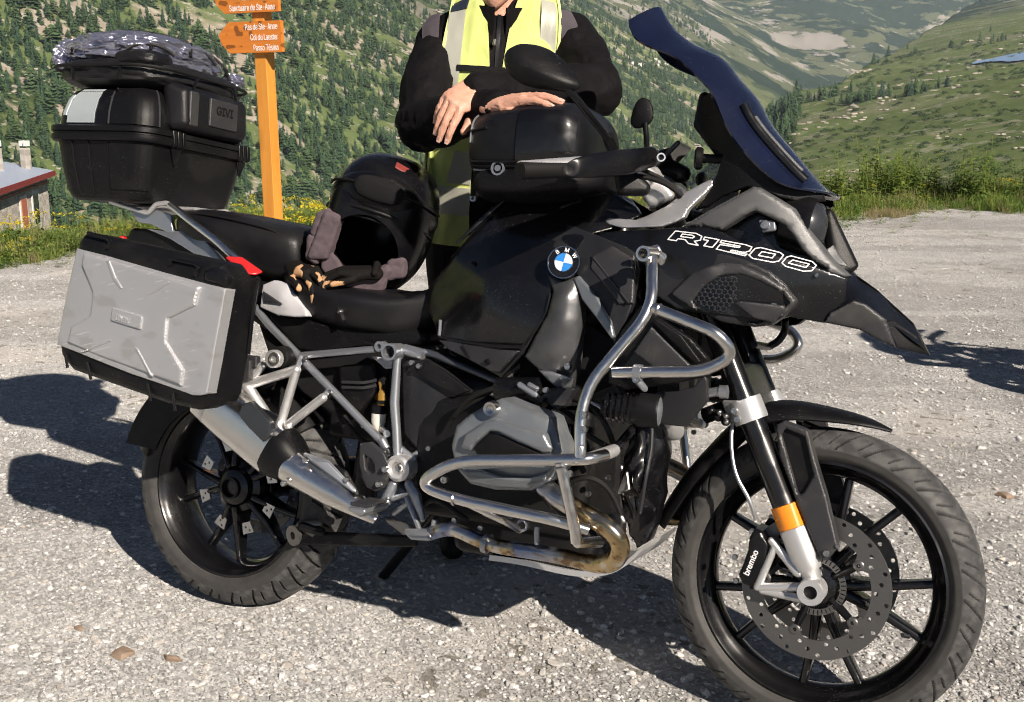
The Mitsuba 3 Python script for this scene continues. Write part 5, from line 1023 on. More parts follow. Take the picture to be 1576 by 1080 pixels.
for pts in ([(135, 358), (166, 366), (170, 372), (166, 382)], [(262, 408), (263, 398), (300, 406), (306, 410), (300, 424)]):
    put(sc + '__handle_notch', tubeU([(x, y, -.452) for x, y in pts], .0042, .005, 8), 'satin_black')
put(sc + '__corner_bump', panel(P([(312, 416), (325, 410), (340, 414), (350, 428), (346, 441), (312, 432)], -.456), t=.02, b=.01, s=.006, rc=.005), 'satin_black', 50)
put(sc + '__reflector', cat(hull([U(350, 397, -.33), U(372, 398, -.33), U(401, 418, -.335), U(392, 421, -.35), U(378, 420, -.36)], .004, 8)), 'red_plastic', 35, 'red reflector on the top edge')
put(sc + '__latch_edge', tubeU([(397, 425, -.335), (390, 470, -.335), (382, 545, -.335)], .005, 0, 8), 'satin_black')
# ------------------------------------------------------------------ top case
tc = thing('top_case', 'large black top case with reflector patches and padded backrest', 'luggage case')
TX, HX, HY = -.375, .172, .222
def rr_loop(hx, hy, r, n=8):
    o = []
    for k, (sx, sy) in enumerate(((1, -1), (1, 1), (-1, 1), (-1, -1))):
        for a in np.linspace(-90, 0, n): 
            q = math.radians(a + 90 * k); o.append((sx * (hx - r) + r * math.cos(q), sy * (hy - r) + r * math.sin(q)))
    return np.array(o)
def case_loop(z, inset, r=.065):
    l = rr_loop(HX - inset, HY - inset, max(r - .4 * inset, .02)); return np.c_[TX + l[:, 0], l[:, 1], np.full(len(l), z)]
low = [(1.046, .075), (1.047, .050), (1.053, .040), (1.07, .032), (1.13, .018), (1.196, .008)]
put(tc + '__tray', loft([case_loop(z, i) for z, i in low]), 'black_plastic', 40)
put(tc + '__rim_band', loft([case_loop(z, i) for z, i in ((1.196, .012), (1.197, -.004), (1.202, -.007), (1.213, -.007), (1.215, -.003), (1.219, -.003), (1.221, -.008), (1.233, -.008), (1.237, -.002), (1.238, .012))]), 'black_plastic', 40)
lidp = [(1.237, .010), (1.27, .012), (1.305, .022), (1.328, .036), (1.341, .055), (1.347, .085), (1.348, .13)]
put(tc + '__lid', loft([case_loop(z, i) for z, i in lidp]), 'satin_black', 40)
lz, li = np.array([q[0] for q in lidp]), np.array([q[1] for q in lidp])
tz, ti = np.array([q[0] for q in low]), np.array([q[1] for q in low])
def case_pt(a, z, off=0.0, lid=True):
    i = np.interp(z, lz, li) if lid else np.interp(z, tz, ti)
    l = case_loop(z, i - off); m = len(l); p = (a % 1) * m; k = int(p); f = p - k
    return l[k % m] * (1 - f) + l[(k + 1) % m] * f
def case_patch(a0, a1, z0, z1, off, lid=True, na=14, nz=8, th=.004):
    Gd = np.array([[case_pt(a, z, off, lid) for a in np.linspace(a0, a1, na)] for z in np.linspace(z0, z1, nz)])
    Bk = np.array([[case_pt(a, z, off - th, lid) for a in np.linspace(a0, a1, na)] for z in np.linspace(z0, z1, nz)])
    n, m = na, nz; N_ = na * nz
    i, j = np.meshgrid(np.arange(nz - 1), np.arange(na - 1), indexing='ij'); q = np.stack([i * na + j, i * na + j + 1, (i + 1) * na + j + 1, (i + 1) * na + j], -1).reshape(-1, 4)
    F = np.vstack([q[:, [0, 1, 2]], q[:, [0, 2, 3]], q[:, [2, 1, 0]] + N_, q[:, [3, 2, 0]] + N_])
    e = np.array([j for j in range(na)] + [i * na + na - 1 for i in range(1, nz)] + [(nz - 1) * na + j for j in range(na - 2, -1, -1)] + [i * na for i in range(nz - 2, 0, -1)]); e2 = np.roll(e, -1)
    F = np.vstack([F, np.c_[e2, e, e + N_], np.c_[e2, e + N_, e2 + N_]]); m_ = TM(np.vstack([Gd.reshape(-1, 3), Bk.reshape(-1, 3)]), F); m_.fix_normals(); return m_
# perimeter: 0-.22 front-right corner, .25-.47 front-left, .72-.97 rear-right; the straight right side spans .97 to 1.0
def side_a(x):                                   # position along the right side, by length x
    m = 32; xs = TX + np.array([-(HX - .065), HX - .065]); f = np.clip((x - xs[0]) / (xs[1] - xs[0]), 0, 1); return (31 + f) / m
put(tc + '__reflector_patch', case_patch(side_a(-.485), side_a(-.385), 1.243, 1.335, .0025), 'reflective', 40, 'wide grey reflector patch on the side')
put(tc + '__reflector_patch', case_patch(.925, .955, 1.262, 1.318, .0025), 'reflective', 40, 'small grey reflector patch at the rear corner')
put(tc + '__corner_panel', case_patch(side_a(-.325), 1.19, 1.240, 1.337, .008, na=24, th=.01), 'black_plastic', 50)
for a in (side_a(-.328), 1.192): put(tc + '__corner_edge', tube([case_pt(a, z, .007) for z in np.linspace(1.24, 1.336, 10)], .003, n=8), 'dark_grey')
for a in (side_a(-.46), side_a(-.40), side_a(-.33), 1.0 + .16, 1.0 + .4): put(tc + '__tray_rib', tube([case_pt(a, z, .0005, False) for z in np.linspace(1.06, 1.195, 10)], .0028, n=8), 'black_plastic')
put(tc + '__tray_panel', case_patch(side_a(-.325), 1.16, 1.075, 1.19, .004, False, na=24, th=.008), 'black_plastic', 50)
for y in (-.125, .145):
    for k in range(3): put(tc + '__hinge', hull([[TX + HX + .006, y + .018 * k, 1.236], [TX + HX + .010, y + .018 * k, 1.205], [TX + HX + .006, y + .018 * k, 1.195], [TX + HX + .006, y + .008 + .018 * k, 1.236], [TX + HX + .010, y + .008 + .018 * k, 1.20]], .003, 6), 'satin_black')
    put(tc + '__catch', hull([[TX + HX, y + .005, 1.19], [TX + HX, y + .035, 1.19], [TX + HX - .004, y + .02, 1.155]], .004, 8), 'satin_black')
px_ = TX + HX - .02
put(tc + '__backrest', hull([[px_, -.11, 1.345], [px_, .135, 1.345], [px_ + .015, -.11, 1.26], [px_ + .015, .135, 1.26], [px_ + .03, -.10, 1.335], [px_ + .03, .125, 1.335], [px_ + .035, -.10, 1.265], [px_ + .035, .125, 1.265]], .022, 14), 'seat_vinyl', 60, 'padded vinyl backrest')
BP = rbox((px_ + .057, .03, 1.302), (.010, .115, .075), .004)
put(tc + '__backrest__pad', BP, 'dark_grey'); put(tc + '__backrest__trim', rbox((px_ + .052, -.085, 1.30), (.012, .035, .09), .005), 'dark_grey')
put(tc + '__backrest__lettering', text3('GIVI', .021, (px_ + .0635, .03, 1.300), (0, 1, 0), (-.05, 0, 1), .0012, True, 'c', 1.05), 'rubber', False, 'black maker lettering GIVI')
# ------------------------------------------------------------------ bundle under the cargo net
lb = thing('cargo_net_bundle', 'silver foil bundle and flat black bag under a cargo net on the top case', 'luggage')
def lump(c, r, e=2.4, seed=0, amp=.1, sub=5, fr=9, lev=None):
    m = trimesh.creation.icosphere(sub, 1.0); v = np.array(m.vertices)
    v = np.sign(v) * np.abs(v) ** (2 / e); v /= (np.abs(v) ** e).sum(1, keepdims=True) ** (1 / e)
    n_ = meshkit.fbm(v * fr / 3 + seed, 4, seed) - .5; rg = np.abs(meshkit.fbm(v * fr / 2 + 7 + seed, 3, seed + 3) - .5)
    return TM(np.asarray(c) + v * np.asarray(r) * (1 + amp * n_ - amp * 1.2 * rg)[:, None], m.faces)
NC = np.array([-.385, .0, 1.40])
put(lb + '__bag', cat(lump(NC + [.0, 0, -.018], (.185, .215, .042), 3.6, 2, .10, 4)), 'liner_bag', 60, 'flat black bag')
put(lb + '__foil', lump(NC + [-.02, -.01, .046], (.178, .205, .058), 2.5, 5, .22, 6, 6), 'foil', 25, 'crinkled silver foil bundle')
put(lb + '__foil_end', lump(NC + [-.19, -.10, .035], (.05, .06, .05), 2.2, 8, .5, 5, 14), 'foil', 20)
put(lb + '__foil_end', lump(NC + [.12, .19, .025], (.03, .03, .022), 2.2, 4, .5, 4, 12), 'foil', 20)
put(lb + '__side_pocket', lump(NC + [.10, -.15, .012], (.07, .06, .026), 2.8, 6, .1, 4), 'seat_vinyl', 60)
def drape(x, y):
    u_, w_ = (x - NC[0] + .01) / .19, (y + .005) / .215; q = max(0.0, 1 - abs(u_) ** 2.6 - abs(w_) ** 2.6); return NC[2] - .015 + .119 * q ** .42
for k in range(-3, 4):
    for s in (1, -1):
        pts = []
        for t in np.linspace(-1.6, 1.6, 60):
            a, c = (t + .5 * k) / 1.4, s * (t - .5 * k) / 1.4
            if abs(a) ** 3 + abs(c) ** 3 < .93: pts.append((NC[0] - .01 + .185 * a, .213 * c, drape(NC[0] - .01 + .185 * a, .213 * c) + .004))
        if len(pts) > 5: put(lb + '__net_cord', tube(spline(pts, 40), .0042, n=8), 'rubber')
lp_ = rr_loop(.192, .222, .10, 8); put(lb + '__net_cord', tube(np.vstack([np.c_[NC[0] + lp_[:, 0], lp_[:, 1], np.full(32, NC[2] - .01)], [[NC[0] + lp_[0, 0], lp_[0, 1], NC[2] - .01]]]), .0045, n=8), 'rubber')
for y0, y1, x in ((-.22, -.225, -.30), (-.22, -.225, -.46), (.1, .1, -.19), (-.05, -.08, -.19)): put(lb + '__net_hook', tube([(x, y0, NC[2] - .01), (x + .01, y1, NC[2] - .05)], .004, n=8), 'satin_black')
# ------------------------------------------------------------------ tank bag
tb = thing('tank_bag', 'black bag strapped on the tank of the motorcycle', 'bag')
def bsec(x, zb, zt, w, e=3.2, n=36): return sect(.655 + (x - .655) * .83, 0, zt, zb, w, e, n, 1.0)
tbs = [bsec(.655, 1.19, 1.27, .09), bsec(.662, 1.15, 1.29, .12), bsec(.70, 1.135, 1.300, .145), bsec(.78, 1.13, 1.312, .165), bsec(.87, 1.13, 1.322, .168), bsec(.945, 1.14, 1.320, .16), bsec(.985, 1.15, 1.300, .14), bsec(1.005, 1.165, 1.27, .10), bsec(1.01, 1.19, 1.25, .05)]
put(tb + '__body', smooth_loft(tbs), 'bag_cloth', 60)
from scipy.interpolate import PchipInterpolator
def bag_pt(x, f, off=0.0):
    S = PchipInterpolator([s[0, 0] for s in tbs], np.array(tbs), axis=0)(x); p = (f % 1) * 36; k = int(p); g = p - k
    q = S[k % 36] * (1 - g) + S[(k + 1) % 36] * g; c = S.mean(0); d = q - c; return q + d / np.linalg.norm(d) * off
def bag_patch(x0, x1, f0, f1, off, na=16, nb=16):
    Gd = np.array([[bag_pt(x, f, off) for f in np.linspace(f0, f1, nb)] for x in np.linspace(x0, x1, na)]); return sheet(Gd, .003)
put(tb + '__map_cover', bag_patch(.80, .93, .415, .56, .004), 'gloss_black', 60, 'glossy front window of the bag')
for f, x0, x1 in ((.555, .67, .93), (.575, .67, .93), (.60, .68, .76), (.47, .67, .72)): put(tb + '__zip', tube([bag_pt(x, f, .002) for x in np.linspace(x0, x1, 24)], .0028, n=8), 'satin_black' if f != .60 else 'frame_silver')
put(tb + '__piping', tube([bag_pt(.67, f, .002) for f in np.linspace(.36, .5, 14)], .0024, n=8), 'frame_silver')
q = bag_pt(.755, .585, .006); put(tb + '__badge', cat(ring([(.012, -.002), (.0165, -.002), (.0165, .004), (.012, .004)], q, (0, -1, .05), 30), lathe([(0, -.001), (.007, -.001), (.007, .004), (0, .004)], q, (0, -1, .05), 20)), 'frame_silver')
put(tb + '__stripe', cat(*[ribbon([bag_pt(x, .655, .003), bag_pt(x - .012, .635, .003)], .007, .001) for x in (.735, .748)]), 'white_paint')
put(tb + '__base', smooth_loft([bsec(.69, 1.10, 1.16, .12), bsec(.72, 1.09, 1.17, .15), bsec(.85, 1.09, 1.18, .165), bsec(.97, 1.10, 1.19, .16), bsec(1.03, 1.115, 1.19, .13), bsec(1.06, 1.13, 1.18, .09)]), 'black_plastic', 60)
put(tb + '__red_edge', tubeU([(815, 262, -.155), (842, 268, -.158), (872, 273, -.155)], .003, .01, 8), 'red_plastic', 35, 'thin red edge under the bag')
put(tb + '__strap', tubeU([(738, 235, -.10), (733, 265, -.10), (728, 300, -.06)], .006, .02, 8), 'rubber')
put(tb + '__hook', cat(ring([(.004, -.003), (.008, -.003), (.008, .003), (.004, .003)], U(728, 305, -.06), (0, 1, 0), 14)), 'frame_silver')
# ------------------------------------------------------------------ helmet and gloves on the seat
def capsule_chain(p, r, n=10):
    ms = manifold3d.Manifold()
    for a, b, ra, rb in zip(p[:-1], p[1:], r[:-1], r[1:]):
        ms = ms + manifold3d.Manifold.batch_hull([manifold3d.Manifold.sphere(float(ra), n).translate(tuple(map(float, a))), manifold3d.Manifold.sphere(float(rb), n).translate(tuple(map(float, b)))])
    return ms
def smooth_m(ms, L_=.004, it=8):
    m = man(ms.refine_to_length(L_)); m = trimesh.Trimesh(m.vertices, m.faces, process=True)
    trimesh.smoothing.filter_taubin(m, iterations=it); return m
hm = thing('helmet', 'open black flip-up helmet resting on the rider seat', 'helmet')
hc = LM @ U(582, 346, -.01); tocam = CAM - hc; tocam /= np.linalg.norm(tocam)
hf = rot([0, 0, 1], math.radians(-12)) @ tocam; hf[2] = .02; hf /= np.linalg.norm(hf)
hu = np.array([.10, 0, 1.0]); hu -= hf * (hu @ hf); hu /= np.linalg.norm(hu)
hu = rot(hf, math.radians(-12)) @ hu; hs = np.cross(hu, hf)                      # hs: towards the right of the picture
HM = np.stack([hs, hf, hu], 1)
def hp3(m): return xf(m, HM, hc)
def ell(r, c=(0, 0, 0), sub=5): return xf(trimesh.creation.icosphere(sub, 1.0), np.diag(r), c)
def mf(m): return manifold3d.Manifold(manifold3d.Mesh(np.asarray(m.vertices, np.float32), np.asarray(m.faces, np.uint32)))
egg = lump((0, -.035, 0), (.133, .152, .174), 2.7, 0, .0, 5); v = np.array(egg.vertices); v[:, 0] *= 1 - .10 * np.clip(-v[:, 2] / .17, 0, 1) ** 2; egg.vertices = v
inner = ell((.112, .137, .150), (0, -.03, -.02), 4)
opening = xf(trimesh.creation.icosphere(4, 1.0), np.diag((.096, .30, .098)), (-.004, .20, -.062))
bot = manifold3d.Manifold.cube((.5, .5, .2), True).translate((0, 0, -.262))
shellm = mf(egg) - mf(inner) - mf(opening) - bot
add(hm + '__shell', hp3(man(shellm)), 'satin_black', 40)
inn2 = ell((.1115, .136, .149), (0, -.032, -.02), 4); inn2.invert()
v, f = np.array(inn2.vertices), np.array(inn2.faces); c_ = v[f].mean(1); add(hm + '__lining', hp3(TM(v, f[(c_[:, 1] < .04)])), 'liner_black', True)
arc = lambda r, z0, y0, n=26, a0=-88, a1=88: np.array([[r * math.sin(a), y0 + .085 * math.cos(a), z0 + .02 * math.cos(a)] for a in np.radians(np.linspace(a0, a1, n))])
# raised chin bar over the brow
cb = [(.126, .040, -.01, .024), (.128, .075, .012, .03), (.120, .105, .020, .026)]
loops = []
for a in np.radians(np.linspace(-84, 84, 34)):
    lp = []
    for q in np.arange(22) * 2 * np.pi / 22:
        rr_, zz = 1 + .17 * math.cos(q), .085 + .052 * math.sin(q) * (1 - .35 * abs(math.sin(a)) ** 2) - .05 * (1 - math.cos(a)) * 1.0
        lp.append([.121 * rr_ * math.sin(a), -.035 + .135 * rr_ * math.cos(a), zz])
    loops.append(lp)
add(hm + '__chin_bar', hp3(loft(loops)), 'satin_black', 45, 'chin bar flipped up over the brow')
for k, (z, rad, mat, off) in enumerate(((.047, .0050, 'black_plastic', 1.15), (.036, .0045, 'satin_black', 1.10), (.024, .0040, 'black_plastic', 1.05), (.106, .0035, 'rubber', 1.19))):
    pts = np.array([[.121 * off * math.sin(a), -.035 + .135 * off * math.cos(a), z - .05 * (1 - math.cos(a))] for a in np.radians(np.linspace(-76, 76, 30))])
    add(hm + '__visor_edge', hp3(tube(pts, rad, n=8)), mat, 60)
pad = lump((0, .118, .098), (.062, .022, .030), 2.6, 3, .05, 4); add(hm + '__chin_pad', hp3(pad), 'liner_black', 60)
add(hm + '__label', hp3(hull([(.012, .045, .165), (.042, .040, .158), (.014, .062, .156), (.046, .055, .148)], .003, 8)), 'label_red', 40, 'small red label on the crown')
add(hm + '__side_label', hp3(hull([(-.088, .080, .070), (-.072, .096, .075), (-.098, .066, .045), (-.094, .074, .042)], .003, 8)), 'reflective', 40)
hl = lambda px, py, y: ((px - 582) / 614, y, (346 - py) / 614)
for pts, y, r in ((((516, 345), (532, 345), (529, 404), (509, 410)), .100, .010), (((505, 352), (513, 345), (503, 378), (510, 380)), .088, .011), (((500, 388), (509, 386), (505, 414), (515, 418)), .088, .011),
                  (((574, 440), (592, 420), (602, 440)), .104, .011), (((594, 418), (624, 396), (620, 424), (604, 438)), .104, .012), (((627, 386), (641, 379), (645, 398), (630, 406)), .094, .010)):
    m_ = smooth_m(manifold3d.Manifold.batch_hull([manifold3d.Manifold.sphere(r, 16).translate(hl(a, b, y)) for a, b in pts] + [manifold3d.Manifold.sphere(r, 16).translate(hl(a, b, y - .035)) for a, b in pts]), .005, 8)
    v_ = np.array(m_.vertices); m_.vertices = v_ + np.array(m_.vertex_normals) * (.006 * (meshkit.fbm(v_ * 60, 3, 2) - .5))[:, None]
    add(hm + '__cheek_pad', hp3(m_), 'mauve_pad', 60)
m_ = smooth_m(manifold3d.Manifold.batch_hull([manifold3d.Manifold.sphere(.008, 16).translate(hl(a, b, .085)) for a, b in ((525, 398), (546, 410), (577, 440), (560, 446), (530, 424))]), .005, 6)
add(hm + '__neck_roll', hp3(m_), 'mauve_pad', 60)
add(hm + '__visor_pivot', hp3(lathe([(0, 0), (.014, 0), (.014, .006), (.010, .008), (0, .008)], (.121, .02, -.025), (.9, .45, 0), 18)), 'black_plastic')
add(hm + '__buckle', hp3(hull([(.022, .085, -.150), (.036, .085, -.148), (.03, .09, -.160)], .004, 8)), 'red_plastic')
stp = [U(520, 440, -.12), U(518, 462, -.14), U(524, 480, -.155), U(529, 494, -.16)]
add(hm + '__chin_strap', lean(tube(spline(stp, 20), .0065, n=8)), 'rubber'); add(hm + '__strap_ring', lean(cat(tube([stp[0], stp[1]], .0035), ball(stp[2], .007), tube([stp[2], stp[3]], .004))), 'bolt_steel')
def hand(wr, d, up, curls, spread=(.10, .03, -.05, -.14), thumb=(.6, .55, -.25), side=1, s=1.0, extra=None):
    """A hand from the wrist: d along the palm, up out of its back, side +1 when the thumb lies towards up x d."""
    x = np.asarray(d, float) / np.linalg.norm(d); z = np.asarray(up, float); z = z - x * (x @ z); z /= np.linalg.norm(z); y = np.cross(z, x) * side
    M = np.stack([x, y, z], 1); ms = manifold3d.Manifold()
    K = [(.088, .034, 0), (.092, .012, .004), (.088, -.010, .003), (.079, -.030, -.002)]
    R_ = [.0125, .0130, .0125, .0115]
    W0 = [(0, .020, 0), (0, -.020, 0), (-.03, .018, 0), (-.03, -.018, 0)]
    sp = lambda p, r: manifold3d.Manifold.sphere(float(r * s), 12).translate(tuple(map(float, np.asarray(p) * s)))
    ms = manifold3d.Manifold.batch_hull([sp(p, .021) for p in W0[:2]] + [sp(k, r) for k, r in zip(K, R_)] + [sp((.035, .036, -.008), .014)]) + manifold3d.Manifold.batch_hull([sp(p, .021) for p in W0])
    for i, (k, cu) in enumerate(zip(K, curls)):
        L3 = [(.046, .028, .022), (.050, .032, .023), (.046, .030, .022), (.036, .023, .019)][i]; p = [np.array(k)]; ang = 0; sd = spread[i]
        for L_, c in zip(L3, cu):
            ang += c; p.append(p[-1] + L_ * np.array([math.cos(ang) * math.cos(sd), math.cos(ang) * math.sin(sd), -math.sin(ang)]))
        r = [R_[i], .0100, .0090, .0078]
        ms = ms + capsule_chain([q * s for q in p], [q * s for q in r], 12)
    tv = np.asarray(thumb, float); tv /= np.linalg.norm(tv); t2 = tv * .75 + np.array([.65, -.15, -.1]); t2 /= np.linalg.norm(t2)
    t0 = np.array([.022, .022, -.006]); p = [t0, t0 + tv * .042, t0 + tv * .042 + t2 * .034, t0 + tv * .042 + t2 * .060]
    ms = ms + capsule_chain([q * s for q in p], [q * s for q in (.017, .0130, .0118, .0095)], 12)
    return ms, M, np.asarray(wr, float)
gl = None
for i, (c, d, lab) in enumerate((((470, 415), (.75, -.25, -.16), 'dark glove with tan fingers lying left on the seat below the passenger seat'), ((540, 425), (-.75, -.25, .0), 'dark glove with tan fingers lying under the helmet opening'))):
    g = thing('glove', lab, 'glove', 'riding gloves on the seat')
    wr_ = LM @ (U(*c, -.10) + (np.array([-.03, .0, .012]) if i == 0 else np.array([.05, 0, .012])))
    ms, M, w_ = hand(wr_, LM @ np.array(d), LM @ np.array([0, -.25, 1.0]), [(.5, .6, .5), (.35, .7, .4), (.7, .5, .6), (.6, .8, .5)], side=1 if i else -1, s=.86 if i == 0 else .72)
    m = smooth_m(ms, .005, 6); v = np.array(m.vertices); fc = np.array(m.faces); cen = v[fc].mean(1)
    tn = meshkit.noise(cen * 40 + i * 5, 3)
    tan = ((cen[:, 0] > .10) & (tn > .45)) | ((cen[:, 0] > .05) & (tn > .72))
    add(g + '__fingers', xf(TM(v, fc[tan]), M, w_), 'tan_leather', 60, 'tan finger and palm leather'); add(g + '__cuff', xf(TM(v, fc[~tan]), M, w_), 'dark_leather', 60)
    add(g + '__strap', xf(man(capsule_chain([(-.02, .026, .006), (-.02, 0, .022), (-.02, -.026, .006)], [.009, .009, .009])), M, w_), 'dark_leather', 60)
# ------------------------------------------------------------------ the person leaning on the tank bag
pn = thing('person', 'person in black jacket and yellow safety vest leaning crossed arms on the tank bag', 'person')
hipc, nekc = WD(752, 345, 3.26), WD(769, 40, 3.06)
# measured joints: picture point and distance ahead of the camera
Rsh, Lsh = WD(682, 68, 3.10), WD(876, 62, 3.08)
Rel, Lel = WD(650, 196, 2.92), WD(915, 140, 2.93)
Rwr, Lwr = LM @ (U(768, 163, -.085) + np.array([0, 0, .004])), WD(731, 137, 2.68)
spine = nekc - hipc; su = spine / np.linalg.norm(spine)
sside = RT * 1.0; sside = sside - su * (sside @ su); sside /= np.linalg.norm(sside)
sfr = np.cross(su, sside); sfr = sfr if sfr @ (CAM - hipc) > 0 else -sfr
# torso cross-sections: fraction of spine, half width, half depth, forward shift
TS = [(-.10, .168, .125, 0), (.0, .172, .125, .0), (.2, .165, .118, .005), (.4, .170, .120, .01), (.6, .182, .125, .01), (.75, .188, .125, .005), (.86, .182, .112, -.005), (.94, .135, .092, -.012), (1.0, .075, .072, -.01), (1.05, .060, .062, .0)]
def torso_pt(f, a, off=0.0):
    """Point on the jacket at fraction f of the back, a degrees round from the front (+ = picture right)."""
    i = [q[0] for q in TS]; w, d, s = (PchipInterpolator(i, [q[k] for q in TS])(f) for k in (1, 2, 3))
    r = math.radians(a); e = 2.5; c_, s_ = math.cos(r), math.sin(r)
    x, y = (w + off) * np.sign(s_) * abs(s_) ** (2 / e), (d + off) * np.sign(c_) * abs(c_) ** (2 / e)
    return hipc + spine * f + sside * x + sfr * (y + s)
tor = loft([[torso_pt(f, a) for a in np.linspace(0, 360, 40, endpoint=False)] for f in np.linspace(-.10, 1.05, 34)])
def msph(p, r): return manifold3d.Manifold.sphere(float(r), 16).translate(tuple(map(float, p)))
def sleeve(sh, el, wr, r):
    m = manifold3d.Manifold(); mid = (sh + el) / 2 + sside * np.sign((sh - nekc) @ sside) * .012
    for a, b, ra, rb in ((sh, mid, r[0], r[1]), (mid, el, r[1], r[2]), (el, (el + wr) / 2, r[2], r[3]), ((el + wr) / 2, wr, r[3], r[4])): m = m + manifold3d.Manifold.batch_hull([msph(a, ra), msph(b, rb)])
    return m
jm = mf(tor) + sleeve(Rsh, Rel, Rwr + (Rel - Rwr) * .03, (.074, .070, .066, .054, .037)) + sleeve(Lsh, Lel, Lwr + (Lel - Lwr) * .03, (.074, .070, .066, .056, .040))
jm = jm + manifold3d.Manifold.batch_hull([msph(Rsh, .074), msph(nekc + su * .012 - sside * .052, .06)]) + manifold3d.Manifold.batch_hull([msph(Lsh, .074), msph(nekc + su * .012 + sside * .052, .06)])
jk = man(jm.refine_to_length(.016)); jk = trimesh.Trimesh(jk.vertices, jk.faces, process=True); trimesh.smoothing.filter_taubin(jk, iterations=14)
v = np.array(jk.vertices)
dE = np.minimum(np.linalg.norm(v - Rel, axis=1), np.linalg.norm(v - Lel, axis=1)); k = np.exp(-(dE / .16) ** 2)
w1 = np.abs(meshkit.fbm(v * np.array([9, 9, 15]) + 3, 4, 4) - .5) * 2; w2 = meshkit.fbm(v * 6 + 11, 3, 6) - .5
nn = np.array(jk.vertex_normals); jk.vertices = v + nn * ((.006 + .014 * k) * (.5 - 1.6 * w1) + .006 * w2)[:, None]
add(pn + '__jacket', jk, 'jacket_cloth', 70, 'black textile jacket')
def sheet_any(Gd, th):
    n, m = Gd.shape[:2]; du, dv = np.gradient(Gd, axis=0), np.gradient(Gd, axis=1); nq = np.cross(du, dv); nq /= np.maximum(np.linalg.norm(nq, axis=2, keepdims=True), 1e-9)
    B = Gd - nq * th; N_ = n * m; i, j = np.meshgrid(np.arange(n - 1), np.arange(m - 1), indexing='ij'); q = np.stack([i * m + j, i * m + j + 1, (i + 1) * m + j + 1, (i + 1) * m + j], -1).reshape(-1, 4)
    F = np.vstack([q[:, [0, 1, 2]], q[:, [0, 2, 3]], q[:, [2, 1, 0]] + N_, q[:, [3, 2, 0]] + N_])
    e = np.array([j for j in range(m)] + [i * m + m - 1 for i in range(1, n)] + [(n - 1) * m + j for j in range(m - 2, -1, -1)] + [i * m for i in range(n - 2, 0, -1)]); e2 = np.roll(e, -1)
    m_ = TM(np.vstack([Gd.reshape(-1, 3), B.reshape(-1, 3)]), np.vstack([F, np.c_[e, e2, e2 + N_], np.c_[e, e2 + N_, e + N_]])); m_.fix_normals(); return m_
# the trunk of the jacket without sleeves, to lay the vest on
jt_ = mf(tor) + manifold3d.Manifold.batch_hull([msph(Rsh, .076), msph(nekc + su * .012 - sside * .052, .062), msph(hipc + spine * .7 - sside * .12, .07)]) + manifold3d.Manifold.batch_hull([msph(Lsh, .076), msph(nekc + su * .012 + sside * .052, .062), msph(hipc + spine * .7 + sside * .12, .07)])
jt = man(jt_); TA, TB, TC = (np.array(jt.vertices)[jt.faces[:, k]] for k in range(3)); E1, E2 = TB - TA, TC - TA
def cast(o, d):
    h_ = np.cross(d, E2); a = (E1 * h_).sum(1); f_ = 1 / np.where(abs(a) < 1e-12, 1e-12, a); s_ = o - TA; u_ = f_ * (s_ * h_).sum(1); q_ = np.cross(s_, E1); w_ = f_ * (q_ @ d); t_ = f_ * (E2 * q_).sum(1)
    ok_ = (u_ >= -1e-6) & (w_ >= -1e-6) & (u_ + w_ <= 1 + 1e-6) & (t_ > 0); return t_[ok_].min() if ok_.any() else np.nan
from scipy.ndimage import gaussian_filter
def tpatch(rows, off, th=.004, na=16, nf=26, d_=None):
    """Cloth laid on the jacket's front: rows give, for a fraction of the back's height, the two sideways metres it spans."""
    fs = np.linspace(rows[0][0], rows[-1][0], nf); i = [q[0] for q in rows]; A0, A1 = np.interp(fs, i, [q[1] for q in rows]), np.interp(fs, i, [q[2] for q in rows])
    D = np.array([[0.] * na] * nf); O_ = np.zeros((nf, na, 3)); dd = []
    for r, f in enumerate(fs):
        e = math.radians(10 + 55 * np.clip((f - .8) / .35, 0, 1)); d = sfr * math.cos(e) + su * math.sin(e); dd.append(d)
        for c, x in enumerate(np.linspace(A0[r], A1[r], na)): O_[r, c] = hipc + spine * f + sside * x + d * .6; D[r, c] = cast(O_[r, c], -d)
    bad = np.isnan(D); D[bad] = np.nanmean(D) if bad.any() else 0
    D = gaussian_filter(D, 1.2, mode='nearest') + 0.0
    D = D - off - .010 * (meshkit.fbm(np.stack([np.tile(fs[:, None] * 6, (1, na)), O_ @ sside * 14, np.ones((nf, na))], -1), 3, 2) - .5)
    Gd = np.array([[O_[r, c] - dd[r] * D[r, c] for c in range(na)] for r in range(nf)]); return sheet_any(Gd, th)
O = .014
vs = pn + '__vest'; tag(vs, 'yellow safety vest with grey reflective tape')
RF = [(-.10, -.178, -.05), (.10, -.176, -.055), (.37, -.172, -.052), (.7, -.150, -.022), (.8, -.150, -.020), (.9, -.140, -.028), (1.0, -.130, -.040), (1.08, -.126, -.056)]
LF = [(-.10, .03, .178), (.37, .02, .172), (.6, .010, .155), (.8, .014, .152), (.9, .024, .160), (1.0, .036, .158), (1.08, .052, .150)]
add(vs + '__right_front', tpatch(RF, O), 'vest_yellow', 60); add(vs + '__left_front', tpatch(LF, O), 'vest_yellow', 60)
bk = np.array([[hipc + spine * f + sside * .185 * math.sin(a) * min(1, 1.9 * (1.12 - f)) + sfr * (.15 * math.cos(a)) for a in np.radians(np.linspace(85, 275, 26))] for f in np.linspace(-.1, 1.0, 14)])
add(vs + '__back', sheet_any(bk, .004), 'vest_yellow', 60)
add(vs + '__tape', tpatch([(.40, -.150, -.104), (.70, -.146, -.100), (.90, -.138, -.093), (.985, -.132, -.090)], O + .004), 'vest_tape', 60)
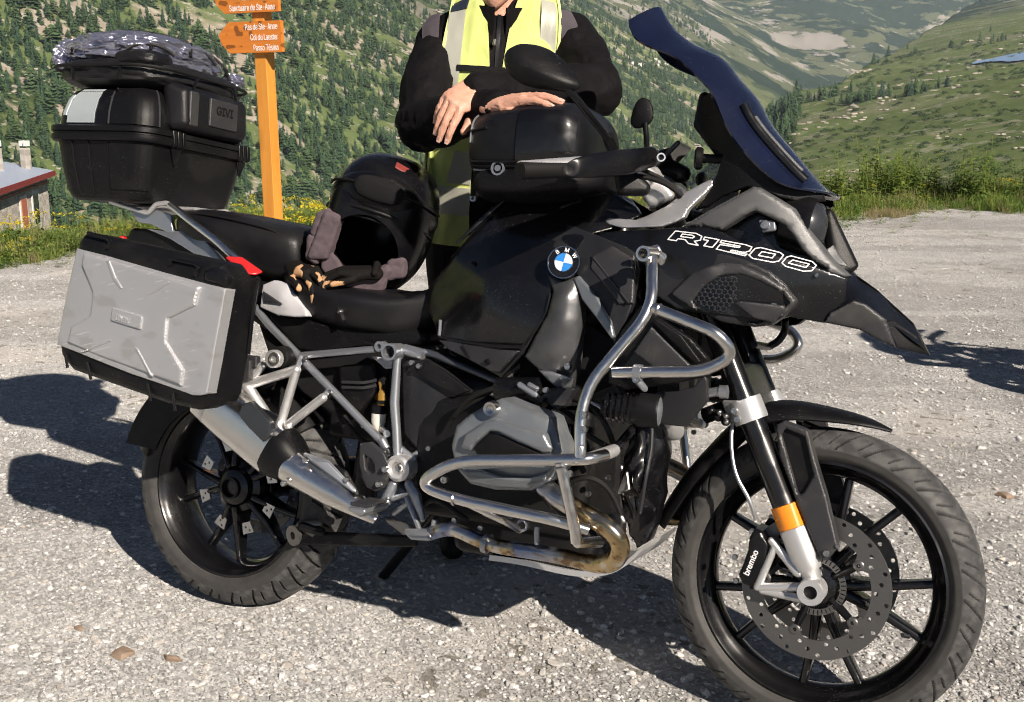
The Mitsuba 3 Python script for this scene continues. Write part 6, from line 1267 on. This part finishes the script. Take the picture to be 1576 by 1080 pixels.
add(vs + '__tape', tpatch([(.60, .100, .140), (.88, .108, .150), (1.0, .108, .148), (1.08, .105, .138)], O + .004), 'vest_tape', 60)
add(vs + '__tape', tpatch([(.06, -.177, -.055), (.20, -.175, -.055)], O + .004), 'vest_tape', 60)
add(vs + '__tape', tpatch([(.22, -.12, -.055), (.38, -.10, -.054)], O + .004), 'vest_tape', 60)
add(vs + '__shoulder_patch', tpatch([(.99, -.130, -.088), (1.075, -.124, -.078)], O + .004), 'navy_cloth', 60)
add(vs + '__strap', tpatch([(.765, -.105, .022), (.792, -.105, .022)], O + .006, nf=6), 'liner_black', 60)
add(pn + '__chest_buckle', xf(rbox((0, 0, 0), (.05, .02, .035), .006), np.stack([sside, sfr, su], 1), hipc + spine * .79 + sside * .005 + sfr * .15), 'satin_black')
for e, rw_ in ((-1, RF), (1, LF)):
    add(vs + '__piping', tpatch([(f, b - .004, b + .003) if e > 0 else (f, a - .003, a + .004) for f, a, b in rw_], O + .005, na=3), 'vest_bright', 60)
for e in (-1, 1): add(pn + '__shoulder_panel', tpatch([(.84, e * .158, e * .200), (.95, e * .160, e * .205), (1.02, e * .160, e * .185)] if e > 0 else [(.84, -.200, -.158), (.95, -.205, -.160), (1.02, -.185, -.160)], .012), 'grey_cloth', 60, 'grey shoulder panel')
add(pn + '__zip', tpatch([(.5, -.007, .003), (.97, -.007, .003)], .012, na=4), 'satin_black', 60); add(pn + '__zip_flap', tpatch([(.45, -.028, .018), (.97, -.026, .018)], .007), 'jacket_cloth', 60)
add(pn + '__zip_pull', tube([torso_pt(.955, -2, .03), torso_pt(.93, -2, .033)], .004), 'bolt_steel')
# collar
cl_ = np.array([[nekc + su * (.0 + z) + sside * (.070 - .05 * z) * math.sin(a) + sfr * ((.072 - .05 * z) * math.cos(a) + .008) for a in np.radians(np.linspace(12, 348, 30))] for z in (-.035, .0, .03, .055)])
add(pn + '__collar', sheet_any(cl_, .008), 'jacket_cloth', 60)
# body: head, neck, trunk, legs and both hands in one skin
hd_c = WD(764, -62, 3.01)
hdM = np.stack([sside, sfr, su], 1)
head = manifold3d.Manifold.batch_hull([msph(hd_c + hdM @ np.array(p), r) for p, r in (((0, 0, .03), .078), ((0, -.035, .03), .082), ((0, .03, -.02), .066), ((-.035, .03, -.05), .035), ((.035, .03, -.05), .035), ((0, .058, -.098), .024))])
head = head + manifold3d.Manifold.batch_hull([msph(hd_c + hdM @ np.array((0, .088, .0)), .010), msph(hd_c + hdM @ np.array((0, .108, -.032)), .014), msph(hd_c + hdM @ np.array((0, .085, -.036)), .018)])
for s in (-1, 1): head = head + manifold3d.Manifold.batch_hull([msph(hd_c + hdM @ np.array((s * .080, -.01, .005)), .012), msph(hd_c + hdM @ np.array((s * .084, -.018, -.03)), .010)])
head = head + manifold3d.Manifold.batch_hull([msph(hd_c + hdM @ np.array((s * .02, .088, -.064)), .007) for s in (-1, 1)])
neck = manifold3d.Manifold.batch_hull([msph(hd_c + hdM @ np.array((0, -.015, -.06)), .055), msph(nekc - su * .06, .056)])
trunk = manifold3d.Manifold.batch_hull([msph(hipc + s * sside * .09, .085) for s in (-1, 1)] + [msph(nekc - su * .16 + s * sside * .10, .075) for s in (-1, 1)] + [msph(nekc - su * .05, .05)])
ft = [np.array([*(view(((hipc - CAM)[:2] @ RV) + s * .11, ((hipc - CAM)[:2] @ FV) + .02)[:2]), .09]) for s in (-1, 1)]
legs = manifold3d.Manifold()
for s, f_ in zip((-1, 1), ft):
    hp__ = hipc + s * sside * .085 - su * .05; kn = (hp__ + f_) / 2 + sfr * .03
    legs = legs + manifold3d.Manifold.batch_hull([msph(hp__, .085), msph(kn, .058)]) + manifold3d.Manifold.batch_hull([msph(kn, .058), msph(f_, .042)]) + manifold3d.Manifold.batch_hull([msph(f_ - [0, 0, .05], .035), msph(f_ + sfr * .14 * np.array([1, 1, 0]) - [0, 0, .055], .028)])
arms = manifold3d.Manifold()
for sh, el, wr in ((Rsh, Rel, Rwr), (Lsh, Lel, Lwr)): arms = arms + manifold3d.Manifold.batch_hull([msph(sh, .05), msph(el, .040)]) + manifold3d.Manifold.batch_hull([msph(el, .040), msph(wr, .027)]) + manifold3d.Manifold.batch_hull([msph(sh, .05), msph(nekc - su * .1, .05)])
def nails_of(h_, curls, spread, s):   # NAILS
    _, M, w = h_; K = [(.088, .034, 0), (.092, .012, .004), (.088, -.010, .003), (.079, -.030, -.002)]
    for i, (k, cu) in enumerate(zip(K, curls)):
        L3 = [(.046, .028, .022), (.050, .032, .023), (.046, .030, .022), (.036, .023, .019)][i]; p = np.array(k, float); ang = 0; sd = spread[i]
        for L_, c in zip(L3, cu):
            ang += c; d = np.array([math.cos(ang) * math.cos(sd), math.cos(ang) * math.sin(sd), -math.sin(ang)]); p = p + L_ * d
        up = np.array([math.sin(ang) * math.cos(sd), math.sin(ang) * math.sin(sd), math.cos(ang)]); sdv = np.cross(up, d); c0 = p - d * .002 + up * .0068
        pts = [c0 + d * a * .0065 + sdv * b * .0044 for a in (-1, 1) for b in (-1, 1)]
        m = hull([M @ (q_ * s) + w for q_ in pts], .0013, 8); add(pn + '__nail', m, 'nail', 60)
def to_world(ms, M, w): 
    A_ = np.c_[M, w]; 
    return man(ms) if False else ms.transform(A_)
# the hand lying on the bag, seen from the thumb side
tip = LM @ (U(852, 150, -.11) + np.array([0, 0, .008])); d1 = tip - Rwr
h1 = hand(Rwr, d1, np.array([.05, -.18, 1.0]), [(.10, .30, .22), (.08, .28, .22), (.10, .30, .2), (.14, .3, .2)], thumb=(.72, .50, -.30), side=-1, spread=(.05, .02, -.04, -.10), s=.87)
# the relaxed hand hanging over the other sleeve
d2 = WD(678, 168, 2.62) - Lwr
h2 = hand(Lwr, d2, (CAM - Lwr) / np.linalg.norm(CAM - Lwr) * .75 + np.array([-.10, 0, .55]), [(.55, .30, .25), (.62, .34, .25), (.68, .36, .3), (.74, .40, .3)], thumb=(.55, .55, -.55), side=1, spread=(.30, .26, .22, .16), s=.87)
nails_of(h1, [(.10, .30, .22), (.08, .28, .22), (.10, .30, .2), (.14, .3, .2)], (.05, .02, -.04, -.10), .87); nails_of(h2, [(.55, .30, .25), (.62, .34, .25), (.68, .36, .3), (.74, .40, .3)], (.30, .26, .22, .16), .87)
hands = to_world(*h1).refine_to_length(.005) + to_world(*h2).refine_to_length(.005)
bd = man((head + neck + trunk + legs + arms).refine_to_length(.02) + hands); bd = trimesh.Trimesh(bd.vertices, bd.faces, process=True)
trimesh.smoothing.filter_taubin(bd, iterations=8)
v = np.array(bd.vertices); keep_b = np.argmax([len(c) for c in trimesh.graph.connected_components(bd.edges, nodes=np.arange(len(v)))]) if False else None
kn = np.zeros(len(v)); nb_ = np.array(bd.vertex_normals)
near_h = np.minimum(np.linalg.norm(v - Lwr, axis=1), np.linalg.norm(v - Rwr, axis=1)) < .22
bd.vertices = v + nb_ * (near_h * (.0016 * (meshkit.fbm(v * 110, 3, 3) - .5) + .0016 * np.exp(-((np.abs(meshkit.fbm(v * np.array([55, 55, 25]), 2, 7) - .5)) / .03) ** 2)))[:, None]
add(pn + '__body', bd, 'skin', True)
hairm = manifold3d.Manifold.batch_hull([msph(hd_c + hdM @ np.array(p), r) for p, r in (((0, -.01, .045), .080), ((0, -.045, .03), .084), ((0, -.05, -.03), .066))]) - manifold3d.Manifold.batch_hull([msph(hd_c + hdM @ np.array((0, .09, -.03)), .085), msph(hd_c + hdM @ np.array((0, .08, -.12)), .09)])
add(pn + '__hair', man(hairm), 'hair', 60)
for s in (-1, 1): add(pn + '__eye', ball(hd_c + hdM @ np.array((s * .032, .081, .002)), .011, 2), 'white_paint', 60)
tr = manifold3d.Manifold()
for s, f_ in zip((-1, 1), ft):
    hp__ = hipc + s * sside * .085 - su * .02; kn_ = (hp__ + f_) / 2 + sfr * .03
    tr = tr + manifold3d.Manifold.batch_hull([msph(hp__, .098), msph(kn_, .075)]) + manifold3d.Manifold.batch_hull([msph(kn_, .075), msph(f_, .062)])
tr = tr + manifold3d.Manifold.batch_hull([msph(hipc + s * sside * .085, .100) for s in (-1, 1)])
trm = man(tr.refine_to_length(.025)); trm = trimesh.Trimesh(trm.vertices, trm.faces, process=True); trimesh.smoothing.filter_taubin(trm, iterations=8)
v = np.array(trm.vertices); trm.vertices = v + np.array(trm.vertex_normals) * (.02 * (meshkit.fbm(v * 7, 4, 8) - .5))[:, None]
add(pn + '__trousers', trm, 'trouser_cloth', 70)
for f_ in ft: add(pn + '__boot', hull([f_ + [0, 0, .04], f_ - [0, 0, .055], f_ + sfr * .16 * np.array([1, 1, 0]) - [0, 0, .055], f_ + sfr * .05 * np.array([1, 1, 0])], [.055, .045, .036, .045], 12), 'rubber')
# ------------------------------------------------------------------ signpost
sp = thing('signpost', 'orange wooden signpost with two arrow boards behind the top case', 'signpost')
SD = 9.0
sb_ = WD(424, 385, SD); sx, sy = sb_[0], sb_[1]; sz = float(gz(np.array([sx]), np.array([sy]))[0]) - .1
vd = np.array([sx, sy]) - CAM[:2]; vd /= np.linalg.norm(vd); a_ = math.atan2(vd[1], vd[0])
def post_frame(rot_deg):
    b = a_ + math.pi + math.radians(rot_deg); n_ = np.array([math.cos(b), math.sin(b), 0]); return n_, np.array([-n_[1], n_[0], 0])     # face normal, picture-right direction along the face
nL, xL = post_frame(-37)
ht = 2.35
pm = rbox((0, 0, (ht + sz) / 2), (.108, .108, ht - sz), .006); Rz_ = np.stack([xL, -nL, [0, 0, 1]], 1)
tilt = rot([vd[0], vd[1], 0], math.radians(-.4))
def sput(part, m, mat, smooth=30, label=None): return add(sp + '__' + part, xf(m, tilt @ Rz_, (sx, sy, 0)), mat, smooth, label)
sput('post', pm, 'orange_wood')
def board(y_top, y_bot, x_tip, x_end, lines):
    zt = WD(390, y_top, SD - .1)[2]; zb = WD(390, y_bot, SD - .1)[2]; k = SD / FOC / math.cos(math.radians(37)) * 1.0
    x0, x1 = (x_tip - 402) * k * .92, (x_end - 402) * k * 1.06; h = zt - zb; c = h * .48
    P_ = Polygon([(x0 + c * .9, zb), (x1, zb), (x1, zt), (x0 + c * .9, zt), (x0 + c * .25, zt - h * .28), (x0, (zt + zb) / 2 + h * .08), (x0 + c * .25, zb + h * .28)]).buffer(-.004).buffer(.004)
    key = sput('arrow_board', slab(P_, -.092, -.056), 'sign_wood', 30)
    for i, t in enumerate(lines):
        lh = h / 3.0; zz = zt - lh * (i + .5) - .024
        mm = text3(t, .045, (x1 - .03, -.0925, zz), (1, 0, 0), (0, 0, 1), .002, False, 'r', .60)
        add(key + '__lettering', xf(mm, tilt @ Rz_, (sx, sy, 0)), 'white_paint', False)
    for xx in (-.02, .02): sput('board_screw', bolt((xx, -.0925, zb + .02), .006, (0, -1, 0), .003), 'bolt_steel')
board(37, 83, 343, 436, ['Pas de Ste-Anne', 'Col du Lauster', 'Passo Tésina'])
board(-22, 24, 338, 434, ['', 'Lac de Ste-Anne', 'Sanctuaire de Ste-Anne'] if False else ['Lacs', 'Lac de Ste-Anne', 'Sanctuaire de Ste-Anne'])
# ------------------------------------------------------------------ weeds along the edge of the terrace
def blade(rs_, h, w, lean_, az, base=(0, 0, 0), n=4):
    d, s = np.array([math.cos(az), math.sin(az), 0]), np.array([-math.sin(az), math.cos(az), 0]); V, F = [], []
    for i in range(n + 1):
        t = i / n; c = np.asarray(base) + d * lean_ * h * t ** 1.8 + np.array([0, 0, h * t * (1 - .25 * lean_ * t)]); ww = w * (1 - t) ** .7 * (.6 + .8 * min(t * 3, 1) if True else 1)
        V += [c - s * ww / 2, c + s * ww / 2]
        if i: b = 2 * i; F += [(b - 2, b - 1, b + 1), (b - 2, b + 1, b)]
    return TM(V, F)
def leafm(c, d, l, w, droop=.3):
    d = np.asarray(d, float); d /= np.linalg.norm(d); s = np.cross(d, [0, 0, 1.0]); s /= np.linalg.norm(s) + 1e-9; c = np.asarray(c, float)
    p = [c, c + d * l * .4 + s * w / 2 - [0, 0, droop * l * .1], c + d * l * .4 - s * w / 2 - [0, 0, droop * l * .1], c + d * l - [0, 0, droop * l * .5]]
    return TM(p, [(0, 1, 2), (1, 3, 2)])
def grass_tuft(seed, n=34, h=.26):
    r = np.random.RandomState(seed); return cat(*[blade(r, h * r.uniform(.5, 1.2), .006 * r.uniform(.7, 1.5), r.uniform(.1, .8), r.uniform(0, 6.28), (r.normal(0, .05), r.normal(0, .05), 0)) for _ in range(n)])
def leafy(seed, n=60, rad=.12, h=.16, l=.05):
    r = np.random.RandomState(seed); return cat(*[leafm((r.normal(0, rad * .6), r.normal(0, rad * .6), r.uniform(.01, h)), (r.normal(), r.normal(), r.uniform(-.1, .9)), l * r.uniform(.6, 1.3), l * .5 * r.uniform(.7, 1.2)) for _ in range(n)])
def tall_weed(seed, h=.8):
    r = np.random.RandomState(seed); ms, st_ = [], []
    for k in range(r.randint(3, 6)):
        b = np.array([r.normal(0, .06), r.normal(0, .06), 0]); hh = h * r.uniform(.6, 1.05); top = b + [r.normal(0, .08) * hh, r.normal(0, .08) * hh, hh]; st_.append(tube([b, (b + top) / 2 + r.normal(0, .01, 3), top], np.array([.004, .0035, .002]), n=5))
        for i in range(20):
            t = .12 + .88 * i / 20; az = i * 2.4 + r.uniform(0, .5); l = .17 * (1.1 - .45 * t) * r.uniform(.8, 1.2); ms.append(leafm(b + (top - b) * t, (math.cos(az), math.sin(az), .45 * r.uniform(.2, 1.7)), l, l * .34, .8))
    return cat(*ms), cat(*st_)
def flower(seed, h=.3):
    r = np.random.RandomState(seed); st_, hd_ = [], []
    for k in range(5):
        b = np.array([r.normal(0, .05), r.normal(0, .05), 0]); top = b + [r.normal(0, .05), r.normal(0, .05), h * r.uniform(.6, 1.1)]; st_.append(tube([b, (b + top) / 2, top], np.array([.003, .0025, .002]), n=4))
        for i in range(14): hd_.append(leafm(top + [r.normal(0, .018), r.normal(0, .018), r.normal(0, .008)], (r.normal(), r.normal(), .5), .020, .016, 0))
    return cat(*hd_), cat(*st_)
for s in range(3):
    scene[f'grass_kind_{s}'] = {'type': 'shapegroup', 'blades': mikit.ply(grass_tuft(s), ['leaf_green', 'leaf_lime', 'dry_straw'][s])}
    scene[f'leaf_kind_{s}'] = {'type': 'shapegroup', 'leaves': mikit.ply(leafy(10 + s), ['leaf_green', 'leaf_dark', 'leaf_lime'][s])}
    lv_, st_ = tall_weed(20 + s); scene[f'weed_kind_{s}'] = {'type': 'shapegroup', 'leaves': mikit.ply(lv_, ['leaf_green', 'leaf_lime', 'leaf_green'][s]), 'stem': mikit.ply(st_, 'leaf_lime')}
    hd_, st_ = flower(30 + s); scene[f'flower_kind_{s}'] = {'type': 'shapegroup', 'heads': mikit.ply(hd_, 'petal_yellow'), 'stem': mikit.ply(st_, 'leaf_green')}
rw = np.random.RandomState(77); cnt = {}
def zq(u, v): return -1.1 * min(max((v - float(rim(u)) + 1.5) / 4, 0), 1) ** 2
def sow(name, kind, u, v, s, sz_=None):
    p = view(u, v); z = zq(u, v); cnt[name] = cnt.get(name, 0) + 1
    scene[f'{name}__{cnt[name]:03d}'] = {'type': 'instance', 'to_world': T().translate([float(p[0]), float(p[1]), z - .01]).rotate([0, 0, 1], float(rw.uniform(0, 360))).scale([s, s, float(s * (sz_ or rw.uniform(.8, 1.2)))]), 'g': {'type': 'ref', 'id': kind}}
tall_n = 0
NW = 6500
UU = rw.uniform(-6.2, 7.2, NW); DD = rw.uniform(0, 1, NW) ** .9 * 2.3 - .15; VV = veg(UU) + DD + .35 * (meshkit.noise(np.c_[UU * 1.7, 0 * UU, 0 * UU], 3) - .5)
MM = meshkit.noise(np.c_[UU * .8, VV * .8, 0 * UU + 2], 8); DR = meshkit.noise(np.c_[UU * .9, VV * .9, 0 * UU + 7], 5) > .5
for i in range(NW):
    u, d, v, mound = float(UU[i]), float(DD[i]), float(VV[i]), float(MM[i]); right = u > 2.0
    dry = right and d < .9 and DR[i]
    hs_ = np.clip(.45 + .5 * d / 1.2, .4, 1.15) * (.75 + .5 * mound)
    r = rw.rand()
    if dry: sow('verge_weeds', 'grass_kind_2', u, v, .7 * hs_)
    elif r < .40: sow('verge_weeds', f'leaf_kind_{rw.randint(3)}', u, v, 1.1 * hs_)
    elif r < .80: sow('verge_weeds', f'grass_kind_{rw.choice([0, 0, 1, 1, 2])}', u, v, .95 * hs_ * (1.25 if right else .9))
    elif r < (.825 if not right else .815): sow('verge_flowers', f'flower_kind_{rw.randint(3)}', u, v, .95 * hs_)
    elif right and d > .9 and tall_n < 70:
        tall_n += 1; key = number('tall_weed'); p = view(u, v); z = zq(u, v); s = float(rw.uniform(.45, .85))
        scene[key] = {'type': 'instance', 'to_world': T().translate([float(p[0]), float(p[1]), z - .02]).rotate([0, 0, 1], float(rw.uniform(0, 360))).scale(s), 'g': {'type': 'ref', 'id': f'weed_kind_{rw.randint(3)}'}}
        tag(key, 'tall leafy weed standing above the grass at the terrace edge', 'plant', 'tall weeds along the terrace edge')
for (x, y, n_) in ((1330, 262, 9), (1395, 255, 9), (1430, 250, 10), (1465, 262, 8), (1540, 250, 12), (1570, 255, 8), (1300, 290, 6)):
    g_ = WD(x, y, 13.0)[:2] - CAM[:2]; u0, v0 = g_ @ RV, float(veg(g_ @ RV)) + 1.2
    for k in range(n_):
        key = number('tall_weed'); p = view(u0 + rw.normal(0, .22), v0 + rw.normal(0, .25)); z = float(gz(np.array([p[0]]), np.array([p[1]]))[0]); s = float(rw.uniform(.55, 1.12))
        scene[key] = {'type': 'instance', 'to_world': T().translate([float(p[0]), float(p[1]), z - .02]).rotate([0, 0, 1], float(rw.uniform(0, 360))).scale(s), 'g': {'type': 'ref', 'id': f'weed_kind_{rw.randint(3)}'}}
        tag(key, 'tall leafy weed standing above the grass at the terrace edge', 'plant', 'tall weeds along the terrace edge')
for k in range(12):
    u, v = (WD(rw.uniform(385, 500), 350, 9)[:2] - CAM[:2]) @ np.array([RV, FV]).T; sow('verge_flowers', f'flower_kind_{rw.randint(3)}', u, rw.uniform(9.0, 9.6), 1.25)
for k in range(300):
    u = rw.uniform(-4.5, 6); sow('verge_weeds', f'leaf_kind_{rw.randint(3)}', u, float(veg(u)) - rw.exponential(.35), .35)
tag('verge_weeds', 'green weeds and grass along the terrace edge', None, None, 'stuff'); tag('verge_flowers', 'yellow flower heads among the weeds', None, None, 'stuff')
# ------------------------------------------------------------------ loose stones
ps_ = trimesh.creation.icosphere(0, 1.0); pv = np.array(ps_.vertices); V, F, n_ = [], [], 0
rp = np.random.RandomState(3)
var = [np.array(pv * (.62 + .76 * meshkit.noise(pv * 1.4 + k * 5, k)[:, None]) * [1, .8, .5]) for k in range(8)]
NP = 62000
v_ = 1.15 + 10.0 * rp.rand(NP) ** 1.9; u_ = rp.uniform(-.5, .5, NP) * v_ * 1.05; ok = v_ < veg(u_) + .2; v_, u_ = v_[ok], u_[ok]; n_ = len(v_)
p2 = CAM[:2] + u_[:, None] * RV + v_[:, None] * FV; sz2 = .0024 + .0034 * rp.rand(n_) + .011 * rp.rand(n_) ** 9; a = rp.uniform(0, 6.28, n_)
W_ = np.array(var)[np.arange(n_) % 8] * sz2[:, None, None]; c, q = np.cos(a)[:, None], np.sin(a)[:, None]
V = [np.stack([W_[..., 0] * c - W_[..., 1] * q + p2[:, :1], W_[..., 0] * q + W_[..., 1] * c + p2[:, 1:], W_[..., 2] + .18 * sz2[:, None]], -1).reshape(-1, 3)]
F = [(ps_.faces[None] + (np.arange(n_) * len(pv))[:, None, None]).reshape(-1, 3)]
V = np.vstack(V); V[:, 2] += gz(V[:, 0], V[:, 1]); add('pebbles', TM(V, np.vstack(F)), 'pebble', False, 'loose pebbles lying on the gravel', None, None, 'stuff')
for (x, y, s, lab) in ((190, 1008, .030, 'flat brown stone low at the left of the gravel'), (265, 1016, .022, 'small brown stone right of the flat brown stone'), (120, 968, .016, 'little brown stone behind the flat brown stone'), (855, 1022, .020, 'flat pale stone in front of the motorcycle at mid-picture'), (1545, 765, .028, 'rust brown stone right of the front wheel'), (505, 915, .022, 'pale stone at the foot of the rear tyre'), (1510, 690, .02, 'dark little stone beyond the front wheel')):
    g_ = G(x, y); key = thing('stone', lab, 'stone'); rq = np.random.RandomState(int(x)); q = rq.normal(size=(16, 3)); q /= np.linalg.norm(q, axis=1, keepdims=True); m = trimesh.convex.convex_hull(q * rq.uniform(.75, 1.1, (16, 1)) * np.array([1.25, .85, .5]) * s); m = TM(m.vertices, m.faces).subdivide().subdivide(); m.vertices += (.10 * s * (meshkit.fbm(np.array(m.vertices) / s * 3, 3, 5) - .5))[:, None]
    scene[key] = mikit.ply(xf(m, None, g_ + [0, 0, s * .15]), 'brown_stone' if 'brown' in lab else 'pebble', smooth=40)
# ------------------------------------------------------------------ stone house below the terrace, village across the valley
hs = thing('stone_house', 'stone house with grey roof and red eaves below the terrace at the left edge', 'house')
e0, e1 = WD(-70, 318, 46), WD(84, 266, 66); z_e = (e0[2] + e1[2]) / 2; e0[2] = e1[2] = z_e
ed = (e1 - e0); ed /= np.linalg.norm(ed); pd = np.array([-ed[1], ed[0], 0]); pd = pd if pd @ np.r_[RV, 0] < 0 else -pd
Wd, Ht, rise = 7.0, 4.5, 1.45
def beam(a, b, up0, up1, off0, off1):
    V = [p + pd * o + [0, 0, q] for p in (a, b) for o, q in ((off0, up0), (off1, up0), (off1, up1), (off0, up1))]
    return TM(V, [(0, 1, 2), (0, 2, 3), (4, 6, 5), (4, 7, 6), (0, 4, 5), (0, 5, 1), (1, 5, 6), (1, 6, 2), (2, 6, 7), (2, 7, 3), (3, 7, 4), (3, 4, 0)])
def fixn(m): m.fix_normals(); return m
add(hs + '__wall', fixn(beam(e0, e1, -Ht - 6, -.12, .45, .9)), 'stone_wall', False)
add(hs + '__wall', fixn(beam(e0 , e0 + ed * .5, -Ht - 6, -.12, .9, 2 * Wd)), 'stone_wall', False)
def roofside(s):
    V = []
    for p in (e0 - ed * .5, e1):
        for t in (0, 1):
            for o, h in ((0 if s > 0 else 2 * Wd, 0), (Wd, rise)): V.append(p + pd * o + [0, 0, h + .12 * t])
    V = np.array(V); return fixn(trimesh.convex.convex_hull(V))
add(hs + '__roof', roofside(1), 'metal_roof', False); add(hs + '__roof', roofside(-1), 'metal_roof', False)
add(hs + '__eave_board', fixn(beam(e0 - ed * .5, e1, -.16, .14, -.06, -.01)), 'eave_red', False); add(hs + '__eave_board', fixn(beam(e0 - ed * .5, e1, -.55, -.42, .36, .44)), 'eave_red', False)
for f, o in ((.60, 1.9), (.76, 1.9), (.93, 1.2)):
    c = e0 + (e1 - e0) * f + pd * o + [0, 0, rise * o / Wd]
    ck = number(hs + '__chimney'); scene[ck] = mikit.ply(rbox(c + [0, 0, .5], (.42, .42, 1.5), .03), 'stone_wall', smooth=False)
    for sx_ in (-.16, .16): add(ck + '__cap', rbox(c + np.array([sx_, 0, 1.5]), (.12, .40, .30), .02), 'plaster', False)
for f, mt in ((.30, 'terracotta'), (.68, 'terracotta'), (.13, 'glass_dark'), (.82, 'glass_dark')):
    c = e0 + (e1 - e0) * f + pd * .40
    fr = number(hs + '__window'); scene[fr] = mikit.ply(fixn(beam(c - ed * .85, c + ed * .85, -2.6, -.75, 0, .06)), 'plaster', smooth=False); add(fr + '__shutter', fixn(beam(c - ed * .62, c + ed * .62, -2.5, -.9, -.03, .05)), mt, False)
# where sight lines meet the land (to stand the far houses on it)
def hit(x, y, d0=60, d1=6000):
    ds = np.geomspace(d0, d1, 900); p = CAM + ray(x, y)[None] * ds[:, None]; g_ = land(p[:, 0], p[:, 1])[0]; k = np.argmax(p[:, 2] < g_); return p[k], ds[k]
rv = np.random.RandomState(12)
for i, (x, y) in enumerate(((1003, 96), (1009, 93), (1014, 97), (1019, 92), (1024, 96), (1029, 91), (1034, 94), (1039, 93), (1044, 97), (1012, 101), (1026, 101), (1038, 100), (985, 101), (992, 102), (974, 100), (1052, 99))):
    p, d = hit(x, y)
    if d > 5000: continue
    key = thing('village_house', 'tiny pale house in the village on the far side of the valley', 'house', 'houses of the far village'); w = d / FOC; sx_, sy_, sh_ = w * rv.uniform(3.5, 6), w * 3.5, w * rv.uniform(2.6, 4); a = rv.uniform(-.3, .3) + YAW
    R_ = rot([0, 0, 1], -a); b = p + [0, 0, -w]
    add(key + '__wall', xf(trimesh.creation.box((sx_, sy_, sh_ + 2 * w)), R_, b + [0, 0, sh_ / 2]), 'plaster', False)
    V = np.array([[sx_ * .55 * q, sy_ * .6 * r, 0] for q in (-1, 1) for r in (-1, 1)] + [[sx_ * .55 * q, 0, w * 1.3] for q in (-1, 1)]); add(key + '__roof', xf(trimesh.convex.convex_hull(V), R_, b + [0, 0, sh_ + w]), 'roof_dark' if i % 3 == 0 else 'plaster', False)
# ------------------------------------------------------------------ a second motorcycle, parked out of the picture at right; its shadow falls into it
m2 = thing('parked_motorcycle', 'other motorcycle parked beyond the right edge, its shadow on the gravel', 'motorcycle')
a2 = math.radians(196); c2 = np.array([3.30, 3.30])
tw2 = T().translate([float(c2[0]), float(c2[1]), 0]).rotate([0, 0, 1], math.degrees(a2)).translate([-.75, 0, 0])
for k in list(scene):
    if k.startswith('motorcycle__') and any(s in k for s in ('tyre', 'rim', 'spoke', 'fork_tube', 'mudguard', 'side_fairing', 'tank_side', 'fuel_tank', 'rider_seat', 'passenger_seat', 'windscreen', 'mirror', 'handlebar', 'hand_g', 'engine_block', 'tail_unit', 'seat_base', 'nose_block', 'cylinder_cover', 'guard_bar', 'fork_cover', 'frame_tube', 'swing_arm', 'beak', 'knee_shroud')):
        scene[m2 + k[len('motorcycle'):]] = {**scene[k], 'to_world': tw2}
# ------------------------------------------------------------------ mountain air
scene['air'] = {'type': 'homogeneous', 'albedo': {'type': 'rgb', 'value': [.84, .92, .99]}, 'sigma_t': {'type': 'rgb', 'value': [.72e-4, .78e-4, .88e-4]}}
scene['haze'] = {'type': 'cube', 'to_world': T().translate([float(CAM[0]), float(CAM[1]), 50.0]).scale([7600, 7600, 800]), 'bsdf': {'type': 'null'}, 'interior': {'type': 'ref', 'id': 'air'}}
tag('haze', 'thin blue mountain haze', None, None, 'stuff')
scene['camera']['medium'] = {'type': 'ref', 'id': 'air'}
